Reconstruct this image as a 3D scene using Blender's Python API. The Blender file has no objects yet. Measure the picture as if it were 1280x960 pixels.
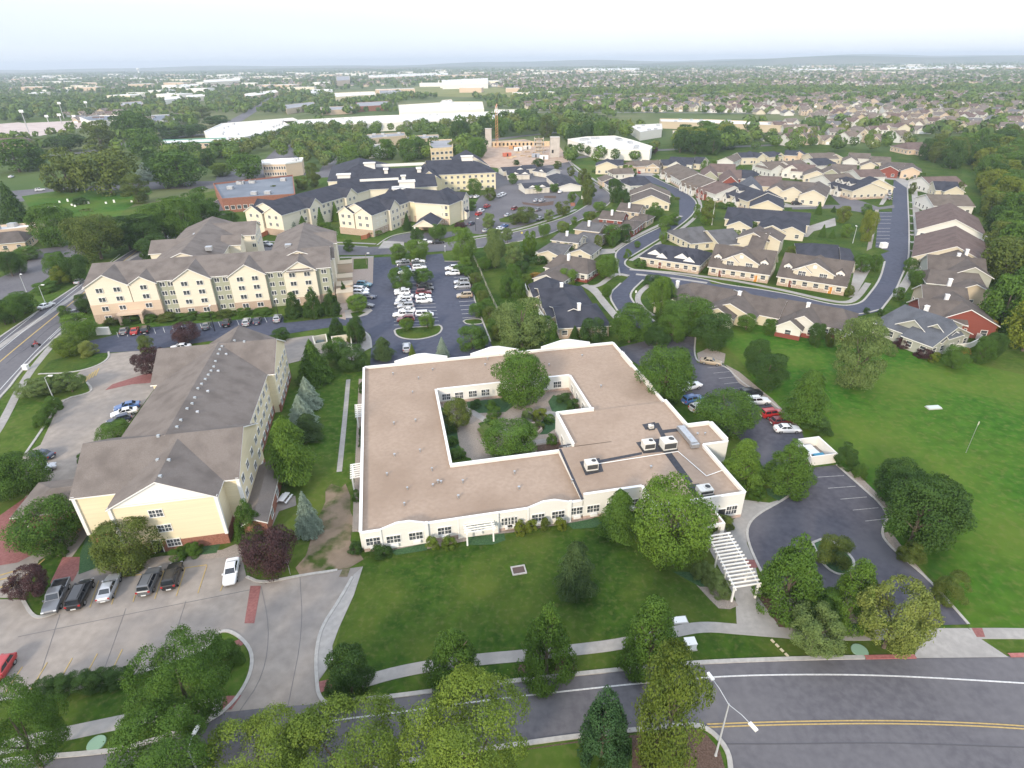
import bpy, math, random
import numpy as np
from mathutils import Vector, Matrix
R = math.radians
random.seed(7); rng = np.random.default_rng(7)
scene = bpy.context.scene
COL = scene.collection

# ---------------------------------------------------------------- camera, sky, sun, exposure
CAM_H = 61.0
F_PX, PITCH, ROLL = 746.0, math.atan(403.4/746.0), R(0.68)
cd = bpy.data.cameras.new('camera'); cam = bpy.data.objects.new('camera', cd); COL.objects.link(cam)
cd.sensor_width = 36.0; cd.sensor_fit = 'HORIZONTAL'; cd.lens = F_PX/1280*36.0
cd.clip_start = 0.5; cd.clip_end = 60000
cam.matrix_world = Matrix.Translation((0, 0, CAM_H)) @ Matrix.Rotation(R(90)-PITCH, 4, 'X') @ Matrix.Rotation(-ROLL, 4, 'Z')
scene.camera = cam
SUN_AZ, SUN_EL = (-0.42, -0.90), R(24)
w = bpy.data.worlds.new('World'); scene.world = w; w.use_nodes = True
nt = w.node_tree; nt.nodes.clear()
sky = nt.nodes.new('ShaderNodeTexSky'); sky.sky_type = 'NISHITA'; sky.sun_disc = False
sky.sun_elevation = SUN_EL; sky.sun_rotation = math.atan2(SUN_AZ[0], SUN_AZ[1])
sky.altitude = 1500; sky.air_density = 1.0; sky.dust_density = 3.0; sky.ozone_density = 1.0
# thin milky cloud veil over the blue: pale in all directions, whiter upward and to the right; unseen zenith tinted blue to cool shade
tc = nt.nodes.new('ShaderNodeTexCoord')
mp = nt.nodes.new('ShaderNodeMapping'); mp.inputs['Scale'].default_value = (1.2, 1.2, 6)
nz = nt.nodes.new('ShaderNodeTexNoise'); nz.inputs['Scale'].default_value = 1.6; nz.inputs['Detail'].default_value = 5
rp = nt.nodes.new('ShaderNodeValToRGB'); rp.color_ramp.elements[0].position = 0.30; rp.color_ramp.elements[1].position = 0.62
rp.color_ramp.elements[0].color = (0.80,)*3+(1,); rp.color_ramp.elements[1].color = (0.97,)*3+(1,)
mx = nt.nodes.new('ShaderNodeMix'); mx.data_type = 'RGBA'
sx = nt.nodes.new('ShaderNodeSeparateXYZ'); vr = nt.nodes.new('ShaderNodeValToRGB'); e = vr.color_ramp.elements
e[0].position = 0.0; e[0].color = (3.5, 3.85, 4.45, 1); e[1].position = 0.55; e[1].color = (6.2, 6.8, 7.9, 1)
k = e.new(0.04); k.color = (3.95, 4.15, 4.55, 1); k = e.new(0.09); k.color = (4.9, 4.95, 5.1, 1)
sh = nt.nodes.new('ShaderNodeMath'); sh.operation = 'MULTIPLY_ADD'; sh.inputs[1].default_value = 0.05
bg = nt.nodes.new('ShaderNodeBackground'); bg.inputs['Strength'].default_value = 0.145
out = nt.nodes.new('ShaderNodeOutputWorld')
L = nt.links.new
L(tc.outputs['Generated'], mp.inputs['Vector']); L(mp.outputs['Vector'], nz.inputs['Vector'])
L(nz.outputs['Fac'], rp.inputs['Fac']); L(rp.outputs['Color'], mx.inputs[0])
L(tc.outputs['Generated'], sx.inputs[0]); L(sx.outputs['X'], sh.inputs[0]); L(sx.outputs['Z'], sh.inputs[2]); L(sh.outputs[0], vr.inputs['Fac']); L(vr.outputs['Color'], mx.inputs[7])
L(sky.outputs['Color'], mx.inputs[6]); L(mx.outputs[2], bg.inputs['Color']); L(bg.outputs['Background'], out.inputs['Surface'])
sd = bpy.data.lights.new('sun', 'SUN'); sun = bpy.data.objects.new('sun', sd); COL.objects.link(sun)
sd.energy = 2.2; sd.angle = R(8); sd.color = (1.0, 0.86, 0.68)
v = Vector((SUN_AZ[0], SUN_AZ[1], math.tan(SUN_EL)*math.hypot(*SUN_AZ)))
sun.rotation_euler = v.to_track_quat('Z', 'Y').to_euler()
scene.view_settings.view_transform = 'Standard'; scene.view_settings.look = 'None'
scene.view_settings.gamma = 1; scene.view_settings.use_curve_mapping = False
scene.view_settings.exposure = 0.78
cy = scene.cycles
cy.max_bounces = 5; cy.diffuse_bounces = 3; cy.glossy_bounces = 2; cy.transmission_bounces = 2
cy.volume_bounces = 0; cy.transparent_max_bounces = 6; cy.caustics_reflective = False; cy.caustics_refractive = False

# ---------------------------------------------------------------- photo measurement -> place on the ground
_f = Vector((0, math.cos(PITCH), -math.sin(PITCH))); _r0 = Vector((1, 0, 0)); _u0 = _r0.cross(_f)
_c, _s = math.cos(ROLL), math.sin(ROLL)
_r = _c*_r0 - _s*_u0; _u = _s*_r0 + _c*_u0
VIEW = {'Z1':(0,380,8/3),'Z2':(0,620,8/3),'Z3':(420,400,8/3),'Z4':(400,620,8/3),'Z5':(800,420,8/3),'Z6':(800,640,8/3),
'A1':(0,60,3.879),'A2':(300,60,3.5556),'A3':(620,60,3.765),'A4':(940,60,3.765),'A5':(0,220,3.5556),'A6':(300,180,3.5556),'A7':(620,200,3.765),'A8':(920,200,3.5556),
'B1':(660,270,8),'B2':(640,330,8),'B3':(780,250,8),'B4':(820,320,8),'B5':(920,240,7.111),'B6':(940,340,8),'B7':(1080,220,6.4),'B8':(1080,340,7.111),
'C1':(720,170,8),'C2':(860,170,8),'C3':(1000,170,8),'C4':(600,170,8),'C5':(600,260,8),'C6':(440,290,6.4),'C7':(300,190,7.111),'C8':(460,190,7.111),
'D1':(90,300,8),'D2':(90,580,6.4),'D3':(230,400,3.43),'D5':(440,600,6.4),'D6':(620,600,6.4),'D8':(390,270,6.4),'E5':(860,590,9.6),'E6':(980,520,12),'P':(0,0,1)}
def at(px, py, z=0.0):
    d = _r*(px-640) + _u*(480-py) + _f*F_PX
    t = (z-CAM_H)/d.z
    return (d.x*t, d.y*t)
def W(v, p, z=0.0):
    ox, oy, s = VIEW[v]; return at(ox+p[0]/s, oy+p[1]/s, z)
def proj(x, y, z):
    p = Vector((x, y, z-CAM_H)); dd = p.dot(_f)
    return 640+F_PX*p.dot(_r)/dd, 480-F_PX*p.dot(_u)/dd, dd
def crown_height(x, y, py, wd, k=.5):
    """height of a crown of width wd whose highest outline, far shoulder included, is seen at row py"""
    d = math.hypot(x, y); ux, uy = x/d, y/d; lo, hi = 0.3, 45.0
    for _ in range(36):
        m = (lo+hi)/2; t = min(proj(x+ux*wd*k*math.cos(a), y+uy*wd*k*math.cos(a), m*(.55+.45*math.sin(a)))[1] for a in (1.57, 1.3, 1.0, .7, .4))
        if t > py: lo = m
        else: hi = m
    return lo
def height_for(x, y, py):
    lo, hi = 0.0, 55.0
    for _ in range(40):
        m = (lo+hi)/2
        if proj(x, y, m)[1] > py: lo = m
        else: hi = m
    return lo

# ---------------------------------------------------------------- materials
MATS = {}
def mat(name, c1, c2=None, scale=1.0, rough=0.85, bump=0.0, detail=5.0, spec=0.3, metal=0.0, stretch=None, coord='Object', lo=0.35, hi=0.65, c3=None, scale3=0.05, c4=None, scale4=1.0):
    if name in MATS: return MATS[name]
    m = bpy.data.materials.new(name); m.use_nodes = True; n = m.node_tree; b = n.nodes['Principled BSDF']
    b.inputs['Roughness'].default_value = rough; b.inputs['Metallic'].default_value = metal
    b.inputs['Specular IOR Level'].default_value = spec
    if c2 is None:
        b.inputs['Base Color'].default_value = (*c1, 1)
    else:
        t = n.nodes.new('ShaderNodeTexCoord'); mpn = n.nodes.new('ShaderNodeMapping')
        if stretch: mpn.inputs['Scale'].default_value = stretch
        nz = n.nodes.new('ShaderNodeTexNoise'); nz.inputs['Scale'].default_value = scale; nz.inputs['Detail'].default_value = detail
        rp = n.nodes.new('ShaderNodeValToRGB'); e = rp.color_ramp.elements
        e[0].position = lo; e[1].position = hi; e[0].color = (*c1, 1); e[1].color = (*c2, 1)
        n.links.new(t.outputs[coord], mpn.inputs['Vector']); n.links.new(mpn.outputs['Vector'], nz.inputs['Vector'])
        n.links.new(nz.outputs['Fac'], rp.inputs['Fac'])
        src = rp.outputs['Color']
        for c3, scale3, p3, q3, k3 in ((c3, scale3, .42, .68, .8), (c4, scale4, .50, .72, .55)):
            if c3 is None: continue
            n3 = n.nodes.new('ShaderNodeTexNoise'); n3.inputs['Scale'].default_value = scale3; n3.inputs['Detail'].default_value = 4
            r3 = n.nodes.new('ShaderNodeValToRGB'); r3.color_ramp.elements[0].position = p3; r3.color_ramp.elements[1].position = q3
            r3.color_ramp.elements[0].color = (0, 0, 0, 1); r3.color_ramp.elements[1].color = (k3, k3, k3, 1)
            m3 = n.nodes.new('ShaderNodeMix'); m3.data_type = 'RGBA'; m3.inputs[7].default_value = (*c3, 1)
            n.links.new(t.outputs[coord], n3.inputs['Vector']); n.links.new(n3.outputs['Fac'], r3.inputs['Fac'])
            n.links.new(r3.outputs['Color'], m3.inputs[0]); n.links.new(src, m3.inputs[6]); src = m3.outputs[2]
        n.links.new(src, b.inputs['Base Color'])
        if bump:
            bp = n.nodes.new('ShaderNodeBump'); bp.inputs['Strength'].default_value = bump; bp.inputs['Distance'].default_value = 0.1
            n.links.new(nz.outputs['Fac'], bp.inputs['Height']); n.links.new(bp.outputs['Normal'], b.inputs['Normal'])
    MATS[name] = m; return m
def leafmat(name, c1, c2, transl=0.25):
    if name in MATS: return MATS[name]
    c1 = (1.28*c1[0], 1.32*c1[1], 1.02*c1[2]); c2 = (1.28*c2[0], 1.32*c2[1], 1.02*c2[2])
    m = bpy.data.materials.new(name); m.use_nodes = True; n = m.node_tree; b = n.nodes['Principled BSDF']
    b.inputs['Roughness'].default_value = 0.65; b.inputs['Specular IOR Level'].default_value = 0.2
    g = n.nodes.new('ShaderNodeNewGeometry'); oi = n.nodes.new('ShaderNodeObjectInfo')
    t = n.nodes.new('ShaderNodeTexCoord'); nz = n.nodes.new('ShaderNodeTexNoise'); nz.inputs['Scale'].default_value = 6.0; nz.inputs['Detail'].default_value = 2
    n.links.new(t.outputs['Object'], nz.inputs['Vector'])
    a1 = n.nodes.new('ShaderNodeMath'); a1.operation = 'MULTIPLY_ADD'; a1.inputs[1].default_value = 0.45
    n.links.new(g.outputs['Random Per Island'], a1.inputs[0])
    a2 = n.nodes.new('ShaderNodeMath'); a2.operation = 'MULTIPLY_ADD'; a2.inputs[1].default_value = 1.1; a2.inputs[2].default_value = -0.35
    n.links.new(nz.outputs['Fac'], a2.inputs[0]); n.links.new(a2.outputs[0], a1.inputs[2])
    a3 = n.nodes.new('ShaderNodeMath'); a3.operation = 'MULTIPLY_ADD'; a3.inputs[1].default_value = 0.35
    n.links.new(oi.outputs['Random'], a3.inputs[0]); n.links.new(a1.outputs[0], a3.inputs[2])
    mx = n.nodes.new('ShaderNodeMix'); mx.data_type = 'RGBA'; mx.inputs[6].default_value = (*c1, 1); mx.inputs[7].default_value = (*c2, 1)
    n.links.new(a3.outputs[0], mx.inputs[0]); n.links.new(mx.outputs[2], b.inputs['Base Color'])
    tr = n.nodes.new('ShaderNodeBsdfTranslucent'); n.links.new(mx.outputs[2], tr.inputs['Color'])
    ms = n.nodes.new('ShaderNodeMixShader'); ms.inputs[0].default_value = transl
    o = n.nodes['Material Output']
    n.links.new(b.outputs[0], ms.inputs[1]); n.links.new(tr.outputs[0], ms.inputs[2]); n.links.new(ms.outputs[0], o.inputs['Surface'])
    MATS[name] = m; return m
def shingle(name, c1, c2):
    return mat(name, c1, c2, scale=9.0, rough=0.9, detail=8, spec=0.15, lo=0.3, hi=0.7, bump=0.25, c3=tuple(x*0.82 for x in c1), scale3=0.35)

GRASS = mat('park grass', (0.032, 0.076, 0.008), (0.058, 0.114, 0.014), scale=0.55, rough=0.95, bump=0.6, detail=15, c3=(0.098, 0.124, 0.024), scale3=0.05, c4=(0.125, 0.125, 0.045), scale4=1.1, spec=0.1)
LAWN = mat('mown lawn', (0.022, 0.054, 0.006), (0.041, 0.086, 0.010), scale=0.7, rough=0.95, bump=0.6, detail=15, c3=(0.080, 0.108, 0.018), scale3=0.12, c4=(0.105, 0.112, 0.036), scale4=1.6, spec=0.1)
FIELD = mat('wet meadow', (0.026, 0.088, 0.006), (0.048, 0.130, 0.011), scale=0.5, rough=0.95, bump=0.7, detail=15, c3=(0.096, 0.140, 0.020), scale3=0.05, c4=(0.130, 0.145, 0.040), scale4=0.9, spec=0.1)
ASPH = mat('worn asphalt', (0.098, 0.094, 0.104), (0.130, 0.125, 0.134), scale=1.2, rough=0.9, detail=10, c3=(0.160, 0.153, 0.158), scale3=0.06, spec=0.2)
ASPHN = mat('sealed asphalt', (0.052, 0.058, 0.084), (0.074, 0.081, 0.110), scale=0.8, rough=0.85, detail=10, c3=(0.074, 0.078, 0.106), scale3=0.08, spec=0.2)
CONC = mat('concrete paving', (0.255, 0.222, 0.192), (0.322, 0.283, 0.245), scale=0.7, rough=0.9, detail=10, c3=(0.185, 0.172, 0.165), scale3=0.10, spec=0.2)
WALK = mat('sidewalk concrete', (0.300, 0.285, 0.265), (0.360, 0.340, 0.315), scale=1.4, rough=0.9, detail=8, c3=(0.26, 0.245, 0.23), scale3=0.2, spec=0.2)
KERB = mat('kerb concrete', (0.34, 0.325, 0.30), (0.42, 0.40, 0.37), scale=2.0, rough=0.9, spec=0.2)
BRICKP = mat('red stamped paving', (0.210, 0.085, 0.078), (0.270, 0.120, 0.108), scale=3.0, rough=0.9, detail=8, spec=0.2)
MULCH = mat('bark mulch', (0.085, 0.055, 0.042), (0.140, 0.095, 0.075), scale=6.0, rough=0.95, detail=8, bump=0.6, spec=0.1)
DIRT = mat('bare dirt', (0.045, 0.070, 0.014), (0.230, 0.175, 0.125), scale=0.28, rough=0.95, detail=12, lo=.40, hi=.54, c3=(0.17, 0.13, 0.09), scale3=0.5, spec=0.1)
GRAVEL = mat('river gravel', (0.235, 0.200, 0.170), (0.330, 0.285, 0.245), scale=7.0, rough=0.95, detail=8, bump=0.5, spec=0.1)
FADED = mat('faded white paint', (0.20, 0.20, 0.21), (0.34, 0.34, 0.34), scale=3, rough=0.85)
WPAINT = mat('white road paint', (0.48, 0.48, 0.47), (0.62, 0.62, 0.61), scale=4, rough=0.8)
YPAINT = mat('yellow road paint', (0.36, 0.26, 0.10), (0.45, 0.33, 0.14), scale=4, rough=0.8)
RPAINT = mat('red kerb paint', (0.30, 0.10, 0.09), (0.38, 0.15, 0.13), scale=4, rough=0.7)
SITE = mat('construction earth', (0.36, 0.26, 0.195), (0.46, 0.35, 0.27), scale=0.2, rough=0.95, detail=10, spec=0.1)
DRYF = mat('dry yellow field', (0.150, 0.170, 0.050), (0.210, 0.210, 0.075), scale=0.02, rough=0.95, detail=8, spec=0.1)
WHITE = mat('white trim paint', (0.78, 0.77, 0.74), rough=0.6)
GLASS = mat('window glass', (0.035, 0.042, 0.050), (0.10, 0.11, 0.12), scale=0.9, rough=0.12, spec=0.6, coord='Object')
METAL = mat('galvanised metal', (0.42, 0.43, 0.44), (0.52, 0.53, 0.54), scale=2.0, rough=0.45, metal=0.7)
POLE = mat('painted pole', (0.50, 0.52, 0.54), rough=0.5, metal=0.2)
DARK = mat('dark rubber', (0.022, 0.022, 0.024), rough=0.8)
BARK = mat('bark', (0.095, 0.075, 0.058), (0.165, 0.135, 0.110), scale=3.0, rough=0.95, bump=0.6)

# ---------------------------------------------------------------- mesh builder and tags
class MB:
    def __init__(s): s.v, s.f, s.m = [], [], []
    def quad(s, pts, m=0):
        b = len(s.v); s.v += [tuple(p) for p in pts]; s.f.append(tuple(range(b, b+len(pts)))); s.m.append(m)
    def box(s, x0, x1, y0, y1, z0, z1, m=0, top=None, bot=True):
        b = len(s.v)
        s.v += [(x0,y0,z0),(x1,y0,z0),(x1,y1,z0),(x0,y1,z0),(x0,y0,z1),(x1,y0,z1),(x1,y1,z1),(x0,y1,z1)]
        fs = [(0,1,5,4),(1,2,6,5),(2,3,7,6),(3,0,4,7)]
        for q in fs: s.f.append(tuple(b+i for i in q)); s.m.append(m)
        s.f.append((b+4,b+5,b+6,b+7)); s.m.append(m if top is None else top)
        if bot: s.f.append((b+3,b+2,b+1,b)); s.m.append(m)
    def obox(s, c, ang, lx, ly, z0, z1, m=0, top=None):
        n = len(s.v); s.box(-lx/2, lx/2, -ly/2, ly/2, z0, z1, m, top)
        ca, sa = math.cos(ang), math.sin(ang)
        for i in range(n, len(s.v)):
            x, y, z = s.v[i]; s.v[i] = (c[0]+x*ca-y*sa, c[1]+x*sa+y*ca, z)
    def prism(s, pts, z0, z1, m=0, top=None, bot=False):
        a = sum(pts[i][0]*pts[(i+1)%len(pts)][1]-pts[(i+1)%len(pts)][0]*pts[i][1] for i in range(len(pts)))
        if a < 0: pts = pts[::-1]
        n = len(pts); b = len(s.v)
        s.v += [(p[0],p[1],z0) for p in pts]+[(p[0],p[1],z1) for p in pts]
        for i in range(n):
            j = (i+1)%n; s.f.append((b+i,b+j,b+n+j,b+n+i)); s.m.append(m)
        s.f.append(tuple(b+n+i for i in range(n))); s.m.append(m if top is None else top)
        if bot: s.f.append(tuple(b+i for i in reversed(range(n)))); s.m.append(m)
    def poly(s, pts, z, m=0):
        a = sum(pts[i][0]*pts[(i+1)%len(pts)][1]-pts[(i+1)%len(pts)][0]*pts[i][1] for i in range(len(pts)))
        if a < 0: pts = pts[::-1]
        b = len(s.v); s.v += [(p[0],p[1],z) for p in pts]; s.f.append(tuple(range(b,b+len(pts)))); s.m.append(m)
    def tube(s, pts, rad, n=6, m=0, cap=True):
        pts = [Vector(p) for p in pts]; rad = rad if isinstance(rad, (list,tuple)) else [rad]*len(pts)
        rings = []
        for i, p in enumerate(pts):
            d = (pts[min(i+1,len(pts)-1)]-pts[max(i-1,0)]).normalized()
            a = d.cross(Vector((0,0,1)) if abs(d.z) < 0.95 else Vector((1,0,0))).normalized(); c = d.cross(a)
            b = len(s.v); rings.append(b)
            for k in range(n):
                t = 2*math.pi*k/n; q = p + (a*math.cos(t)+c*math.sin(t))*rad[i]; s.v.append(tuple(q))
        for i in range(len(rings)-1):
            for k in range(n):
                k2 = (k+1)%n; s.f.append((rings[i]+k2, rings[i]+k, rings[i+1]+k, rings[i+1]+k2)); s.m.append(m)
        if cap:
            s.f.append(tuple(rings[-1]+k for k in reversed(range(n)))); s.m.append(m)
            s.f.append(tuple(rings[0]+k for k in range(n))); s.m.append(m)
    def strip(s, pts, wd, z0, z1, m=0, closed=False):
        """a low solid band that follows a ground polyline"""
        n = len(pts); Lp, Rp = [], []
        for i in range(n):
            a = pts[(i-1)%n] if closed else pts[max(i-1,0)]; c = pts[(i+1)%n] if closed else pts[min(i+1,n-1)]
            dx, dy = c[0]-a[0], c[1]-a[1]; l = math.hypot(dx, dy) or 1; nx, ny = -dy/l*wd/2, dx/l*wd/2
            Lp.append((pts[i][0]+nx, pts[i][1]+ny)); Rp.append((pts[i][0]-nx, pts[i][1]-ny))
        for i in range(n if closed else n-1):
            j = (i+1)%n
            s.quad([(*Rp[i],z1),(*Rp[j],z1),(*Lp[j],z1),(*Lp[i],z1)], m)
            if z1-z0 > 0.02:
                s.quad([(*Rp[i],z0),(*Rp[j],z0),(*Rp[j],z1),(*Rp[i],z1)], m); s.quad([(*Lp[j],z0),(*Lp[i],z0),(*Lp[i],z1),(*Lp[j],z1)], m)
    def mesh(s, name, mats):
        me = bpy.data.meshes.new(name); me.from_pydata(s.v, [], s.f)
        for x in (mats if isinstance(mats, (list,tuple)) else [mats]): me.materials.append(x)
        if any(s.m): me.polygons.foreach_set('material_index', s.m)
        me.update(); return me
    def build(s, name, mats, parent=None):
        return ob(name, s.mesh(name, mats), parent)
def ob(name, me, parent=None, loc=None, rz=None, scl=None):
    o = bpy.data.objects.new(name, me); COL.objects.link(o)
    if parent is not None: o.parent = parent
    if loc is not None: o.location = loc
    if rz is not None: o.rotation_euler = (0, 0, rz)
    if scl is not None: o.scale = scl
    return o
def tag(o, label, cat, group=None, kind=None):
    if label: o['label'] = label
    if cat: o['category'] = cat
    if group: o['group'] = group
    if kind: o['kind'] = kind
    return o
def thing(name, label, cat, loc=(0,0,0), rz=0.0, group=None):
    return tag(ob(name, None, None, loc, rz), label, cat, group)
def struct(o, label=None, cat=None):
    o['kind'] = 'structure'
    if label: o['label'] = label
    if cat: o['category'] = cat
    return o
ORD = ['first','second','third','fourth','fifth','sixth','seventh','eighth','ninth','tenth','eleventh','twelfth','thirteenth','fourteenth','fifteenth','sixteenth','seventeenth','eighteenth','nineteenth','twentieth']
def nth(i):
    if i < 20: return ORD[i]
    t = ['','','twenty','thirty','forty','fifty','sixty','seventy','eighty','ninety'][(i+1)//10]
    return t+'-'+ORD[(i+1)%10-1] if (i+1)%10 else t[:-1]+'ieth'
# ---------------------------------------------------------------- ground sheets
_gi = [0]
def ground(name, m, layer, view, pts, label=None):
    _gi[0] += 1
    b = MB(); b.poly([W(view, p) for p in pts], layer*0.012+_gi[0]*0.0004)
    return struct(b.build(name, m), label)
def band(name, m, layer, view, pts, wd, h=None):
    _gi[0] += 1
    z = layer*0.012+_gi[0]*0.0004
    b = MB(); ws = smooth([W(view, p) for p in pts]); b.strip(ws, wd, 0, h if h else z)
    return struct(b.build(name, m))
def smooth(p, k=2):
    for _ in range(k):
        if len(p) < 3: return p
        q = [p[0]]
        for a, b in zip(p, p[1:]):
            q += [(a[0]*.75+b[0]*.25, a[1]*.75+b[1]*.25), (a[0]*.25+b[0]*.75, a[1]*.25+b[1]*.75)]
        q.append(p[-1]); p = q
    return p
def kerb(view, pts, wd=0.5, m=None, h=0.13, sm=True):
    b = MB(); ws = [W(view, p) for p in pts]; b.strip(smooth(ws) if sm else ws, wd, -0.02, h+random.uniform(0, .004))
    return struct(b.build('kerb', m or KERB))
LAND = mat('far land', (0.060, 0.100, 0.030), (0.105, 0.140, 0.045), scale=0.012, rough=0.95, detail=12, c3=(0.20, 0.185, 0.105), scale3=0.0035, spec=0.05)
b = MB()
b.poly([(-16000, -300), (16000, -300), (16000, 16000), (-16000, 16000)], -0.08); struct(b.build('ground', LAND))
ground('grass', GRASS, 0, 'P', [(-300,700),(-250,430),(0,300),(150,262),(400,212),(700,196),(1000,186),(1400,200),(1700,420),(1600,1150),(-300,1150)])
ground('lawn', LAWN, 1, 'Z4', [(145,230),(100,205),(135,190),(600,140),(830,105),(930,90),(1080,200),(1200,270),(1290,330),(1290,560),(600,620),(180,690),(60,640),(45,540),(70,430),(130,290)])
ground('meadow', FIELD, 1, 'P', [(880,408),(985,402),(1080,425),(1180,447),(1310,475),(1330,800),(1215,788),(1150,700),(1110,670),(1105,640),(1040,580),(1005,545),(960,500),(925,450)])
ground('lawn', LAWN, 1, 'P', [(655,470),(660,440),(575,320),(640,306),(690,296),(725,276),(765,258),(770,230),(740,212),(820,180),(1000,178),(1200,200),(1235,430),(1180,447),(1080,425),(985,402),(880,408),(800,425)])
ASPHE = mat('dark lot asphalt', (0.066, 0.065, 0.080), (0.092, 0.090, 0.106), scale=1.0, rough=.9, detail=12, c3=(0.115,0.112,0.124), scale3=.09, spec=.2)
ground('lawn', LAWN, 1, 'Z6', [(200,150),(330,300),(470,402),(925,414),(918,487),(560,491),(222,505),(222,420),(222,200)])
# --- roads
ROADN = [(-150,985),(0,950),(116,942),(160,935),(210,920),(245,905),(279,890),(330,882),(407,879),(467,875),(625,854),(796,836),(873,829),(1010,824),(1145,822),(1280,820),(1500,824)]
ground('main_road', ASPH, 1, 'P', ROADN+[(1500,1150),(914,1150),(914,960),(909,936),(888,912),(865,905),(800,912),(726,920),(659,929),(480,955),(300,1000),(0,1060),(-150,1090)])
ground('median_bed', MULCH, 2, 'P', [(912,1040),(906,960),(900,938),(882,917),(865,911),(800,918),(726,926),(659,936),(640,1040)])
ground('verge', GRASS, 3, 'P', [(640,1040),(655,938),(726,928),(790,922),(790,1040)])
kerb('P', [(914,1040),(914,960),(909,936),(888,912),(865,905),(800,912),(726,920),(659,929),(480,955),(300,1000)])
kerb('P', ROADN[:6]+[(279,890)])
kerb('P', [(424,876),(467,874),(625,853),(796,835),(873,828),(1010,823),(1080,822)])
kerb('P', [(1081,822),(1110,821.5),(1144,821)], m=RPAINT); kerb('P', [(1261,819.5),(1290,819),(1420,820)], m=RPAINT)
def lines(name, m, sets, wd=0.12, layer=4):
    b = MB(); _gi[0] += 1
    for view, p, q in sets: b.strip([W(view, p), W(view, q)], wd, 0, layer*0.012+_gi[0]*0.0004)
    return struct(b.build(name, m))
def stalls(name, m, view, a, bb, c, d, n, wd=0.11):
    L_ = []
    for i in range(n):
        t = i/(n-1); L_.append((view, (a[0]+(bb[0]-a[0])*t, a[1]+(bb[1]-a[1])*t), (c[0]+(d[0]-c[0])*t, c[1]+(d[1]-c[1])*t)))
    return lines(name, m, L_, wd)
band('road_marking', WPAINT, 4, 'P', [(380,905),(488,892),(625,873),(792,855),(888,846),(990,843),(1107,844),(1280,854),(1400,862)], 0.16)
YL = smooth([W('P', p) for p in [(884,907.3),(910,906.4),(940,905.3),(985,904),(1085,902.5),(1180,904),(1280,909),(1400,920)]])
b = MB()
for s_ in (-.16, .16): b.strip([(x, y+s_) for x, y in YL], 0.13, 0, 0.061)
struct(b.build('road_marking', YPAINT))
band('road_crack', mat('faint tar seal', (0.090,0.087,0.094)), 3, 'P', [(905,930),(1000,930),(1100,928),(1300,935)], 0.10)
TAR = mat('faint tar seal', (0.090,0.087,0.094)); r_ = random.Random(2)
for v, p, q in [('Z5',(560,540),(800,600)),('Z5',(420,600),(700,470)),('Z5',(640,460),(690,740)),('Z5',(210,90),(330,210)),('Z5',(760,650),(930,860)),('C6',(210,230),(230,760)),('C6',(250,720),(330,640)),('C6',(660,200),(700,800)),('C6',(760,300),(800,700)),('C6',(80,720),(760,880)),('Z1',(20,200),(200,60))]:
    pts = [(p[0]+(q[0]-p[0])*t/6+r_.uniform(-7,7)*(0 < t < 6), p[1]+(q[1]-p[1])*t/6+r_.uniform(-5,5)*(0 < t < 6)) for t in range(7)]; band('road_crack', TAR, 3.4, v, pts, .07)
# arterial on the left
ground('arterial_road', ASPH, 1, 'P', [(-200,560),(0,421),(90,361),(152,321),(215,284),(330,215),(352,221),(250,290),(194,323),(109,387),(73,419),(30,459),(0,500),(-200,660)])
kerb('P', [(-200,560),(0,421),(90,361),(152,321),(215,284),(300,233)]); kerb('P', [(-100,580),(0,500),(30,459),(73,419),(109,387),(140,362)])
band('road_marking', YPAINT, 3, 'Z1', [(-200,370),(0,190),(240,-5),(420,-150),(560,-255)], 0.35)
band('road_marking', WPAINT, 3, 'Z1', [(-200,315),(0,155),(190,0),(400,-165)], 0.16)
band('road_marking', WPAINT, 3, 'Z1', [(-200,300),(0,128),(170,-10)], 0.14)
band('road_marking', WPAINT, 3, 'Z1', [(-100,400),(0,285),(125,150),(215,65)], 0.16)
band('road_marking', WPAINT, 3, 'Z1', [(165,118),(215,72)], 0.14)
ground('rear_avenue', ASPH, 1, 'P', [(-80,246),(60,235),(200,227),(330,226),(330,236),(200,236),(70,247),(-80,264)])
band('sidewalk', WALK, 2, 'P', [(-20,560),(0,535),(30,474),(60,437),(75,421),(105,398)], 1.6)
band('sidewalk', WALK, 2, 'P', [(-60,480),(0,432),(60,392),(92,371),(150,330),(228,286)], 1.6)
ground('office_lot', ASPH, 1, 'A5', [(-40,470),(70,420),(130,330),(215,320),(370,300),(380,350),(260,370),(215,365),(230,440),(130,515),(0,555),(-60,570)])
# driveway and forecourts of concrete
ground('concrete_lot', CONC, 1, 'Z2', [(-60,345),(80,345),(110,400),(140,402),(185,385),(165,290),(260,240),(400,225),(540,200),(720,190),(800,180),(822,270),(870,292),(1000,265),(1210,235),(1180,330),(1130,440),(1108,500),(1110,545),(1085,585),(1060,620),(1065,660),(1085,692),(900,705),(745,722),(800,660),(838,590),(842,520),(800,468),(750,445),(712,468),(690,512),(560,560),(400,612),(200,655),(0,680),(-60,690)])
ground('concrete_lot', CONC, 1, 'Z1', [(330,168),(600,143),(560,220),(400,440),(280,600),(300,760),(200,900),(150,980),(-40,980),(-40,780),(60,690),(100,610),(60,560),(80,500),(135,470),(205,320),(300,292),(290,262),(250,240)])
ground('brick_plaza', BRICKP, 2, 'Z1', [(0,705),(92,640),(280,672),(302,718),(240,760),(150,815),(60,862),(0,872),(-60,880),(-60,720)])
ground('brick_walk', BRICKP, 3, 'Z2', [(205,205),(287,203),(243,285),(166,292)])
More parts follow.
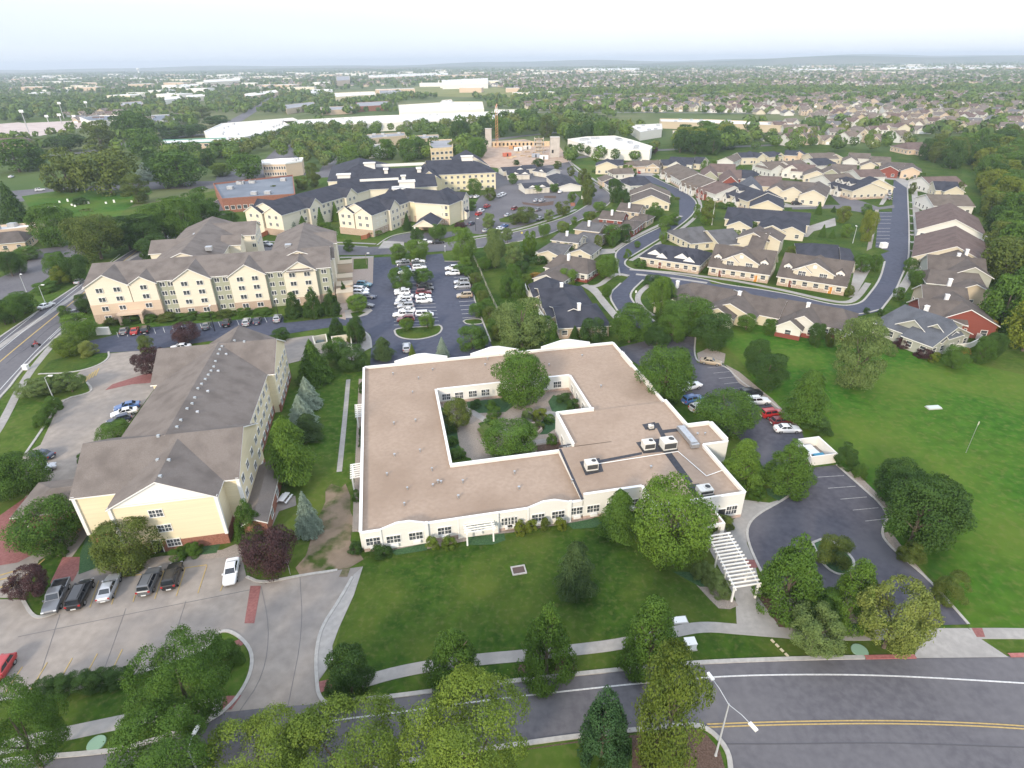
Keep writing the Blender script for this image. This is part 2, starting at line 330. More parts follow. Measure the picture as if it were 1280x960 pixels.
for q in ([(835,300),(870,300),(848,425),(815,425)], [(770,490),(800,477),(816,492),(785,512)], [(737,715),(745,668),(805,665),(772,712)], [(1060,620),(1095,612),(1112,640),(1068,657)]):
    ground('brick_crossing', BRICKP, 3, 'Z2', q)
ground('brick_crossing', BRICKP, 3, 'Z1', [(350,288),(375,268),(500,228),(540,240),(520,262),(440,268)])
ground('lawn', LAWN, 2, 'Z1', [(128,232),(165,190),(240,170),(360,160),(362,180),(320,207),(250,227),(140,238)])
ground('lawn', LAWN, 2, 'Z1', [(205,120),(255,70),(300,90),(395,88),(392,110),(300,125)])
kerb('Z1', [(128,234),(240,230),(320,209),(364,182),(362,160)], 0.4)
kerb('Z1', [(290,262),(310,285),(290,300),(205,318),(140,420),(85,500)], 0.4)
ground('lawn', LAWN, 2, 'Z2', [(76,345),(130,215),(165,195),(215,200),(170,292),(180,385),(140,402),(110,400)])
kerb('Z2', [(74,343),(108,402),(142,406),(190,388)], 0.4)
IVY = mat('groundcover', (0.030, 0.075, 0.030), (0.055, 0.115, 0.045), scale=5, rough=0.9, bump=0.8, detail=8)
ground('groundcover', IVY, 3, 'Z2', [(300,108),(335,108),(345,232),(262,262),(268,190)]); ground('groundcover', IVY, 3, 'Z2', [(560,160),(740,148),(722,190),(600,206)])
ground('gravel_bed', GRAVEL, 2, 'Z2', [(330,240),(520,205),(740,180),(835,140),(812,200),(720,208),(520,222)])
ground('gravel_bed', GRAVEL, 3, 'Z2', [(150,185),(215,110),(265,90),(275,110),(225,180),(205,205)])
ground('lawn', LAWN, 3, 'Z2', [(120,275),(150,225),(212,200),(168,290),(160,330)])
ground('lawn', LAWN, 2, 'Z2', [(-60,690),(0,680),(200,656),(400,612),(560,562),(692,512),(712,490),(770,492),(786,560),(740,640),(660,685),(480,728),(170,800),(-60,850)])
kerb('Z2', [(-60,688),(0,678),(200,655),(400,611),(560,560),(690,511),(712,468),(750,445),(800,468),(842,520),(838,590),(800,662),(745,722),(660,770),(560,800)], 0.4)
kerb('Z2', [(822,270),(872,292),(1000,266),(1125,248)], 0.4); kerb('Z2', [(1175,270),(1130,350),(1070,440),(1052,530),(1056,620),(1062,665),(1085,692),(1120,700)], 0.4)
band('sidewalk', WALK, 3, 'Z2', [(-80,860),(170,803),(480,738),(620,712),(740,692)], 1.7)
ground('lawn', LAWN, 2, 'Z2', [(-60,880),(-60,865),(170,820),(480,758),(640,728),(745,718),(660,768),(560,798),(420,838),(310,856),(130,868)])
ground('driveway_edge', WALK, 3, 'Z2', [(1180,262),(1210,236),(1180,330),(1130,440),(1108,500),(1110,545),(1085,585),(1062,612),(1056,530),(1074,440),(1134,350)])
ground('dirt_patch', DIRT, 3, 'Z2', [(1130,270),(1142,245),(1168,242),(1158,270)])
stalls('parking_lines', YPAINT, 'Z2', (75,570), (408,512), (18,658), (358,615), 5)
stalls('parking_lines', YPAINT, 'Z2', (690,232), (330,283), (660,325), (300,372), 6)
lines('parking_lines', YPAINT, [('Z2', (748,285), (735,318)), ('Z2', (690,230), (470,262)), ('Z2', (470,262), (410,270))])
stalls('parking_lines', YPAINT, 'Z2', (225,115), (300,85), (240,130), (312,98), 6, 0.25); stalls('parking_lines', YPAINT, 'Z1', (290,240), (330,215), (275,265), (318,240), 5, 0.3)
lines('parking_lines', YPAINT, [('Z1', (100,895), (150,850)), ('Z1', (20,960), (100,895)), ('Z1', (0,920), (60,905)), ('Z1', (0,945), (50,935)), ('Z1', (0,905), (70,885))], 0.2)
band('control_joint', mat('joint', (0.16,0.15,0.145)), 2, 'Z2', [(60,470),(400,400),(700,340),(850,310)], 0.08)
for q in ([(870,300),(900,440),(880,600),(790,730)], [(1000,268),(1010,450),(960,700)], [(200,395),(120,640)], [(420,375),(340,600)], [(620,350),(560,540)]):
    band('control_joint', mat('joint', (0.16,0.15,0.145)), 2, 'Z2', q, 0.06)
# sidewalk along the main road and around the pale building
band('sidewalk', WALK, 3, 'P', [(452,853),(493,841),(540,832),(602,824),(651,820),(715,813),(780,805),(846,789),(880,783),(925,787),(990,792),(1040,794),(1100,794),(1148,790)], 1.55)
band('sidewalk', WALK, 3, 'P', [(1216,792),(1280,792),(1400,796)], 1.55)
ground('driveway_apron', WALK, 3, 'Z6', [(920,412),(985,388),(1092,388),(1130,420),(1228,485),(916,488)])
ground('brick_crossing', BRICKP, 4, 'Z6', [(1104,388),(1140,388),(1150,418),(1122,418)]); ground('brick_crossing', BRICKP, 4, 'Z6', [(350,160),(388,160),(396,185),(362,190)])
ground('entrance_walk', WALK, 2, 'Z6', [(245,70),(320,20),(345,-40),(430,-30),(500,-50),(470,-15),(395,20),(358,60),(356,105),(380,160),(402,260),(462,385),(515,398),(510,425),(330,405),(322,370),(318,290),(228,120)])
ground('gravel_bed', GRAVEL, 2, 'Z6', [(180,235),(262,230),(328,312),(300,325),(262,322),(230,290)])
ground('mulch_bed', MULCH, 2, 'Z6', [(390,280),(420,270),(520,390),(470,390)]); ground('mulch_bed', MULCH, 2, 'Z4', [(660,560),(690,560),(690,592),(658,592)]); ground('mulch_bed', MULCH, 2, 'Z4', [(790,545),(850,540),(858,580),(780,595)])
ground('groundcover', IVY, 2, 'Z6', [(110,200),(200,200),(250,250),(200,250)]); ground('groundcover', IVY, 2, 'Z6', [(640,370),(790,350),(810,395),(660,395)])
# lot east of the pale building
ground('east_parking_lot', ASPHE, 2, 'Z5', [(85,0),(185,5),(180,60),(190,90),(280,95),(330,150),(430,215),(540,320),(575,440),(655,430),(720,490),(835,590),(800,655),(830,700),(900,760),(970,820),(1095,962),(985,965),(800,950),(790,880),(640,880),(430,830),(395,770),(360,690),(355,640),(385,598),(470,552),(515,520),(495,505),(440,500),(400,420),(320,330),(230,280),(150,200),(100,60)])
ground('east_parking_lot', ASPHE, 2, 'P', [(768,436),(783,432),(831,421),(866,421),(870,444),(836,452),(838,470),(806,462)])
kerb('Z5', [(185,5),(180,60),(195,92),(282,95),(332,150),(432,215),(500,275),(540,320)], 0.35); kerb('Z5', [(655,430),(722,490),(835,590),(800,655),(830,700),(900,760),(970,820),(1095,962)], 0.35)
kerb('Z5', [(430,830),(395,770),(360,690),(355,640),(385,598),(470,552),(515,520),(495,505)], 0.35)
ground('gravel_bed', GRAVEL, 3, 'Z5', [(285,96),(330,120),(440,210),(500,270),(540,318),(520,318),(430,222),(330,158)]); ground('gravel_bed', GRAVEL, 3, 'Z5', [(660,428),(735,470),(850,585),(836,592),(722,492)])
ground('gravel_bed', GRAVEL, 3, 'Z5', [(190,58),(230,40),(285,60),(280,92),(195,88)])
ground('gravel_bed', GRAVEL, 3, 'Z5', [(810,658),(835,652),(910,752),(1095,955),(1080,950),(975,822),(905,762),(835,700)])
ground('groundcover', IVY, 3, 'Z5', [(420,510),(500,505),(512,525),(465,552),(425,530)])
stalls('parking_lines', FADED, 'Z5', (585,472), (750,618), (680,466), (832,609), 5); stalls('parking_lines', FADED, 'Z5', (225,107), (300,178), (282,102), (350,172), 5)
isl = [(575,690),(620,672),(690,720),(720,760),(690,800),(640,790),(600,750)]
ground('island_bed', IVY, 3, 'Z5', isl); kerb('Z5', isl+[isl[0]], 0.35)
ground('island_bed', GRAVEL, 3, 'Z5', [(430,830),(640,875),(790,880),(800,955),(640,962),(470,962)])
# west garden strip
ground('dirt_patch', DIRT, 2, 'Z1', [(1085,620),(1105,600),(1138,612),(1152,600),(1168,640),(1168,690),(1180,720),(1168,790),(1190,820),(1212,852),(1165,880),(1080,895),(1000,906),(985,880),(1020,840),(1035,790),(1015,750),(1060,715),(1085,660)])
band('garden_path', WALK, 2, 'Z1', [(1161,252),(1150,380),(1131,560)], 0.9)
ground('gravel_bed', GRAVEL, 2, 'Z1', [(1196,250),(1222,250),(1206,760),(1174,760)]); ground('patio', CONC, 3, 'Z1', [(1180,660),(1202,660),(1202,752),(1178,752)])
ground('patio', CONC, 2, 'Z1', [(895,650),(985,640),(988,672),(930,692),(908,742),(880,732)])
ground('gravel_bed', GRAVEL, 2, 'Z3', [(95,770),(170,780),(300,765),(560,712),(620,705),(850,665),(880,650),(860,640),(600,680),(300,735),(95,752)])
ground('groundcover', IVY, 3, 'Z3', [(180,770),(300,745),(305,768),(200,785)]); ground('groundcover', IVY, 3, 'Z3', [(440,725),(560,712),(565,735),(520,750),(430,752)]); ground('groundcover', IVY, 3, 'Z3', [(770,680),(870,660),(900,690),(790,698)])
# north lots and service yard
ground('hotel_parking_lot', ASPHN, 2, 'P', [(467.5,322),(488,321),(490,331),(531,331),(533,319),(553,317),(556,327),(574,327),(590,352),(593,374),(599,396),(612,426),(622,447),(600,456),(462,474),(464,431),(463,418),(452,412),(440,408),(428,407),(356,418),(259,427),(187,438),(120,442),(107,438),(109,427),(148,418),(148,413),(354,395),(356,404),(427,396),(440,393),(452,391),(465,386),(440,392),(440,354),(465,353)])
ground('service_yard', CONC, 2, 'Z1', [(930,120),(1045,105),(1100,150),(1215,90),(1232,110),(1225,150),(1180,190),(1100,170),(1000,190),(960,200)])
ground('pool_terrace', mat('tan paving', (0.30,0.24,0.20),(0.36,0.29,0.245),scale=2,rough=.9), 2, 'P', [(440,322),(467,320),(466,354),(441,355),(432,400),(424,398),(428,350)])
ground('lawn', GRASS, 3, 'P', [(442,324),(460,323),(460,336),(442,337)])
isl = [(340,790),(365,772),(500,764),(660,752),(705,745),(724,775),(695,820),(600,850),(500,864),(400,852),(350,826)]
ground('island_bed', LAWN, 3, 'C6', isl); kerb('C6', isl+[isl[0]], 0.45)
isl = [(890,715),(915,700),(1030,695),(1050,720),(1035,738),(920,742)]
ground('island_bed', LAWN, 3, 'C6', isl); kerb('C6', isl+[isl[0]], 0.35)
isl = [(-60,630),(40,612),(150,616),(165,630),(120,665),(30,690),(-50,690)]
ground('island_bed', WALK, 3, 'C6', isl); ground('lawn', LAWN, 4, 'C6', [(-10,650),(60,636),(110,645),(60,672),(0,678)])
kerb('C6', [(155,930),(150,850),(120,810),(80,790)], .4); kerb('C6', [(740,235),(860,235),(880,270),(960,400),(980,540),(1040,700),(1110,880)], 0.35, sm=False)
ground('island_bed', WALK, 3, 'C6', [(-10,810),(80,788),(130,815),(150,860),(150,930),(90,960),(-10,950)])
stalls('parking_lines', WPAINT, 'C6', (480,250), (520,745), (600,245), (700,740), 19, .1); stalls('parking_lines', WPAINT, 'C6', (350,250), (335,745), (480,250), (520,745), 19, .1)
stalls('parking_lines', WPAINT, 'C6', (800,300), (885,690), (880,295), (1030,680), 13, .1); stalls('parking_lines', WPAINT, 'Z1', (395,112), (890,62), (390,95), (882,45), 17, .1)
ground('lawn', LAWN, 3, 'Z1', [(945,52),(1140,36),(1142,44),(945,63)])
ground('rear_street', ASPH, 2, 'P', [(290,306),(424,306),(460,309),(530,306),(589,300),(652,289),(687,278),(712,270),(735,256),(741,248),(740,238),(730,226),(712,216),(699,210),(690,200),(708,198),(720,213),(740,227),(761,241),(764,250),(757,258),(740,268),(719,278),(680,296),(637,304),(600,310),(556,314),(488,318),(460,319),(424,319),(290,324)])
kerb('P', [(708,198),(720,213),(740,227),(762,240),(765,250),(758,258),(740,268),(719,278),(680,296),(637,304),(600,310),(575,312)], .5); kerb('P', [(290,306),(424,306),(460,309)], .5); kerb('P', [(575,302),(589,300),(652,289),(687,278),(712,270),(735,256)], .5)
band('sidewalk', WALK, 3, 'P', [(575,299),(640,289),(690,274),(720,262)], 1.5); band('sidewalk', WALK, 3, 'P', [(712,202),(745,227),(768,242)], 1.5); band('sidewalk', WALK, 3, 'P', [(300,302),(425,303),(470,305)], 1.5)
band('sidewalk', WALK, 3, 'P', [(425,322),(467,321)], 1.5)
ground('complex_lot', ASPH, 1, 'P', [(619,216),(665,203),(712,210),(726,238),(726,250),(715,262),(690,270),(650,284),(600,293),(574,290),(583,270),(590,262),(600,245),(618,240)])
ground('porte_drive', ASPH, 2, 'C8', [(130,812),(230,745),(380,718),(560,718),(740,708),(900,660),(940,690),(770,745),(540,805),(300,805)])
kerb('C8', [(80,830),(150,775),(240,735),(380,712)], .5); ground('walk_apron', WALK, 2, 'C8', [(90,860),(140,790),(320,800),(320,850)])
ground('island_bed', MULCH, 3, 'C4', [(420,660),(560,680),(740,650),(730,690),(600,705),(430,685)]); ground('island_bed', MULCH, 3, 'C4', [(640,600),(760,598),(760,625),(640,620)])
ground('island_bed', LAWN, 3, 'C4', [(190,830),(300,800),(400,830),(300,870),(200,860)]); ground('island_bed', LAWN, 3, 'C4', [(940,560),(1000,620),(960,690),(1050,690),(1050,600),(990,520)])
# townhouse streets
ground('townhouse_street', ASPHN, 2, 'P', [(812,219),(832,229),(855,239),(869,250),(871,256),(867,268),(845,286),(806,310),(782,325),(780,331),(785,335),(797,338),(850,344),(884,350),(890,355),(907,356),(945,361),(980,367),(1000,371),(1035,380),(1059,382.5),(1076,379),(1084,371),(1100,350),(1106.5,326),(1101,318),(1112,314),(1094,309),(1099,265),(1115,265),(1117,225),(1134,232),(1138,321.6),(1128,343),(1119,365),(1100,389),(1075,395),(1040,394),(980,384),(900,371),(845,359),(826,352),(804,350),(786,367),(792,379),(801,386),(818,402),(800,412),(772,389),(760,369),(786,346),(773,340),(772,329),(768,317),(780,307),(810,291),(847,275),(849,269),(849,251),(832,235),(812,228),(775,224),(775,216)])
ground('side_street', ASPH, 2, 'C3', [(-80,735),(0,735),(350,725),(620,765),(740,742),(945,720),(940,690),(790,715),(640,660),(380,585),(300,590),(400,690),(0,692),(-80,700)])
kerb('P', [(812,219),(832,229),(855,239),(869,250),(871,257),(867,268),(845,286),(806,310),(783,324),(780,330),(786,335),(797,338),(850,344),(884,350),(907,356),(945,361),(980,367),(1000,371),(1035,380),(1059,382.5),(1076,379),(1084,371),(1100,350),(1106,327)], .55)
kerb('P', [(775,345),(772,329),(768,317),(780,307),(810,291),(847,275)], .55); kerb('P', [(804,350),(786,367),(792,379),(801,386),(818,402)], .55); kerb('P', [(772,389),(760,369),(776,354)], .5); kerb('P', [(1134,232),(1138,321.6),(1128,343),(1119,365),(1100,389)], .5)
kerb('P', [(1040,392.5),(1075,393.5),(1100,387)], .5)
band('sidewalk', WALK, 3, 'P', [(822,218),(845,229),(868,242),(877,255),(872,270),(850,288),(812,312),(788,326)], 1.6)
band('sidewalk', WALK, 3, 'P', [(852,270),(820,283),(782,302),(766,314),(752,317)], 1.7)
band('sidewalk', WALK, 3, 'P', [(795,343),(850,349),(884,354)], 1.6); band('sidewalk', WALK, 3, 'P', [(787,337),(850,341.5),(884,346.5),(920,351),(980,363),(1035,376),(1060,379),(1072,372),(1085,354)], 1.7)
band('sidewalk', WALK, 3, 'P', [(734,358),(748,358),(762,347),(772,342),(786,345)], 1.8); band('sidewalk', WALK, 3, 'P', [(730,356),(745,365),(756,380),(772,398)], 2.4)
band('sidewalk', WALK, 3, 'B1', [(1210,690),(1110,770),(1090,850),(1160,940),(1250,1000)], 1.6)
band('sidewalk', WALK, 3, 'P', [(1142,228),(1146,275),(1149,316),(1139,345),(1120,372)], 2.6)
lines('front_walks', WALK, [('B7', (410, y), (500, y+4)) for y in (90,120,215,245,290,350,385,470,545)]+[('B7', (365, y), (410, y)) for y in (100,212,262,318,380,440,470,530,600)], 2.2, 3)
ground('driveway', WALK, 2, 'B1', [(560,680),(690,720),(740,780),(800,880),(760,900),(700,800),(640,760)]); ground('driveway', WALK, 2, 'B1', [(660,330),(860,330),(880,370),(700,390)])
ground('driveway', WALK, 2, 'C1', [(560,340),(740,360),(800,390),(740,400),(560,390)]); ground('driveway', WALK, 2, 'B5', [(1050,700),(1180,620),(1200,680),(1060,930),(1000,940)])
ground('driveway', WALK, 2, 'B5', [(520,330),(660,300),(880,230),(890,300),(690,350),(640,400),(560,400)]); ground('driveway', WALK, 2, 'C2', [(900,650),(1040,690),(1280,690),(1280,710),(960,715)])
ground('driveway', WALK, 2, 'C3', [(820,430),(890,480),(880,620),(830,690),(790,690),(850,580),(850,490)]); ground('driveway', WALK, 2, 'C3', [(790,370),(960,390),(1100,450),(1250,520),(1250,545),(1080,530),(950,440),(800,430)])
stalls('parking_lines', WPAINT, 'B7', (105,420), (95,560), (210,420), (200,560), 6, .12); stalls('parking_lines', WPAINT, 'B7', (120,295), (112,380), (222,295), (215,380), 4, .12)
stalls('parking_lines', WPAINT, 'C3', (880,570), (870,620), (935,570), (925,640), 4, .2)
ground('driveway', CONC, 2, 'B7', [(90,270),(120,270),(60,580),(20,600)])
# farther ground
ground('building_site', SITE, 2, 'P', [(585,206),(598,178),(655,174),(700,184),(714,202),(690,206),(640,212)])
ground('dry_field', DRYF, 1, 'P', [(498,116),(520,108),(600,106.5),(650,114),(640,122),(520,120)]); ground('dry_field', DRYF, 1, 'P', [(938,100),(1000,98),(1052,101),(1050,104),(990,103.5),(940,106)])
ground('cemetery_lawn', FIELD, 2, 'A1', [(105,720),(300,690),(600,690),(720,670),(740,700),(600,790),(560,850),(300,830),(160,800)])
ground('car_park', ASPH, 1, 'A1', [(1030,670),(1060,610),(1180,580),(1200,620),(1280,640),(1280,700),(1060,690)]); ground('car_park', ASPH, 1, 'P', [(270,222),(300,206),(345,200),(352,218),(300,232)])
ground('car_park', ASPH, 1, 'P', [(330,200),(350,182),(372,180),(380,196),(352,206)])
ground('school_grounds', mat('pale track', (0.42,0.34,0.31),(0.52,0.44,0.40),scale=.1,rough=.9), 1, 'P', [(-40,158),(60,150),(105,152),(110,158),(50,170),(-40,174)])
ground('school_field', GRASS, 2, 'P', [(10,151),(60,146),(90,147),(90,151),(30,154)])
for pts, wd in (([(265,168),(300,148),(322,134),(345,120),(362,108)], 16), ([(-60,206),(120,190),(215,172),(265,167)], 11), ([(700,200),(760,192),(830,187),(1000,180)], 8), ([(560,182),(700,164),(860,157),(1000,150)], 9), ([(150,182),(180,172),(230,164)], 10), ([(404,222),(412,204),(424,190)], 8), ([(300,224),(350,220),(405,216),(440,214)], 8), ([(1210,320),(1250,300),(1300,290)], 3)):
    band('far_road', ASPH, 1, 'P', pts, wd)
for pts, wd in (([(620,140),(900,141),(1100,144),(1300,147)], 9), ([(640,118),(900,121),(1300,124)], 10), ([(0,118),(300,112),(640,108)], 12)):
    band('far_road', mat('pale far road', (.16,.155,.15),(.2,.195,.19),scale=.1), 1, 'P', pts, wd)
# low hills on the skyline
HILL = mat('far hill', (0.040, 0.070, 0.024), (0.085, 0.105, 0.042), scale=0.004, rough=0.95, detail=10, spec=0.05, c3=(0.16,0.15,0.09), scale3=0.0012)
def hills(y0, depth, prof, seed):
    r = random.Random(seed); b = MB(); n = 140; m_ = 8; X0, X1 = -15000, 15000
    for j in range(m_+1):
        for i in range(n+1):
            x = X0+(X1-X0)*i/n; t = j/m_
            h = np.interp(x, [p[0] for p in prof], [p[1] for p in prof])*(math.sin(math.pi*t)**1.3)*(0.8+.25*math.sin(x/780+seed)+.12*math.sin(x/310+2*seed+t*3))
            b.v.append((x, y0+depth*t, h-0.3 if 0 < j < m_ else -2))
    for j in range(m_):
        for i in range(n):
            a = j*(n+1)+i; b.f.append((a, a+1, a+n+2, a+n+1)); b.m.append(0)
    struct(b.build('hills', HILL))
hills(8500, 3500, [(-15000,36),(-3000,44),(0,58),(4000,84),(9000,96),(15000,96)], 1)
hills(6200, 1800, [(-15000,16),(-3000,18),(1000,24),(2800,60),(5200,92),(15000,96)], 4)
b = MB(); b.poly([W('P', p) for p in [(925,83.4),(1010,82),(1010,83.6),(925,84.6)]], 1.0)
struct(b.build('lake_water', mat('lake', (0.35,0.40,0.45), rough=0.1, spec=0.5)))
# ---------------------------------------------------------------- trees: foliage meshes
def quads_mesh(name, pos, nor, tan, s1, s2, mats):
    n = len(pos); nor = nor/np.linalg.norm(nor, axis=1)[:, None]
    tan = tan-nor*np.sum(tan*nor, axis=1)[:, None]; tan /= np.linalg.norm(tan, axis=1)[:, None]+1e-9
    bit = np.cross(nor, tan); a = tan*s1[:, None]; c = bit*s2[:, None]
    vs = np.stack([pos-a*1.0, pos-c*0.9+a*0.15, pos+a*1.0, pos+c*0.9-a*0.1], 1).reshape(-1, 3)
    me = bpy.data.meshes.new(name)
    me.vertices.add(4*n); me.vertices.foreach_set('co', vs.astype(np.float32).ravel())
    me.loops.add(4*n); me.loops.foreach_set('vertex_index', np.arange(4*n, dtype=np.int32))
    me.polygons.add(n); me.polygons.foreach_set('loop_start', np.arange(0, 4*n, 4, dtype=np.int32)); me.polygons.foreach_set('loop_total', np.full(n, 4, dtype=np.int32))
    for m in mats: me.materials.append(m)
    me.update(calc_edges=True); return me
def unit(n, r):
    v = r.normal(size=(n, 3)); return v/np.linalg.norm(v, axis=1)[:, None]
def prof(kind, z):
    if kind in ('round',): return np.sqrt(np.clip(1-((z-.56)/.46)**2, 0, 1))*.5
    if kind == 'oval': return np.sqrt(np.clip(1-((z-.50)/.50)**2, 0, 1))*.5
    if kind == 'pyr': return .5*np.clip((z+.05)/.16, 0, 1)**.6*np.clip((1.0-z)/.84, 0, 1)**.80
    if kind == 'con': return .5*np.clip((1.0-z), 0, 1)**.85
    if kind == 'loose': return np.sqrt(np.clip(1-((z-.60)/.42)**2, 0, 1))*.5
    if kind == 'poplar': return np.sqrt(np.clip(1-((z-.50)/.48)**2, 0, 1))*.5
    if kind == 'shrub': return np.sqrt(np.clip(1-(np.clip(z-.25, -.2, 1)/.76)**2, 0, 1))*.5
    return .5*np.ones_like(z)
def foliage(kind, n, size, seed, asp=0.8):
    """points, normals, tangents of leaf sprays in a unit tree (1 tall, 1 wide); asp = real width / height"""
    r = np.random.default_rng(seed)
    if kind in ('con', 'pine'):
        z = .04+.95*(1-np.sqrt(r.random(n)*.98)) if kind == 'con' else .12+.87*r.random(n)**1.1
        th = r.random(n)*2*math.pi; tiers = 11 if kind == 'con' else 7
        rad = prof('con', z) if kind == 'con' else .5*np.clip(1.06-z, 0, 1)**.55*np.clip((z-.05)/.15, .3, 1)
        ph = (z*tiers+.12*np.sin(th*3+seed)) % 1.0
        lob = 1-.22*ph+.10*np.sin(th*5+np.floor(z*tiers)*2.4+seed)+.08*np.sin(th*9+np.floor(z*tiers)*1.3)
        if kind == 'pine': lob = 1-.30*ph+.22*np.sin(th*3+np.floor(z*tiers)*2.1+seed)
        t = np.clip(1-.75*r.random(n)**2.2, .1, 1); rr = rad*lob*t
        pos = np.stack([rr*np.cos(th), rr*np.sin(th), z-.05*t*asp], 1)
        o = np.stack([np.cos(th), np.sin(th), np.zeros(n)], 1)
        nor = o*.55+np.array([0, 0, .75])+.45*r.normal(size=(n, 3)); tan = o+np.array([0, 0, -.25])+.35*r.normal(size=(n, 3))
        s1 = size*(1.0+.7*r.random(n)); s2 = size*.5*(.7+.6*r.random(n))
        return pos, nor, tan, s1, s2
    M = {'round': 60, 'oval': 52, 'pyr': 110, 'loose': 74, 'poplar': 52, 'shrub': 34}[kind]
    z0 = {'round': .14, 'oval': .05, 'pyr': .05, 'loose': .22, 'poplar': .06, 'shrub': .03}[kind]
    zc = z0+(.97-z0)*r.random(M*3); ok = r.random(M*3) < prof(kind, zc)*2+.08; zc = zc[ok][:M]; M = len(zc)
    th = r.random(M)*2*math.pi; f = (.30+.55*np.sqrt(r.random(M))); f = .45+.42*np.sqrt(r.random(M)) if kind == 'pyr' else f; rc = prof(kind, zc)*f
    C = np.stack([rc*np.cos(th), rc*np.sin(th), zc], 1)
    rl = (.11+.11*r.random(M)) if kind != 'loose' else (.08+.09*r.random(M))
    if kind == 'pyr': rl *= .72-.30*np.clip(C[:, 2]-.45, 0, .5)
    if kind == 'loose': C[:, :2] *= 1.12
    idx = r.choice(M, n, p=(rl**2/np.sum(rl**2)))
    d = unit(n, r); outw = np.concatenate([C[idx, :2]*1.6, (C[idx, 2:]-.45)*1.0], 1)
    d = d+outw*1.1+np.array([0, 0, .22]); d /= np.linalg.norm(d, axis=1)[:, None]
    k = rl[idx]*(.72+.34*r.random(n)); k *= np.where(r.random(n) < .06, 1.25, 1)
    pos = C[idx]+d*np.stack([k, k, k*asp], 1); pos[:, 2] = np.clip(pos[:, 2], .02, 1.02)
    nor = d+.55*r.normal(size=(n, 3))+np.array([0, 0, .25]); tan = r.normal(size=(n, 3))
    s1 = size*(.7+.7*r.random(n)); s2 = size*(.5+.5*r.random(n))
    return pos, nor, tan, s1, s2
LEAF = {
 'green': leafmat('leaf green', (0.030,0.068,0.013), (0.080,0.142,0.026)),
 'deep':  leafmat('leaf deep green', (0.020,0.048,0.013), (0.052,0.096,0.023)),
 'bright':leafmat('leaf bright green', (0.048,0.095,0.016), (0.115,0.185,0.032)),
 'lime':  leafmat('leaf lime', (0.048,0.086,0.014), (0.140,0.186,0.034)),
 'gold':  leafmat('leaf golden green', (0.062,0.095,0.014), (0.160,0.180,0.030)),
 'yellow':leafmat('leaf yellowing', (0.085,0.115,0.030), (0.205,0.225,0.070)),
 'olive': leafmat('leaf olive', (0.042,0.068,0.016), (0.110,0.135,0.034)),
 'pine':  leafmat('pine needles', (0.022,0.045,0.018), (0.058,0.088,0.032), .1),
 'blue':  leafmat('blue spruce needles', (0.100,0.135,0.135), (0.225,0.270,0.265), .1),
 'moss': leafmat('leaf mossy green', (0.040,0.070,0.015), (0.118,0.148,0.030)),
 'blue2': leafmat('leaf blue green', (0.022,0.056,0.026), (0.055,0.108,0.050)),
 'plum':  leafmat('plum leaf', (0.030,0.015,0.021), (0.074,0.036,0.047), .2),
 'orange':leafmat('leaf turning orange', (0.16,0.10,0.025), (0.34,0.20,0.05)),
 'sage':  leafmat('leaf grey green', (0.062,0.098,0.034), (0.150,0.195,0.078)),
}
CROWN = {}
SHAPE_N = {-1: (36000, .0088), 0: (17000, .0145), 1: (4200, .029), 2: (420, .090)}
def crown_mesh(kind, leaf, lod, var):
    k = (kind, leaf, lod, var)
    if k not in CROWN:
        n, s = SHAPE_N[lod]
        if kind in ('con', 'pine'): s *= 1.15
        CROWN[k] = quads_mesh('crown', *foliage(kind, n, s, 11+var*17+len(kind), {'con': .5, 'poplar': .45, 'pyr': .75}.get(kind, .85)), [LEAF[leaf]])
    return CROWN[k]
TRUNK = {}
def trunk_mesh(kind, lod):
    k = (kind in ('con', 'pine'), lod)
    if k not in TRUNK:
        b = MB(); r = random.Random(3+lod)
        if k[0]: b.tube([(0,0,-.01),(.004,0,.5),(0,0,.96)], [.030,.018,.004], 6)
        else:
            b.tube([(0,0,-.01),(.006,.004,.18),(-.004,.01,.42),(.004,0,.72)], [.036,.028,.021,.008], 7)
            for i in range(6 if lod == 0 else 3):
                a = i*2.4; z = .16+.07*i; l = .24+.06*r.random()
                b.tube([(0,0,z),(math.cos(a)*l*.6,math.sin(a)*l*.6,z+.14),(math.cos(a)*l,math.sin(a)*l,z+.30)], [.016,.011,.004], 5)
        TRUNK[k] = b.mesh('trunk', BARK)
    return TRUNK[k]
NT = [0]
def put_tree(x, y, H, Wd, kind, leaf, label, lod=0, cat='tree', group=None, name=None, single=False):
    NT[0] += 1; var = NT[0] % 3 if lod < 2 else NT[0] % 2
    rz = random.random()*6.28
    nm = name or ('plum_tree' if leaf == 'plum' else None) or {'pyr': 'linden_tree', 'loose': 'locust_tree', 'con': 'conifer_tree', 'pine': 'pine_tree', 'poplar': 'poplar_tree'}.get(kind, 'broadleaf_tree')
    if kind == 'shrub' or single:
        o = ob(name or ('shrub' if kind == 'shrub' else nm), crown_mesh(kind, leaf, lod, var), None, (x, y, 0), rz, (Wd, Wd, H))
        return tag(o, label, cat if kind != 'shrub' else 'shrub', group)
    t = thing(nm, label, cat, (x, y, 0), rz, group); t.scale = (Wd, Wd, H)
    ob('trunk', trunk_mesh(kind, lod), t); ob('crown', crown_mesh(kind, leaf, lod, var), t)
    return t
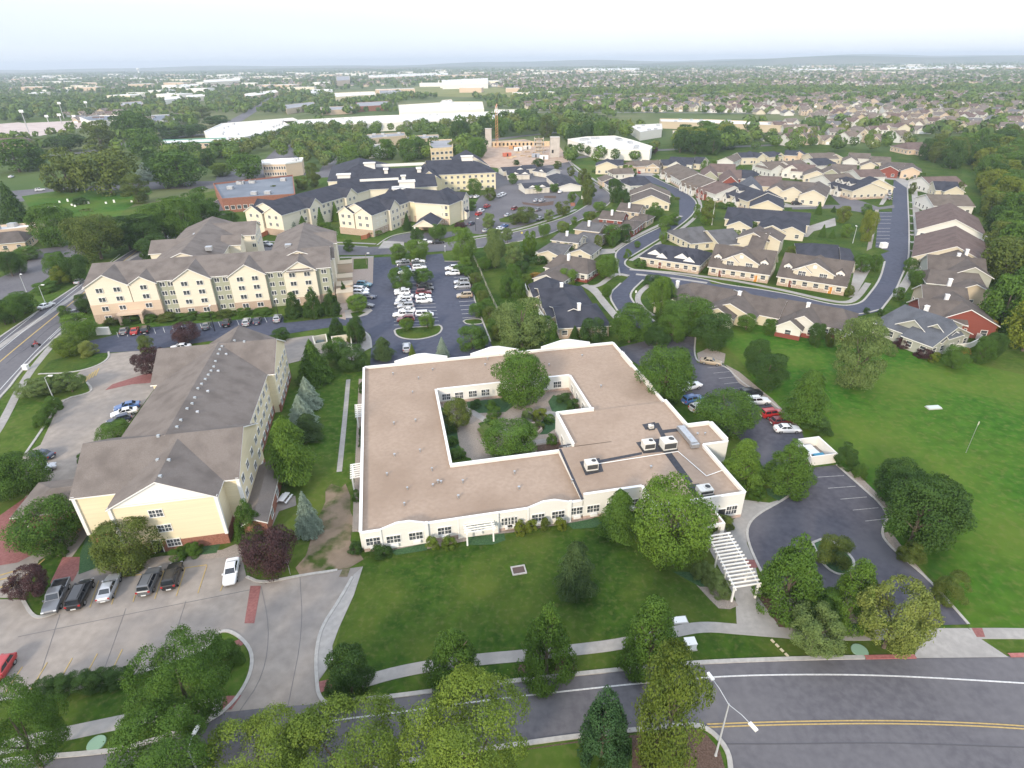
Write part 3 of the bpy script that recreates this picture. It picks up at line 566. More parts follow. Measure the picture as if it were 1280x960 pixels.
def tree(kind, leaf, view, base, top, width, label, lod=0, group=None):
    """trunk foot seen at base, tip at height top, crown this wide, all in the numbers of one study view"""
    ox, oy, s = VIEW[view]; bx, by = ox+base[0]/s, oy+base[1]/s
    x, y = at(bx, by); wd = width/s*proj(x, y, 4)[2]/F_PX
    H = height_for(x, y, oy+top/s) if kind in ('con', 'pine') else crown_height(x, y, oy+top/s, wd, .3 if kind in ('pyr', 'poplar') else .5)
    x, y = at(bx+.9*(bx-proj(x, y, H*.5)[0]), by); dd = proj(x, y, H*.5)[2]
    return put_tree(x, y, max(H, .6), width/s*dd/F_PX*1.06, kind, leaf, label, lod, group=group)

# ---------------------------------------------------------------- buildings
WIN = {}
def window_mesh(w_, h_, style):
    k = (round(w_, 2), round(h_, 2), style)
    if k not in WIN:
        b = MB(); pn = MB(); f = .09 if style != 'far' else .12
        (pn if style == 'grid' else b).box(-w_/2, w_/2, -.02, .05, -h_/2, h_/2, 0 if style == 'grid' else 1)
        for x0, x1, z0, z1 in ((-w_/2-f, -w_/2, -h_/2, h_/2), (w_/2, w_/2+f, -h_/2, h_/2), (-w_/2-f, w_/2+f, h_/2, h_/2+f), (-w_/2-f*1.3, w_/2+f*1.3, -h_/2-f*1.2, -h_/2)):
            b.box(x0, x1, -.075, .04, z0, z1, 0)
        if style in ('double', 'grid'): b.box(-.05, .05, -.06, .03, -h_/2, h_/2, 0)
        if style in ('sash', 'grid'): b.box(-w_/2, w_/2, -.05, .03, -.03, .03, 0)
        if style == 'grid':
            for s in (-1, 1): b.box(s*w_/4-.02, s*w_/4+.02, -.045, .03, -h_/2, h_/2, 0)
        WIN[k] = b.mesh('window', [WHITE, GLASS])
        if style == 'grid': WIN[k, 'pane'] = pn.mesh('pane', GLASS)
    return WIN[k]
FACE = {'S': 0.0, 'E': math.pi/2, 'N': math.pi, 'W': -math.pi/2}
class Bldg:
    def __init__(s, name, label, cat, org, ang, roofm, wallm, trim=None, group=None):
        s.root = thing(name, label, cat, (org[0], org[1], 0), ang, group); s.ang = ang; s.org = org
        s.wall, s.roof = MB(), MB(); s.rm, s.wm, s.tm = roofm, list(wallm) if isinstance(wallm, (list, tuple)) else [wallm], trim or WHITE
        s.blocks = []; s.n = 0
    def gable(s, x0, x1, y0, y1, ze, zr, ax='x', h0=0, h1=0, ov=.45, wm=0, t=.2, walls=True, z0=0.0):
        e = s.n*.007; s.n += 1; x0 += e; x1 -= e; y0 += e; y1 -= e; ze += e*.6; zr += e*.8
        s.blocks.append((x0, x1, y0, y1, ze, zr, ax, h0, h1, wm))
        if walls: s.wall.box(x0, x1, y0, y1, z0, ze-.08, wm, bot=False)
        sw = (lambda p: p) if ax == 'x' else (lambda p: (p[1], p[0], p[2]))
        if ax == 'y': x0, x1, y0, y1 = y0, y1, x0, x1
        ym = (y0+y1)/2; sl = (zr-ze)/((y1-y0)/2); zo = ze-sl*ov
        ax0, ax1 = x0-ov, x1+ov; r0 = x0+h0 if h0 else ax0; r1 = x1-h1 if h1 else ax1
        if walls:
            if not h0: s.wall.quad([sw((x0, y0, ze-.1)), sw((x0, y1, ze-.1)), sw((x0, ym, zr-.1))], wm)
            if not h1: s.wall.quad([sw((x1, y0, ze-.1)), sw((x1, y1, ze-.1)), sw((x1, ym, zr-.1))], wm)
        A, B, C, D = (ax0, y0-ov, zo), (ax1, y0-ov, zo), (ax1, y1+ov, zo), (ax0, y1+ov, zo); P, Q = (r0, ym, zr), (r1, ym, zr)
        dn = lambda p: (p[0], p[1], p[2]-t)
        for f in ((A, B, Q, P), (C, D, P, Q)):
            s.roof.quad([sw(p) for p in f], 0); s.roof.quad([sw(dn(p)) for p in f[::-1]], 1)
        s.roof.quad([sw(p) for p in (A, dn(A), dn(B), B)], 1); s.roof.quad([sw(p) for p in (C, dn(C), dn(D), D)], 1)
        for hip, (U, V_, Rr) in ((h0, (D, A, P)), (h1, (B, C, Q))):
            if hip:
                s.roof.quad([sw(p) for p in (U, V_, Rr)], 0); s.roof.quad([sw(dn(p)) for p in (V_, U, Rr)], 1); s.roof.quad([sw(p) for p in (U, dn(U), dn(V_), V_)], 1)
            else:
                s.roof.quad([sw(p) for p in (U, dn(U), dn(Rr), Rr)], 1); s.roof.quad([sw(p) for p in (Rr, dn(Rr), dn(V_), V_)], 1)
    def course(s, x0, x1, y0, y1, z0, z1, m, p=.05):
        s.wall.box(x0-p, x1+p, y0-p, y1+p, z0, z1, m, bot=False)
    def corner(s, x, y, z0, z1, wd=.22):
        s.wall.box(x-wd, x+wd, y-wd, y+wd, z0, z1, len(s.wm))
    def window(s, x, y, z, w_, h_, face, style='double'):
        o = ob('window', window_mesh(w_, h_, style), s.root, (x, y, z), FACE[face])
        if style == 'grid': ob('pane', WIN[(round(w_, 2), round(h_, 2), style), 'pane'], o)
        return o
    def part(s, name, mb, mats): return mb.build(name, mats, s.root)
    def door(s, x, y, face, w_=1.0, h_=2.1, m=None):
        b = MB(); b.box(-w_/2, w_/2, -.06, .04, 0.02, h_, 0); b.box(-w_/2-.1, -w_/2, -.09, .04, 0.02, h_+.1, 1); b.box(w_/2, w_/2+.1, -.09, .04, .02, h_+.1, 1); b.box(-w_/2, w_/2, -.085, .04, h_, h_+.1, 1)
        o = b.build('door', [m or mat('door paint', (0.16,0.06,0.04)), WHITE], s.root); o.location = (x, y, 0); o.rotation_euler = (0, 0, FACE[face]); return o
    def garage(s, x, y, face, w_=4.8, h_=2.3):
        b = MB(); b.box(-w_/2, w_/2, -.05, .04, 0.02, h_, 0)
        for i in range(1, 4): b.box(-w_/2, w_/2, -.065, -.04, h_*i/4-.015, h_*i/4+.015, 1)
        o = b.build('garage_door', [mat('garage door paint', (0.62,0.58,0.50)), mat('groove', (0.35,0.33,0.30))], s.root); o.location = (x, y, 0); o.rotation_euler = (0, 0, FACE[face]); return o
    def chimney(s, x, y, z, wd=.8, h=.75, m=None):
        b = MB(); b.box(-wd/2, wd/2, -wd/2, wd/2, -1.2, h, 0); b.box(-wd/2-.08, wd/2+.08, -wd/2-.08, wd/2+.08, h, h+.12, 0)
        o = b.build('chimney', [m or WHITE], s.root); o.location = (x, y, z); return o
    def vent(s, x, y, z, r=.12, h=.45):
        b = MB(); b.tube([(0,0,-.3),(0,0,h)], r, 8); b.tube([(0,0,h),(0,0,h+.1)], r*1.6, 8)
        o = b.build('roof_vent', [METAL], s.root); o.location = (x, y, z); return o
    def finish(s, wallname='wall'):
        s.part(wallname, s.wall, s.wm+[s.tm]); s.part('roof', s.roof, [s.rm, s.tm]); return s
    def loc(s, p):
        c, q = math.cos(s.ang), math.sin(s.ang); dx, dy = p[0]-s.org[0], p[1]-s.org[1]; return dx*c+dy*q, -dx*q+dy*c
    def faces_cam(s, x, y, face):
        a = s.ang+FACE[face]-math.pi/2; c, q = math.cos(s.ang), math.sin(s.ang); wx, wy = s.org[0]+x*c-y*q, s.org[1]+x*q+y*c
        return -(wx*math.cos(a)+wy*math.sin(a))/math.hypot(wx, wy) > -0.12
    def free(s, x, y, z, skip):
        return not any(k != skip and b[0]-.1 < x < b[1]+.1 and b[2]-.1 < y < b[3]+.1 and z < b[4]+.2 for k, b in enumerate(s.blocks))
    def auto_windows(s, zs, step=3.4, w_=1.3, h_=1.35, style='sash', only=None, gable_z=None):
        for k, (x0, x1, y0, y1, ze, zr, ax, h0, h1, wm) in enumerate(s.blocks):
            if only is not None and k not in only: continue
            for face in 'SEWN':
                horiz = face in 'SN'; a, c = (x0, x1) if horiz else (y0, y1); Ln = c-a; n = max(1, int((Ln-.8)/step)); fx = {'S': y0, 'N': y1, 'E': x1, 'W': x0}[face]
                for i in range(n):
                    u = a+Ln*(i+.5)/n; x, y = (u, fx) if horiz else (fx, u)
                    if not s.faces_cam(x, y, face): continue
                    for z in zs:
                        if z+h_/2 < ze-.25 and s.free(x, y, z, k): s.window(x, y, z, w_, h_, face, style)

# ---------------------------------------------------------------- vehicles
CARGLASS = mat('car glass', (0.018, 0.022, 0.028), rough=0.06, spec=0.8); TYRE = mat('tyre', (0.018, 0.018, 0.019), rough=.85); RIM = mat('alloy rim', (0.45, 0.46, 0.48), rough=.35, metal=.8)
LAMPW = mat('headlamp lens', (0.75, 0.78, 0.80), rough=.15, spec=.8); LAMPR = mat('tail lamp lens', (0.35, 0.02, 0.02), rough=.2, spec=.7); PLATE = mat('number plate', (.6,.6,.58)); UNDER = mat('car underside', (0.02,0.02,0.02), rough=.9)
PAINT = {'white': (0.74,0.75,0.76), 'silver': (0.42,0.43,0.45), 'grey': (0.16,0.165,0.175), 'black': (0.014,0.014,0.016), 'navy': (0.018,0.028,0.065), 'blue': (0.045,0.11,0.28), 'red': (0.36,0.022,0.022), 'maroon': (0.13,0.018,0.022), 'tan': (0.38,0.31,0.22), 'gold': (0.42,0.38,0.30), 'teal': (0.05,0.16,0.22)}
def carpaint(c):
    n = 'car paint '+c
    if n not in MATS:
        m = mat(n, PAINT[c], rough=.28, spec=.5); b = m.node_tree.nodes['Principled BSDF']; b.inputs['Coat Weight'].default_value = .6; b.inputs['Coat Roughness'].default_value = .06
        if c in ('silver', 'grey', 'gold'): b.inputs['Metallic'].default_value = .35
    return MATS[n]
KIND = {
 'sedan': dict(L=4.75, Wd=1.82, sec=[(-2.37,.42,.78,.72),(-2.25,.30,.98,.84),(-1.6,.22,1.02,.91),(0,.20,.98,.91),(1.0,.22,.96,.91),(1.9,.25,.84,.87),(2.25,.30,.74,.78),(2.37,.40,.60,.64)], base=(-1.85, 1.05), roof=(-1.0, .15), zb=.95, zr=1.46, wb=.80, wr=.62),
 'suv': dict(L=4.7, Wd=1.9, sec=[(-2.35,.45,1.05,.80),(-2.28,.34,1.16,.90),(-1.6,.28,1.16,.95),(0,.26,1.12,.95),(1.0,.28,1.10,.95),(1.9,.30,1.00,.92),(2.25,.36,.90,.84),(2.36,.46,.72,.72)], base=(-2.28, 1.05), roof=(-2.0, .25), zb=1.10, zr=1.74, wb=.86, wr=.72),
 'van': dict(L=5.0, Wd=1.95, sec=[(-2.5,.40,1.05,.84),(-2.42,.28,1.12,.93),(-1.6,.24,1.12,.97),(0,.22,1.08,.97),(1.2,.24,1.02,.97),(2.0,.28,.90,.92),(2.4,.34,.76,.82),(2.5,.42,.62,.70)], base=(-2.42, 1.75), roof=(-2.2, .65), zb=1.04, zr=1.76, wb=.88, wr=.74),
 'pickup': dict(L=5.6, Wd=1.95, sec=[(-2.8,.50,.92,.90),(-2.7,.42,.94,.95),(-.7,.36,.94,.97),(0,.34,1.12,.97),(1.2,.36,1.14,.97),(2.2,.38,1.06,.94),(2.7,.44,.94,.88),(2.8,.54,.78,.78)], base=(-.95, 1.25), roof=(-.75, .55), zb=1.10, zr=1.80, wb=.88, wr=.74),
 'hatch': dict(L=4.2, Wd=1.78, sec=[(-2.1,.42,.92,.74),(-2.02,.30,1.02,.84),(-1.4,.22,1.02,.89),(0,.20,.98,.89),(.9,.22,.95,.89),(1.7,.25,.84,.85),(2.0,.30,.74,.76),(2.1,.40,.60,.64)], base=(-2.0, 1.05), roof=(-1.55, .2), zb=.96, zr=1.50, wb=.79, wr=.63)}
CARM = {}
def car_meshes(kind):
    if kind in CARM: return CARM[kind]
    K = KIND[kind]; b = MB(); rings = []
    for x, z0, z1, hw in K['sec']:
        zm = z0+(z1-z0)*.55; pts = [(-hw*.88, z0), (-hw, zm-.08), (-hw, zm+.10), (-hw*.93, z1-.04), (-hw*.78, z1), (hw*.78, z1), (hw*.93, z1-.04), (hw, zm+.10), (hw, zm-.08), (hw*.88, z0)]
        rings.append(len(b.v)); b.v += [(x, p[0], p[1]) for p in pts]
    n = 10
    for i in range(len(rings)-1):
        for k in range(n):
            k2 = (k+1) % n; b.f.append((rings[i]+k, rings[i]+k2, rings[i+1]+k2, rings[i+1]+k)); b.m.append(1 if k == 9 else 0)
    b.f.append(tuple(rings[0]+k for k in range(n))); b.m.append(0); b.f.append(tuple(rings[-1]+k for k in reversed(range(n)))); b.m.append(0)
    (bx0, bx1), (rx0, rx1), zb, zr, wb, wr = K['base'], K['roof'], K['zb'], K['zr'], K['wb'], K['wr']
    B = [(bx0,-wb,zb-.1),(bx1,-wb*.95,zb-.1),(bx1,wb*.95,zb-.1),(bx0,wb,zb-.1)]; T = [(rx0,-wr,zr-.05),(rx1,-wr,zr-.05),(rx1,wr,zr-.05),(rx0,wr,zr-.05)]; U = [(rx0+.18,-wr+.15,zr),(rx1-.15,-wr+.15,zr),(rx1-.15,wr-.15,zr),(rx0+.18,wr-.15,zr)]
    for lo, hi in ((B, T), (T, U)):
        for i in range(4): b.quad([lo[i], lo[(i+1)%4], hi[(i+1)%4], hi[i]], 0)
    b.quad(U, 0)
    if kind == 'pickup':
        for y0, y1 in ((-.97,-.86),(.86,.97)): b.box(-2.75, -.95, y0, y1, .8, 1.18, 0)
        b.box(-2.79, -2.68, -.90, .90, .7, 1.16, 0); b.box(-2.66, -.97, -.85, .85, .90, .965, 1)
    if kind in ('suv', 'van'):
        for y in (-wr+.1, wr-.16): b.box(rx0+.3, rx1-.25, y, y+.06, zr, zr+.05, 1)
    for sx in (-1, 1): b.box(K['L']/2*sx-.07, K['L']/2*sx+.03, -.30, .30, .42, .56, 2) if sx < 0 else None
    for sy in (-1, 1): b.box(bx1-.35, bx1-.15, sy*(wb+.08)-.1, sy*(wb+.08)+.1, zb+.02, zb+.16, 0)
    g = MB(); lerp = lambda a, c, t: tuple(a[i]+(c[i]-a[i])*t for i in range(3))
    def pane(p, q, r, s, iu, iv, o):
        def P(u, v_): return lerp(lerp(p, q, u), lerp(s, r, u), v_)
        N = (Vector(q)-Vector(p)).cross(Vector(s)-Vector(p)).normalized()*o
        g.quad([tuple(Vector(P(u, v_))+N) for u, v_ in ((iu[0], iv[0]), (iu[1], iv[0]), (iu[1], iv[1]), (iu[0], iv[1]))])
    iv = (.24, .93)
    pane(B[1], B[2], T[2], T[1], (.06, .94), iv, .012); pane(B[3], B[0], T[0], T[3], (.07, .93), (.3, .92), .012)
    for p, q, r, s in ((B[0], B[1], T[1], T[0]), (B[2], B[3], T[3], T[2])):
        for iu in ((.07, .47), (.52, .93)): pane(p, q, r, s, iu, iv, .012)
    wh = MB(); R_ = .33 if kind in ('sedan', 'hatch') else .37
    wh.tube([(0, -.11, 0), (0, .11, 0)], R_, 14, 0); rim = MB(); rim.tube([(0, -.125, 0), (0, .125, 0)], R_*.62, 10, 0)
    x0, x1, zl = K['sec'][0][0], K['sec'][-1][0], K['sec'][-2][2]
    hl = MB(); hl.box(-.14, .06, -.16, .16, -.07, .07); tl = MB(); tl.box(-.06, .10, -.13, .13, -.12, .12)
    CARM[kind] = dict(body=b, glass=g.mesh('window_glass', CARGLASS), wheel=wh.mesh('wheel', TYRE), rim=rim.mesh('rim', RIM), hl=hl.mesh('headlight', LAMPW), tl=tl.mesh('taillight', LAMPR), R=R_, cols={})
    return CARM[kind]
def put_car(x, y, rz, kind, color, label, group=None, cat=None):
    M = car_meshes(kind); K = KIND[kind]
    if color not in M['cols']:
        me = M['body'].mesh('body', [carpaint(color), UNDER, PLATE])
        M['cols'][color] = me
    t = thing({'sedan':'sedan_car','hatch':'hatchback_car','suv':'suv_car','van':'minivan','pickup':'pickup_truck'}[kind], label, cat or {'van': 'van', 'pickup': 'truck'}.get(kind, 'car'), (x, y, .03), rz, group)
    ob('body', M['cols'][color], t); ob('window_glass', M['glass'], t)
    wbx = K['L']*.30; wy = K['Wd']/2-.12
    for sx in (-1, 1):
        for sy in (-1, 1): ob('rim', M['rim'], ob('wheel', M['wheel'], t, (sx*wbx, sy*wy, M['R'])))
    xf, zf, hf = K['sec'][-2][0], K['sec'][-2][2], K['sec'][-2][3]; xb, zb_, hb = K['sec'][1][0], K['sec'][1][2], K['sec'][1][3]
    for sy in (-1, 1):
        ob('headlight', M['hl'], t, (xf+.05, sy*(hf-.2), zf-.13)); ob('taillight', M['tl'], t, (xb-.05, sy*(hb-.16), zb_-.18))
    return t
def car(kind, color, view, c, nose, label, group=None):
    x, y = W(view, c, .4); fx, fy = W(view, nose, .4)
    return put_car(x, y, math.atan2(fy-y, fx-x), kind, color, label, group)
# ---------------------------------------------------------------- roofs and walls
RF_BROWN = shingle('brown shingle', (0.150,0.127,0.112), (0.212,0.184,0.163)); RF_GREY = shingle('grey shingle', (0.120,0.117,0.120), (0.180,0.176,0.180)); RF_BLACK = shingle('charcoal shingle', (0.036,0.038,0.050), (0.066,0.069,0.086))
RF_RED = shingle('red brown shingle', (0.120,0.086,0.076), (0.180,0.132,0.116)); RF_TAN = shingle('tan shingle', (0.150,0.120,0.098), (0.215,0.178,0.150)); RF_BLUE = shingle('slate shingle', (0.080,0.085,0.098), (0.130,0.138,0.155))
def siding(n, c, f=.93): return mat(n, tuple(x*f for x in c), c, scale=.5, rough=.8, stretch=(.3,.3,9), spec=.2)
WL_CREAM = siding('cream siding', (0.72,0.66,0.53)); WL_YEL = siding('pale yellow siding', (0.74,0.65,0.45)); WL_WHITE = siding('white stucco', (0.74,0.72,0.67), .96); WL_SAGE = siding('sage siding', (0.36,0.37,0.28)); WL_TAN = siding('tan siding', (0.50,0.42,0.31))
WL_PEACH = siding('peach stucco', (0.60,0.47,0.35)); WL_RED = siding('barn red siding', (0.40,0.075,0.055)); WL_GREY = siding('grey green siding', (0.38,0.385,0.33)); WL_YELLOW = siding('butter siding', (0.72,0.64,0.44)); WL_PALE = siding('pale grey siding', (0.60,0.60,0.57))
BRICK = mat('brick wall', (0.22,0.095,0.065), (0.32,0.15,0.105), scale=5, rough=.9, detail=8); BRICKT = mat('tan brick wall', (0.38,0.28,0.21), (0.47,0.365,0.285), scale=4, rough=.9, detail=8); STONE = mat('pinkish stone base', (0.42,0.31,0.26), (0.52,0.40,0.34), scale=3, rough=.9)
GRAVELROOF = mat('gravel ballast roof', (0.325,0.245,0.186), (0.372,0.284,0.218), scale=1.6, rough=.95, detail=12, bump=.3, c3=(0.270,0.198,0.146), scale3=.09, spec=.1)
MEMB = mat('dark roof membrane', (0.035,0.036,0.044), (0.055,0.056,0.066), scale=2, rough=.7)

# ---------------------------------------------------------------- pale flat-roofed care home around a courtyard
WB_O, WB_A = (-21.2, 63.4), R(11.5)
wb = Bldg('care_home', 'large pale flat-roofed single-storey building wrapped around a planted courtyard', 'building', WB_O, WB_A, GRAVELROOF, [WL_WHITE, STONE, WHITE])
def wbu(v, p, z): return wb.loc(W(v, p, z))
ZL, ZH, PL, PH, TH = 2.95, 4.05, 3.42, 4.58, .32
def wseg(a, c, z0, z1, m=0, th=TH, off=0):
    dx, dy = c[0]-a[0], c[1]-a[1]; l = math.hypot(dx, dy); wb.wall.obox(((a[0]+c[0])/2-dy/l*off, (a[1]+c[1])/2+dx/l*off), math.atan2(dy, dx), l, th, z0, z1, m)
def wall_cap(a, c, z0, z1):
    wseg(a, c, z0, z1); wseg(a, c, z1, z1+.09, 2, TH+.14)
    wseg(a, c, z0, z0+.55, 1, TH+.05)
e = .003
wall_cap((0,0), (32.1,0), 0, PL); wall_cap((-.16+e,.17), (-.16+e,52.4), 0, PL+.004); wall_cap((0,52.6), (56.3,52.6), 0, PL+.002); wall_cap((56.3,52.4), (56.3,23.4), 0, PL+.006)
cyl = [(14.2,13.4),(14.2,39.0),(41.7,39.0),(41.7,23.3)]
wall_cap((14.2,13.4-.16), (34.5,13.4-.16), 0, PL+.01); wall_cap((14.2-.16,13.1), (14.2-.16,39.2), 0, PL+.012); wall_cap((14.3,39.16), (41.8,39.16), 0, PL+.014); wall_cap((41.86,39.0), (41.86,23.6), 0, PL+.016)
HP = [(32.25,-.05),(41.4,-.05),(41.4,-4.8),(55.6,-4.8),(55.6,8),(60,8),(60,14.3),(55.8,14.3),(55.8,23.3),(34.6,23.3),(34.6,12.9)]
for i in range(len(HP)-1):
    if i == 8: wall_cap((41.7,23.3), HP[9], 0, PH+.024); wseg(HP[8], (41.7,23.3), 0, ZH-.02, 0, .28)
    else: wall_cap(HP[i], HP[i+1], 0, PH+.003*i)
wseg((34.6,12.9), (32.25,12.9), 0, ZH-.02, 0, .28); wseg((32.25,12.9), (32.25,.1), 0, ZH-.025, 0, .26)
rf = MB()
for x0, x1, y0, y1 in ((0,14.1,0.1,52.5),(14.1,56.2,39.1,52.5),(41.8,56.2,23.3,39.1),(14.1,32.25,0.1,13.3)): rf.quad([(x0,y0,ZL),(x1,y0,ZL),(x1,y1,ZL),(x0,y1,ZL)])
for x0, x1, y0, y1 in ((32.10,41.4,0,13.03),(41.4,55.6,-4.7,12.9),(34.6,55.8,12.9,23.44),(55.6,59.9,8.1,12.9),(55.8,59.9,12.9,14.2)): rf.quad([(x0,y0,ZH),(x1,y0,ZH),(x1,y1,ZH),(x0,y1,ZH)])
wb.part('roof', rf, [GRAVELROOF])
pm = MB()
def patch(pts, z=ZH+.012):
    q = [wbu('Z3', p, z) for p in pts]; pm.poly(q, z+.002*len(pm.f), 0)
patch([(812,472),(878,460),(892,505),(832,518)]); patch([(870,468),(1020,440),(1020,448),(875,477)]); patch([(1000,408),(1118,388),(1135,435),(1025,445)]); patch([(1020,348),(1062,340),(1075,360),(1032,366)])
patch([(1062,345),(1075,342),(1100,388),(1085,392)]); patch([(1085,367),(1150,360),(1152,370),(1090,378)]); patch([(1090,438),(1112,434),(1190,540),(1170,548)]); patch([(1165,550),(1210,545),(1235,585),(1195,590)])
for pts, z in (([(742,430),(750,428),(826,598),(818,600)], ZH+.012), ([(745,418),(790,412),(790,416),(745,424)], ZH+.012)): patch(pts, z)
wb.part('roof_patch', pm, [MEMB])
dr = MB()
for p, q in (((870,480),(1140,438)), ((1140,438),(1235,520)), ((1235,520),(1290,500))): dr.tube([(*wbu('Z3', p, ZH+.1), ZH+.1), (*wbu('Z3', q, ZH+.1), ZH+.1)], .07, 6)
wb.part('roof_pipe', dr, [WHITE])
def hvac(p, lx, ly, h, rot=0, z=ZH):
    x, y = wbu('Z3', p, z+.4); b = MB(); b.box(-lx/2-.15, lx/2+.15, -ly/2-.15, ly/2+.15, .02, .25, 1); b.box(-lx/2, lx/2, -ly/2, ly/2, .25, h, 0); b.box(-lx/2+.1, lx/2-.1, -ly/2-.03, -ly/2, .5, h-.2, 1)
    b.tube([(lx*.2,0,h),(lx*.2,0,h+.12)], min(lx,ly)*.33, 12, 0); b.tube([(lx*.2,0,h+.121),(lx*.2,0,h+.13)], min(lx,ly)*.26, 12, 1)
    o = b.build('rooftop_unit', [mat('beige sheet metal', (0.62,0.60,0.55), (0.70,0.68,0.63), scale=2, rough=.5), mat('dark louvre', (0.06,0.06,0.06))], wb.root); o.location = (x, y, z); o.rotation_euler = (0,0,rot)
hvac((850,490), 1.9, 1.5, 1.5); hvac((1040,422), 1.9, 1.5, 1.5); hvac((1106,420), 2.3, 1.9, 1.7); hvac((1050,356), .8, .7, .8); hvac((1228,570), 2.1, 1.6, 1.1)
x, y = wbu('Z3', (1170,390), ZH+.4); b = MB(); b.box(-.6,.6,-2.6,2.6,.35,1.1,0); b.box(-.7,.7,-3.1,-2.4,.2,.9,0); b.box(-.4,.4,1.8,3.2,.2,.7,0)
o = b.build('rooftop_unit', [METAL], wb.root); o.location = (x, y, ZH)
for p in ((190,180),(255,240),(275,195),(322,165),(265,335),(280,437),(195,450),(193,345),(340,540),(320,500),(238,562),(350,540),(323,550),(408,590),(423,540),(228,615),(497,150),(595,510),(610,560),(820,118),(883,222),(505,130),(710,150),(960,110),(500,240),(787,535),(1050,490),(1230,380),(1205,380),(170,515)):
    z = ZH if p[0] > 760 and p[1] > 290 else ZL; x, y = wbu('Z3', p, z+.2); wb.vent(x, y, z, .10+.04*random.random(), .3+.25*random.random())
# raised gabled parapets, front bays
def wbgable(ua, ub, y, z0, zp, out=-.35, th=.35):
    um = (ua+ub)/2; b = wb.wall; n = len(b.v)
    for yy in (y+out, y+out+th): b.v += [(ua,yy,0),(ub,yy,0),(ub,yy,z0),(um+.9,yy,zp),(um-.9,yy,zp),(ua,yy,z0)]
    b.f.append(tuple(n+i for i in range(6))); b.m.append(0); b.f.append(tuple(n+6+i for i in reversed(range(6)))); b.m.append(0)
    for i in range(6):
        j = (i+1)%6; b.f.append((n+j, n+i, n+6+i, n+6+j)); b.m.append(2 if 2 <= i <= 4 else 0)
    b.box(ua-.12, ub+.12, y+out-.06, y+out+th+.06, z0-.12, z0, 2) if False else None
for a, c, v in (((225,380),(592,330),'D5'), ((250,212),(585,160),'D6')):
    ua, ub = wbu(v, a, 3.7)[0], wbu(v, c, 3.7)[0]; wbgable(ua, ub, 0, 3.72, 4.5); wb.wall.box(ua-.12, ua+.12, -.50, -.34, 0, 3.95, 2); wb.wall.box(ub-.2, ub+.2, -.52, -.33, 0, 4.1, 2)
ua, ub = wbu('D5', (845,310), 3.6)[0], wbu('D5', (1165,262), 3.6)[0]; wb.wall.box(ua, ub, -.42, -.17, 0, 3.72, 0); wb.wall.box(ua-.1, ub+.1, -.47, -.12, 3.72, 3.82, 2); wb.wall.box(ua-.08, ua+.1, -.50, -.40, 0, 3.7, 2); wb.wall.box(ub-.1, ub+.08, -.50, -.40, 0, 3.7, 2)
for a, m_, c in (((195,140),(285,115),(370,122)), ((448,117),(530,88),(606,97)), ((683,94),(760,65),(842,74))):
    ua, ub = wbu('Z3', a, 3.6)[0], wbu('Z3', c, 3.6)[0]; wbgable(ua, ub, 52.6, 4.0, 5.2, out=.0)
for yy in (8, 18.5):
    wb.wall.box(55.9, 56.25, yy+22, yy+28, 0, 4.1, 0); 
wb.wall.box(59.95, 60.3, 8.4, 13.8, 0, 5.0, 0); wb.wall.box(44.5, 51.5, -5.2, -4.9, 0, 5.0, 0)
for v, p in (('D5',(170,500)),('D5',(333,476)),('D5',(512,450)),('D5',(742,413)),('D5',(1005,372)),('D5',(1250,335)),('D6',(120,335)),('D6',(337,298)),('D6',(498,276)),('D6',(645,250)),('D6',(780,232)),('D6',(1085,182)),('D6',(930,205))):
    u = wbu(v, p, 1.75)[0]; bay = any(a-.1 < u < c+.1 for a, c in ((3.0,10.3),(23.4,30.6),(13.9,20.2)))
    y = -.36 if bay else -.17
    if u > 32.2: y = -.22
    if 13.5 < u < 20.5: y = -.43
    wb.window(u, y, 1.75, 1.9, 1.25, 'S', 'grid')
    b = MB(); b.box(-.55, .55, -.35, .0, -.2, .22); o = b.build('wall_air_conditioner', [WHITE], wb.root); o.location = (u+.05, y-.03, .72)
for x in (50.3, 53.8): wb.window(x, -4.98, 1.75, 1.7, 1.5, 'S', 'grid')
for x in (16, 18.6, 21.4, 24.0, 33.5, 36.2, 39.2): wb.window(x, 38.98, 1.6, 1.6, 1.35, 'S', 'grid')
for y in (26, 29, 33, 36.5): wb.window(41.68, y, 1.6, 1.5, 1.35, 'W', 'grid')
for y in (15.4, 18.5): wb.window(34.42, y, 1.6, 1.5, 1.5, 'W', 'grid')
for x in (36.5, 39.5): wb.window(x, 23.5, 1.6, 1.5, 1.4, 'N', 'grid')
for y in (6, 14, 22, 30, 38, 46): wb.window(-.34, y, 1.7, 1.6, 1.25, 'W', 'grid')
for y in (27, 33, 39, 46): wb.window(56.48, y, 1.7, 1.6, 1.25, 'E', 'grid')
wb.door(52.0, -4.97, 'S', 1.6, 2.2, mat('glazed door', (0.06,0.06,0.06), rough=.2))
# entrance porch
b = MB(); b.box(45.0, 50.2, -9.2, -5.0, 2.95, 3.5, 0); b.box(45.3, 49.9, -8.9, -5.3, 3.5, 3.52, 1)
for x, y in ((45.3,-8.9),(49.9,-8.9)): b.box(x-.3, x+.3, y-.3, y+.3, 0, 2.95, 0)
wb.part('entrance_porch', b, [WL_WHITE, GRAVELROOF])
wb.finish()
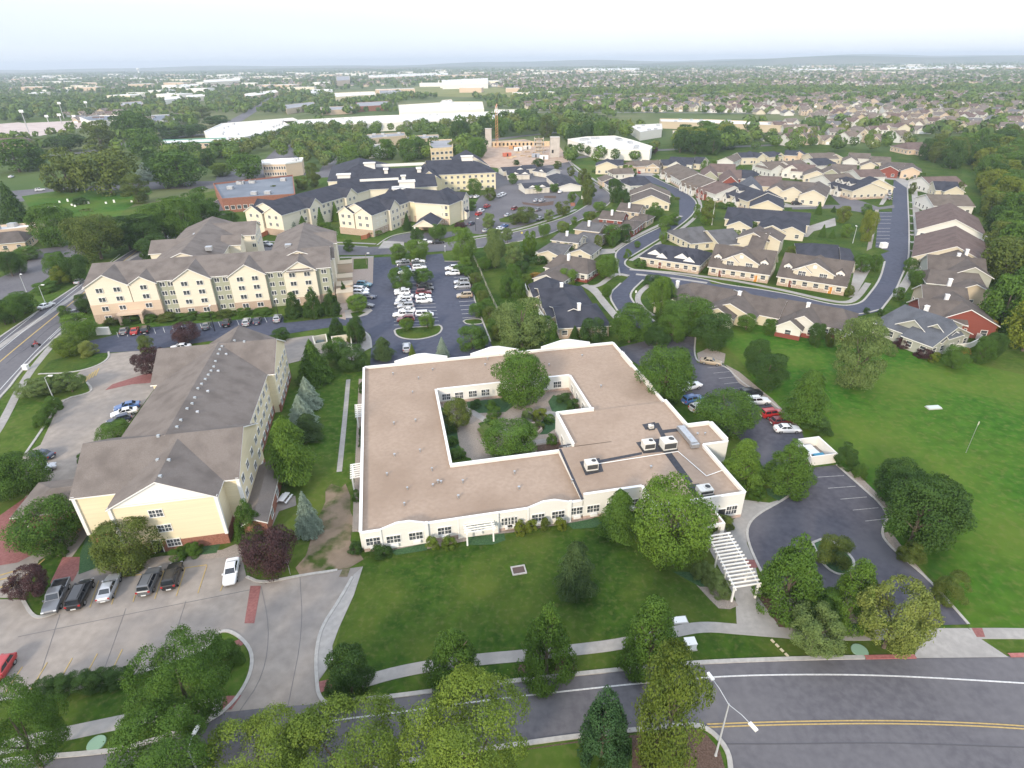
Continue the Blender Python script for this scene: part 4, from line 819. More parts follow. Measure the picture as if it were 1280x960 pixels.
# courtyard planting ground
def wbworld(u, v):
    c, q = math.cos(WB_A), math.sin(WB_A); return (WB_O[0]+u*c-v*q, WB_O[1]+u*q+v*c)
def cyard(name, m, pts, z):
    b = MB(); b.poly([wbworld(*p) for p in pts], z); return struct(b.build(name, m))
cyard('courtyard_gravel', GRAVEL, [(14.2,13.4),(34.6,13.4),(34.6,23.2),(41.8,23.2),(41.8,39),(14.2,39)], .05)
cyard('lawn', LAWN, [(14.4,14),(18.5,14),(18.0,19),(16,20.5),(14.4,20)], .062); cyard('groundcover', IVY, [(20,34),(27,33),(30,36),(30,38.6),(20,38.6)], .063); cyard('groundcover', IVY, [(36,31),(40.5,30),(41.4,34),(38,37.5),(36.2,35)], .064)
cyard('groundcover', IVY, [(14.4,21),(16.5,22),(16.8,30),(15.4,37),(14.4,38)], .0705); cyard('groundcover', IVY, [(22,26),(25.5,27),(24,31),(21,30)], .0712); cyard('groundcover', IVY, [(37.5,23.6),(41.5,23.6),(41.5,28.6),(40.4,25.5)], .0718)
cyard('mulch_bed', MULCH, [(29,13.8),(34.4,13.8),(34.4,20.5),(30,20.3)], .065); cyard('patio', WALK, [(28,20.6),(34.4,21),(34.4,22.2),(28,22)], .066); cyard('courtyard_path', WALK, [(19,36),(20.5,36),(27,24.5),(28,21),(26.6,21),(25,24.8)], .067)
cyard('courtyard_path', WALK, [(30,30),(35.5,31.5),(39,29.5),(40.5,26),(39.2,25.6),(37.5,28.5),(35,30),(31,28.6)], .068); cyard('groundcover', IVY, [(28.5,24),(33,23.5),(37,26.5),(35,29),(31,27)], .069)
# pergolas
def pergola(label, corners, h, nslat, posts, name='pergola'):
    cx = sum(c[0] for c in corners)/4; cy_ = sum(c[1] for c in corners)/4
    t = thing(name, label, 'pergola', (cx, cy_, 0)); P = [(c[0]-cx, c[1]-cy_) for c in corners]
    lp = lambda a, c, k: (a[0]+(c[0]-a[0])*k, a[1]+(c[1]-a[1])*k)
    b = MB(); ang = lambda a, c: math.atan2(c[1]-a[1], c[0]-a[0])
    for a, c in ((P[0], P[3]), (P[1], P[2])): b.obox(lp(a, c, .5), ang(a, c), math.dist(a, c)+.6, .14, h-.36, h-.14)
    b.build('beam', WHITE, t)
    b = MB()
    for i in range(nslat):
        k = i/(nslat-1); a, c = lp(P[0], P[3], k), lp(P[1], P[2], k); b.obox(lp(a, c, .5), ang(a, c), math.dist(a, c)+.7, .10, h-.13, h+.09)
    b.build('slats', WHITE, t)
    for s_, k in posts:
        q = lp(P[0], P[3], k) if s_ == 0 else lp(P[1], P[2], k)
        b = MB(); b.box(-.11, .11, -.11, .11, 0, h-.37); o = b.build('post', WHITE, t); o.location = (*q, 0)
    return t
pergola('long white slatted pergola leading from the entrance porch to the sidewalk', [W('Z6', p, 2.8) for p in ((232,80),(294,70),(398,238),(318,250))], 2.8, 16, [(0,.02),(0,.34),(0,.67),(0,.98),(1,.02),(1,.34),(1,.67),(1,.98)])
pergola('small white pergola on the west wall, farther from the dirt patch', [W('Z3', p, 2.5) for p in ((68,283),(98,280),(98,318),(70,322))], 2.5, 7, [(0,.02),(0,.98)])
pergola('small white pergola on the west wall, nearer to the dirt patch', [W('Z3', p, 2.5) for p in ((54,482),(90,476),(88,520),(54,526))], 2.5, 7, [(0,.02),(0,.98)])
ua, ub = wbu('D5', (918,420), 2.4)[0], wbu('D5', (1130,390), 2.4)[0]
pergola('white pergola over the window in the middle of the front wall', [wbworld(ua,-.6), wbworld(ub,-.6), wbworld(ub,-2.1), wbworld(ua,-2.1)], 2.5, 4, [(0,.95),(1,.95)])

# ---------------------------------------------------------------- three-storey lodge on the left
LB_O, LB_A = (-41.4, 66.2), R(10.7)
lb = Bldg('lodge_building', 'long three-storey pale yellow building with brown shingle roof beside the parking court', 'building', LB_O, LB_A, RF_BROWN, [WL_YEL, BRICK, WL_CREAM])
lb.gable(-13.4, 0.1, -.8, 11, 8.8, 12.3, 'y', ov=.35)
lb.gable(-19.3, 2.2, 2.9, 17.7, 8.8, 12.7, 'x', ov=.35, wm=0)
lb.gable(-18.0, .9, 10.5, 44.5, 8.8, 12.65, 'y', ov=.35)
lb.gable(-19.3, 2.2, 36.3, 51.4, 8.8, 12.6, 'x', ov=.35)
lb.gable(-13.0, -.3, 44, 53.6, 8.8, 12.2, 'y', ov=.35)
lb.course(-13.4, .1, -.8, 3, 0, 1.9, 1); lb.course(-19.3, 2.2, 2.9, 17.7, 0, 1.7, 1, .04); lb.course(2.0, 2.2, 36.3, 51.4, 0, 1.7, 1, .04); lb.course(.7, .9, 17.7, 36.3, 0, 1.7, 1, .045)
for x, y in ((-13.4,-.8),(.1,-.8),(-19.3,2.9),(2.2,2.9)): lb.corner(x, y, 1.9, 8.72)
lb.wall.box(-13.2, -.1, -.86, -.79, 8.55, 8.75, 3)
lb.wall.quad([(-13.3,-.83,8.85),(0,-.83,8.85),(-6.65,-.83,12.15)], 3)
def lbu(v, p, z): return lb.loc(W(v, p, z))
lb.window(lbu('D2',(705,328),6.9)[0], -.8, 6.9, 1.7, 1.15, 'S', 'grid'); lb.window(lbu('D2',(762,470),4.2)[0], -.8, 4.2, 1.7, 1.15, 'S', 'grid'); ux = lbu('D2',(825,605),1.5)[0]; lb.window(ux, -.86, 1.5, 1.7, 1.2, 'S', 'grid'); lb.door(ux-2.2, -.86, 'S', 1.1, 2.3, mat('dark door', (0.02,0.02,0.02), rough=.4))
for v0, v1, n, u in ((3.4,17.3,4,2.2),(18.3,35.6,6,.9),(36.8,51,5,2.2)):
    for i in range(n):
        for z in (1.5,4.2,6.9): 
            y = v0+(v1-v0)*(i+.5)/n
            if z < 2 and y < 15: continue
            lb.window(u+(.05 if z < 2 else 0), y, z, 1.3, 1.15, 'E', 'double')
VM = mat('roof vent grey', (0.30,0.33,0.35), (0.40,0.43,0.45), scale=2, rough=.5)
for p in ((590,411),(603,388),(624,350),(640,331),(649,312),(660,283),(672,267),(684,250),(694,235),(703,221),(712,207),(718,190),(727,167),(733,153),(740,142),(530,447),(519,502),(562,518),(533,572),(725,215),(655,350),(690,282),(752,160),(815,130),(780,117)):
    x, y = lbu('Z1', p, 12.3); zz = max(b_[4]+(b_[5]-b_[4])*max(0, 1-abs((y-(b_[2]+b_[3])/2)/((b_[3]-b_[2])/2) if b_[6] == 'x' else (x-(b_[0]+b_[1])/2)/((b_[1]-b_[0])/2))) for b_ in lb.blocks if b_[0]-.3 < x < b_[1]+.3 and b_[2]-.3 < y < b_[3]+.3) if any(b_[0]-.3 < x < b_[1]+.3 and b_[2]-.3 < y < b_[3]+.3 for b_ in lb.blocks) else 11
    b = MB(); b.box(-.2, .2, -.2, .2, -.25, .22); o = b.build('roof_vent', [VM if p[0] not in (725,655,690,752) else POLE], lb.root); o.location = (x, y, zz)
lb.gable(2.35, 5.6, -.6, 13.8, 2.9, 3.7, 'y', ov=.25, wm=1)
lb.window(5.62, 3, 1.5, 1.3, 1.3, 'E', 'double'); lb.window(5.62, 8, 1.5, 1.3, 1.3, 'E', 'double')
# carriage porch on the west
lb.gable(-30.2, -19.6, 7.0, 14.6, 3.9, 5.2, 'x', h0=3.5, ov=.5, walls=False)
b = MB()
for x, y in ((-29.5,7.5),(-29.5,14.1),(-24.5,7.5),(-24.5,14.1)): b.box(x-.3, x+.3, y-.3, y+.3, 0, 1.2, 1); b.box(x-.18, x+.18, y-.18, y+.18, 1.2, 3.75, 0)
lb.part('porch_columns', b, [WHITE, BRICK]); lb.finish()

# ---------------------------------------------------------------- four-storey hotel
B2O, B2A = (-111.5, 149.6), R(13.5)
h = Bldg('hotel_building', 'wide four-storey cream and sage hotel with row of front gables and brown roof', 'hotel', B2O, B2A, RF_BROWN, [WL_SAGE, WL_CREAM, BRICKT, WL_PEACH])
h.gable(0, 62.0, .9, 20.5, 10.4, 13.6, 'x', wm=0); h.gable(0.1, 10.4, -.2, 10, 10.3, 13.3, 'y', wm=1); h.gable(10.6, 17.0, -.25, 8, 10.3, 12.2, 'y', wm=1)
for a, c, z in ((21.2,30.6,13.2),(35.3,44.7,13.2),(49.5,58.2,12.9)): h.gable(a, c, -.2, 10, 10.3, z, 'y', wm=1)
h.gable(44.5, 62.2, 8, 43.2, 10.4, 13.7, 'y', wm=1); h.gable(52, 62.9, 10.5, 19, 10.3, 12.6, 'x', wm=1); h.gable(52, 63.4, 27.5, 38, 10.3, 12.6, 'x', wm=1)
h.gable(12, 30.0, 15, 62, 10.4, 13.7, 'y', wm=1); h.gable(20, 36.5, 46, 60, 10.3, 13.2, 'x', wm=1); h.gable(28, 33.5, 34, 42, 10.3, 12.4, 'x', wm=1); h.gable(8, 20, 30, 42, 10.3, 12.8, 'x', wm=1)
h.course(0.1, 17.0, -.25, 3, 0, 2.6, 2, .06); h.course(0.1, 17.0, -.25, 3, 2.6, 5.3, 3, .04)
for a, c in ((21.2,30.6),(35.3,44.7),(49.5,58.2),(58.4,62.0)): h.course(a, c, -.2 if c < 62 else .9, 3, 0, 2.5, 2, .05)
h.course(62.1, 62.2, 1, 43, 0, 2.5, 3, .05)
for i, u in enumerate((3.4, 7.6, 14.0)):
    for z in (1.45, 4.05, 6.6, 9.1):
        if i and z < 2: continue
        h.window(u, -.32, z, 1.5, 1.15, 'S', 'double')
for u in (18.3, 20.3, 32.0, 34.2, 46.0, 48.5): 
    for z in (1.45, 4.05, 6.6, 9.1): h.window(u, .9, z, 1.2, 1.15, 'S', 'double')
for u in (24.0, 27.9, 38.1, 42.0, 51.8, 55.8):
    for z in (1.45, 4.05, 6.6, 9.1): h.window(u, -.26, z, 1.5, 1.15, 'S', 'double')
for z in (1.45, 4.05, 6.6, 9.1): h.window(60.3, .84 if z > 2.5 else .82, z, 1.3, 1.15, 'S', 'double')
for v_ in (4, 22.5, 24.8, 40.5):
    for z in (4.05, 6.6, 9.1): h.window(62.2, v_, z, 1.2, 1.15, 'E', 'double')
for v_ in (49.5, 53, 56.5):
    for z in (6.6, 9.1): h.window(36.5, v_, z, 1.2, 1.15, 'E', 'double')
for u in (26, 31.5):
    for z in (6.6, 9.1): h.window(u+4.2, 46, z, 1.1, 1.15, 'S', 'double') if u > 28 else None
b = MB(); b.box(6.6, 12.6, -3.2, -.3, 2.7, 3.2, 0)
for x in (7.0, 12.2): b.box(x-.35, x+.35, -3.1, -2.4, 0, 2.7, 1)
h.part('entrance_porch', b, [WL_PEACH, BRICKT]); h.door(9.5, -.32, 'S', 2.2, 2.2, mat('glazed door', (0.06,0.06,0.06), rough=.2))
b = MB(); b.box(50.5, 57.2, -.75, -.3, 10.25, 10.42, 0); b.quad([(50.4,-1.0,10.1),(57.3,-1.0,10.1),(56.6,-.25,10.75),(51.1,-.25,10.75)], 1); h.part('bay_canopy', b, [WHITE, RF_BROWN])
b = MB()
for v_ in (-1.5, 5.0, 12.5, 27.5): b.box(62.9, 67.5, v_, v_+4.2, 0, 2.9, 0); b.box(62.8, 67.6, v_-.1, v_+4.3, 2.9, 3.15, 1)
h.part('patio_annex', b, [WL_PEACH, WL_TAN])
for u, v_ in ((20, 40), (50, 18), (27, 22)): b = MB(); b.box(-.9, .9, -.9, .9, -.6, .5); o = b.build('skylight_box', [METAL], h.root); o.location = (u, v_, 12.7)
h.finish()

# ---------------------------------------------------------------- black-roofed senior complex
BKO = (-60.0, 262.0)
k_ = Bldg('senior_complex', 'sprawling three-storey cream complex under near-black shingle roofs', 'building', BKO, 0, RF_BLACK, [WL_CREAM, BRICKT, WL_YELLOW])
def wing(bl, o, ang, fn):
    nw, nr = len(bl.wall.v), len(bl.roof.v); kids = set(bl.root.children); nb = len(bl.blocks); fn()
    a = R(ang); c, q = math.cos(a), math.sin(a); dx, dy = o[0]-bl.org[0], o[1]-bl.org[1]
    for M, n in ((bl.wall, nw), (bl.roof, nr)):
        for i in range(n, len(M.v)):
            x, y, z = M.v[i]; M.v[i] = (dx+x*c-y*q, dy+x*q+y*c, z)
    for ch in [x_ for x_ in bl.root.children if x_ not in kids]:
        x, y, z = ch.location; ch.location = (dx+x*c-y*q, dy+x*q+y*c, z); ch.rotation_euler[2] += a
    del bl.blocks[nb:]
def rowwin(bl, us, y, zs, face, w_=1.2, h_=1.25, st='double'):
    for u in us:
        for z in zs: bl.window(u, y, z, w_, h_, face, st) if face in 'SN' else bl.window(y, u, z, w_, h_, face, st)
Z3 = (1.5, 4.4, 7.2); EV = 8.7
def w1():
    k_.gable(0, 64, 0, 19, EV, 12.4, 'x'); k_.gable(-1.2, 9, -.1, 9.2, EV, 11.2, 'x'); k_.gable(-1.6, 9, 10, 19, EV, 11.2, 'x')
    k_.gable(13.5, 21, -1.4, 9, EV, 11.8, 'y', wm=0); k_.gable(37, 45, -1.4, 9, EV, 11.8, 'y'); k_.gable(4, 11, 11, 20.2, EV, 11.8, 'y')
    k_.course(-1.2, 0, 0, 19, 0, 2.6, 1, .05); k_.course(0, 20, -.02, 0, 0, 2.6, 1, .05)
    rowwin(k_, (2.5, 5.5, 8.8, 11.8, 23.5, 26.5, 29.5, 32.5, 35.2), 0, Z3[1:], 'S'); rowwin(k_, (15.6, 18.9, 39.5, 42.5), -1.4, Z3[1:], 'S'); rowwin(k_, (3, 6.5), -1.2, Z3[1:], 'W'); rowwin(k_, (12.5, 16), -1.6, Z3[1:], 'W')
wing(k_, (-89.8, 240.6), 65, w1)
def w2():
    k_.gable(0, 34, 0, 16, EV, 12.3, 'x'); k_.gable(-1.2, 8, -.1, 8, EV, 11.0, 'x'); k_.gable(-1.0, 8, 8.6, 16, EV, 11.0, 'x'); k_.gable(10, 17.5, -1.3, 8, EV, 11.7, 'y')
    k_.course(-1.2, 0, 0, 16, 0, 2.6, 1, .05); k_.course(0, 27, -.02, 0, 0, 2.6, 1, .05)
    rowwin(k_, (2.5, 5.5, 8.2, 19.2, 22, 24.8), 0, Z3, 'S'); rowwin(k_, (12, 15.3), -1.3, Z3, 'S'); rowwin(k_, (2.3, 5.6), -1.2, Z3[1:], 'W'); rowwin(k_, (10.8, 13.8), -1.0, Z3[1:], 'W')
wing(k_, (-53.9, 238.4), 67, w2)
def w3():
    k_.gable(-16, 17.5, 0, 16, EV, 12.35, 'x', h1=7, wm=2); k_.course(0, 17, -.02, 0, 0, 2.6, 1, .05); rowwin(k_, (1.6, 4.6, 7.6, 10.6, 13.6, 16), 0, Z3, 'S', st='sash')
wing(k_, (-41.4, 262.2), -24, w3)
def w4():
    k_.gable(0, 17, 0, 15, EV, 12.2, 'x', h0=6); k_.gable(10, 17.5, -2.6, 7, EV, 11.2, 'y'); k_.course(0, 10, -.02, 0, 0, 2.6, 1, .05); rowwin(k_, (2, 5, 8), 0, Z3, 'S'); rowwin(k_, (12, 15), -2.6, Z3, 'S')
wing(k_, (-26.4, 255.6), 70, w4)
def w5():
    k_.gable(-1, 34.6, 0, 28, 8.9, 14.2, 'x', h1=13, wm=2); k_.gable(18, 35, 22, 62, 8.9, 14.0, 'y', h1=8); rowwin(k_, (1.5, 4.6, 7.8, 11, 14.2, 17.4, 20.6, 23.8, 27, 30.4, 33), 0, Z3, 'S'); k_.gable(-8, 4, -14, 12, 8.8, 13, 'y', wm=2)
wing(k_, (-41.3, 328.2), 11.6, w5)
def w6():
    k_.gable(0, 46, 0, 22, EV, 12.7, 'x'); k_.gable(-6, 26, 26, 78, 9.0, 14.6, 'y', h0=14, h1=14); k_.gable(8, 46, 20, 44, 8.8, 12.9, 'x', h0=6)
wing(k_, (-80, 288), 12, w6)
def dormer(v, p, w_, d_, h_, z=12.4):
    x, y = W(v, p, z+.5); b = MB(); b.box(-w_/2, w_/2, -d_/2, d_/2, -2.2, h_, 0); b.box(-w_/2-.4, w_/2+.4, -d_/2-.4, d_/2+.4, h_, h_+.35, 0); o = b.build('roof_dormer', [WL_WHITE], k_.root); o.location = (x-BKO[0], y-BKO[1], z); o.rotation_euler = (0,0,R(10))
dormer('C8', (15,130), 5.5, 3, 2.2, 12.6); dormer('C8', (160,170), 1.8, 5, 1.4, 11.6); dormer('C8', (452,158), 2, 5, 1.2, 11.6); dormer('C8', (315,235), 1.8, 2, 1.6, 12.2); dormer('C8', (345,275), 7, 4, 1.2, 11.8); dormer('C8', (290,320), 7, 6, .5, 11.4); dormer('C8', (880,72), 6, 3, 2.4, 13.2); dormer('C7', (925,230), 6, 3, 2.0, 12)
b = MB(); b.obox((W('C8',(290,115),12.6)[0]-BKO[0], W('C8',(290,115),12.6)[1]-BKO[1]), R(12), 26, .5, 12, 13.4); b.obox((W('C8',(100,243),12.6)[0]-BKO[0], W('C8',(100,243),12.6)[1]-BKO[1]), R(12), 18, .5, 12, 13.0); k_.part('roof_parapet', b, [WL_WHITE])
def w7():
    k_.gable(-4.4, 4.4, 0, 13, 3.6, 6.0, 'y', z0=3.1); k_.wall.box(-4.2, -3.6, .1, .7, 0, 3.1, 3); k_.wall.box(3.6, 4.2, .1, .7, 0, 3.1, 3); k_.wall.box(-4.2, 4.2, 8, 12.8, 0, 3.1, 1)
wing(k_, (-34.4, 239.5), -6, w7)
def w8():
    k_.gable(-1.6, 1.6, 0, 4, 3.2, 4.2, 'y')
wing(k_, W('C7', (1015,720), 0), -15, w8); wing(k_, W('C8', (850,600), 0), -10, w8)
k_.finish()
# ---------------------------------------------------------------- garages and townhouses, each set out by its ridge
RF = {'brown': shingle('house brown shingle', (0.098,0.082,0.073), (0.150,0.128,0.114)), 'grey': shingle('house grey shingle', (0.092,0.090,0.093), (0.142,0.139,0.143)), 'black': RF_BLACK, 'red': RF_RED, 'tan': shingle('house tan shingle', (0.120,0.099,0.082), (0.176,0.147,0.124)), 'slate': RF_BLUE}
WLS = {'cream': siding('house cream siding', (0.60,0.545,0.43)), 'yellow': siding('house yellow siding', (0.62,0.56,0.42)), 'white': siding('house white siding', (0.66,0.645,0.60)), 'sage': WL_SAGE, 'tan': WL_TAN, 'red': siding('house red siding', (0.23,0.068,0.052)), 'greygreen': WL_GREY, 'pale': WL_PALE, 'peach': WL_PEACH, 'brick': BRICKT}
def eaves(view, p, q, ze, hw):
    """ridge ends of a roof whose front eave runs between two seen points"""
    a, b_ = W(view, p, ze), W(view, q, ze)
    if a[0] > b_[0]: a, b_ = b_, a
    l = math.dist(a, b_); n = (-(b_[1]-a[1])/l*(hw+.5), (b_[0]-a[0])/l*(hw+.5)); t = ((b_[0]-a[0])/l*.5, (b_[1]-a[1])/l*.5)
    return ('w', (a[0]+n[0]+t[0], a[1]+n[1]+t[1])), ('w', (b_[0]+n[0]-t[0], b_[1]+n[1]-t[1]))
def RW(view, p, z): return p[1] if p[0] == 'w' else W(view, p, z)
def house(view, blocks, roof, wall, label, zs=(1.55,), base=None, chim=(), win=True, group=None, name='townhouse', cat='house', step=3.2, garage=None, door=None, fin=True):
    """blocks: (ridge end, ridge end, ridge height, half width, eave height, hip inset, hip inset)"""
    P0 = RW(view, blocks[0][0], blocks[0][2]); P1 = RW(view, blocks[0][1], blocks[0][2]); ang = math.atan2(P1[1]-P0[1], P1[0]-P0[0])
    if math.cos(ang) < -.3: P0, P1 = P1, P0; ang = math.atan2(P1[1]-P0[1], P1[0]-P0[0])
    H = Bldg(name, label, cat, P0, ang, RF[roof], [WLS[wall], WLS[base] if base else BRICKT], group=group)
    for bk in blocks:
        a, c, zr, hw, ze = bk[:5]; h0, h1 = (bk[5], bk[6]) if len(bk) > 6 else (0, 0)
        p, q = H.loc(RW(view, a, zr)), H.loc(RW(view, c, zr))
        if abs(p[0]-q[0]) >= abs(p[1]-q[1]):
            y = (p[1]+q[1])/2; sw = p[0] > q[0]; x0, x1 = sorted((p[0], q[0]))
            H.gable(x0, x1, y-hw, y+hw, ze, zr, 'x', *((h1, h0) if sw else (h0, h1)), ov=.5)
            if base: H.course(x0, x1, y-hw, y+hw, 0, min(1.1, ze), 1, .04+.01*H.n)
        else:
            x = (p[0]+q[0])/2; sw = p[1] > q[1]; y0, y1 = sorted((p[1], q[1]))
            H.gable(x-hw, x+hw, y0, y1, ze, zr, 'y', *((h1, h0) if sw else (h0, h1)), ov=.5)
            if base: H.course(x-hw, x+hw, y0, y1, 0, min(1.1, ze), 1, .04+.01*H.n)
    for v, p, z in chim:
        x, y = H.loc(W(v, p, z)); H.chimney(x, y, z-.4)
    if win: H.auto_windows(zs, step)
    bx = H.blocks[0]
    if garage: H.garage(bx[0]+(bx[1]-bx[0])*garage[1] if garage[0] in 'SN' else (bx[1]+.0 if garage[0] == 'E' else bx[0]), (bx[2] if garage[0] == 'S' else bx[3]) if garage[0] in 'SN' else bx[2]+(bx[3]-bx[2])*garage[1], garage[0])
    if door: H.door(bx[0]+(bx[1]-bx[0])*door[1] if door[0] in 'SN' else (bx[1] if door[0] == 'E' else bx[0]), (bx[2] if door[0] == 'S' else bx[3]) if door[0] in 'SN' else bx[2]+(bx[3]-bx[2])*door[1], door[0])
    if fin: H.finish()
    return H
# five white garages behind the complex
GG = 'white garage blocks behind the senior complex'
def garageblk(view, a, c, hw, label, doors, dorm):
    H = house(view, [(a, c, 4.4, hw, 2.9, 0, 0)], 'black', 'white', label, win=False, group=GG, name='garage_block', cat='garage')
    x0, x1, y0, y1 = H.blocks[0][:4]
    for i in range(doors[1]):
        t = (i+.5)/doors[1]
        H.garage(x0+(x1-x0)*t, y0, 'S', 2.6, 2.2) if doors[0] == 'S' else H.garage(x0, y0+(y1-y0)*t, 'W', 2.6, 2.2)
    for t in dorm:
        b = MB(); b.quad([(-2.2,-.1,0),(2.2,-.1,0),(0,-.1,1.1)], 0); b.quad([(-2.4,-.25,-.05),(0,-.25,1.2),(0,2.6,1.2),(-2.4,.6,-.05)][::-1], 1); b.quad([(2.4,-.25,-.05),(0,-.25,1.2),(0,2.6,1.2),(2.4,.6,-.05)], 1)
        o = b.build('roof_gablet', [WHITE, RF_BLACK], H.root); o.location = (x0+(x1-x0)*t, y0+.4, 3.1)
garageblk('C4', (210,312), (430,298), 5, 'white garage block, rearmost on the left, behind the others', ('S', 5), (.75,))
garageblk('C4', (420,292), (540,284), 5, 'short white garage block at the back near the building site', ('S', 3), ())
garageblk('C4', (270,343), (480,338), 6.5, 'white garage block with two roof gablets, middle of the left row', ('S', 6), (.35,.8))
garageblk('C4', (420,472), (655,458), 6.5, 'white garage block with two roof gablets, nearest to the car park', ('S', 6), (.3,.7))
garageblk('C4', (600,308), (735,328), 6, 'white garage block set back between the left row and the street', ('S', 3), (.6,))
garageblk('C4', (770,372), (900,470), 6, 'long white garage block running beside the curving street', ('S', 8), (.9,))
# nearest townhouses, west side of the street
house('B2', [((430,432),(905,408),5.6,7.4,3.2,0,3),((275,240),(745,225),5.8,7.8,3.2,0,3),((500,150),(560,440),5.7,6,3.3,3,0),((370,128),(380,250),5.2,5,3.2,0,0)], 'black', 'tan', 'double townhouse with near-black roof and walled patio behind the pale building', chim=(('B2',(670,410),6.4),('B2',(495,205),6.4)), base='brick', step=2.2)
b = MB(); PT = [W('B2', p, 0) for p in [(130,240),(150,310),(240,400),(280,520),(360,620),(430,690)]]; b.strip(PT, .25, 0, 1.7)
tag(b.build('patio_wall', WL_WHITE), 'curved white patio wall behind the near-black roofed double townhouse', 'wall')
house('B1', [(*eaves('B1',(150,505),(600,580),3.1,6.2),5.8,6.2,3.1,2,3),((230,590),(330,470),4.8,4.5,3.0,0,0)], 'brown', 'white', 'brown-roofed townhouse with red and white porch at the street corner', chim=(('B1',(408,395),6.4),), base='red', step=2.4)
house('B1', [(*eaves('B1',(220,235),(505,268),5.4,4.2),7.0,4.2,5.4,1,0),((180,255),(420,290),4.6,7.0,3.0,2,0),((290,270),(230,345),4.4,4.2,2.9,0,0),((510,330),(640,262),4.3,3.6,2.9,0,0)], 'grey', 'cream', 'grey-roofed townhouse with raised upper storey and low porch wings', chim=(('B1',(392,165),7.6),), zs=(1.5,4.4))
house('B1', [(*eaves('B1',(452,125),(715,156),5.3,4.4),7.2,4.4,5.3,1,0),((500,150),(740,180),4.6,7.0,3.0,2,0)], 'grey', 'tan', 'grey-roofed townhouse with tan upper wall and white corner porch', chim=(('B1',(612,60),7.8),), zs=(1.5,4.4))
house('C1', [(*eaves('C1',(218,820),(462,845),5.3,4.4),7.4,4.4,5.3,0,0),((180,800),(620,860),4.6,7.5,3.0,2,2)], 'brown', 'red', 'red-walled townhouse with brown roof and white gable trim', chim=(('C1',(362,752),8.0),('C1',(138,860),5.4)), zs=(1.5,4.3))
house('C1', [(*eaves('C1',(398,738),(632,764),5.4,4.4),7.6,4.4,5.4,0,0),((600,770),(740,790),4.4,5,2.9,1,1)], 'brown', 'tan', 'brown-roofed townhouse with tan upper wall behind the red one', chim=(('C1',(535,680),8.2),), zs=(1.5,4.3))
house('C1', [((755,590),(748,520),6.8,8.4,3.4,0,0),((650,600),(880,600),4.6,6,3.0,0,0)], 'brown', 'yellow', 'butter yellow townhouse with broad tan gable facing the small junction', step=2.4, door=('S', .9))
house('C1', [((750,515),(745,470),7.0,9.4,3.4,0,0)], 'tan', 'white', 'tan-roofed townhouse directly behind the butter yellow gable')
house('C1', [((500,410),(720,402),6.0,9,3.2,2,2),((410,420),(430,470),5.0,5,3.1,0,0)], 'black', 'pale', 'near-black hipped townhouse beside the white garage court', zs=(1.5,))
house('C1', [((300,385),(350,420),4.6,4.5,3,0,0)], 'tan', 'peach', 'small peach-walled cottage beside the wooded bend')
house('C1', [((310,255),(315,225),7.4,6.4,5.0,0,0),((300,235),(470,232),7.0,6.5,4.6,0,0)], 'black', 'yellow', 'two-storey pale yellow house with black roof at the lot edge', zs=(1.5,4.3))
house('C1', [((350,325),(550,318),5.2,6,3,1,0)], 'tan', 'white', 'low white house with tan roof and garage on the court', garage=('S', .7))
house('C1', [((540,250),(660,240),6.4,7,4.2,2,2)], 'tan', 'peach', 'peach double-garage house with hipped tan roof', garage=('S', .5))
house('C1', [((670,238),(840,245),6.4,7,3.6,0,0),((790,275),(795,235),5.6,4,3.4,0,0)], 'tan', 'tan', 'tan townhouse with a small white gablet above its garage', garage=('S', .3))
house('C1', [((850,235),(950,232),6.0,6,3.4,0,0)], 'black', 'yellow', 'short black-roofed yellow townhouse in the back row')
house('C1', [((950,205),(1180,215),6.8,7,3.6,0,0),((1030,255),(1020,215),6.2,5,3.4,0,0)], 'black', 'white', 'black-roofed white townhouse with a gable in the back row')
house('C1', [((1200,205),(1290,212),6.6,7,3.6,0,0)], 'black', 'cream', 'black-roofed cream townhouse at the right end of the back row')
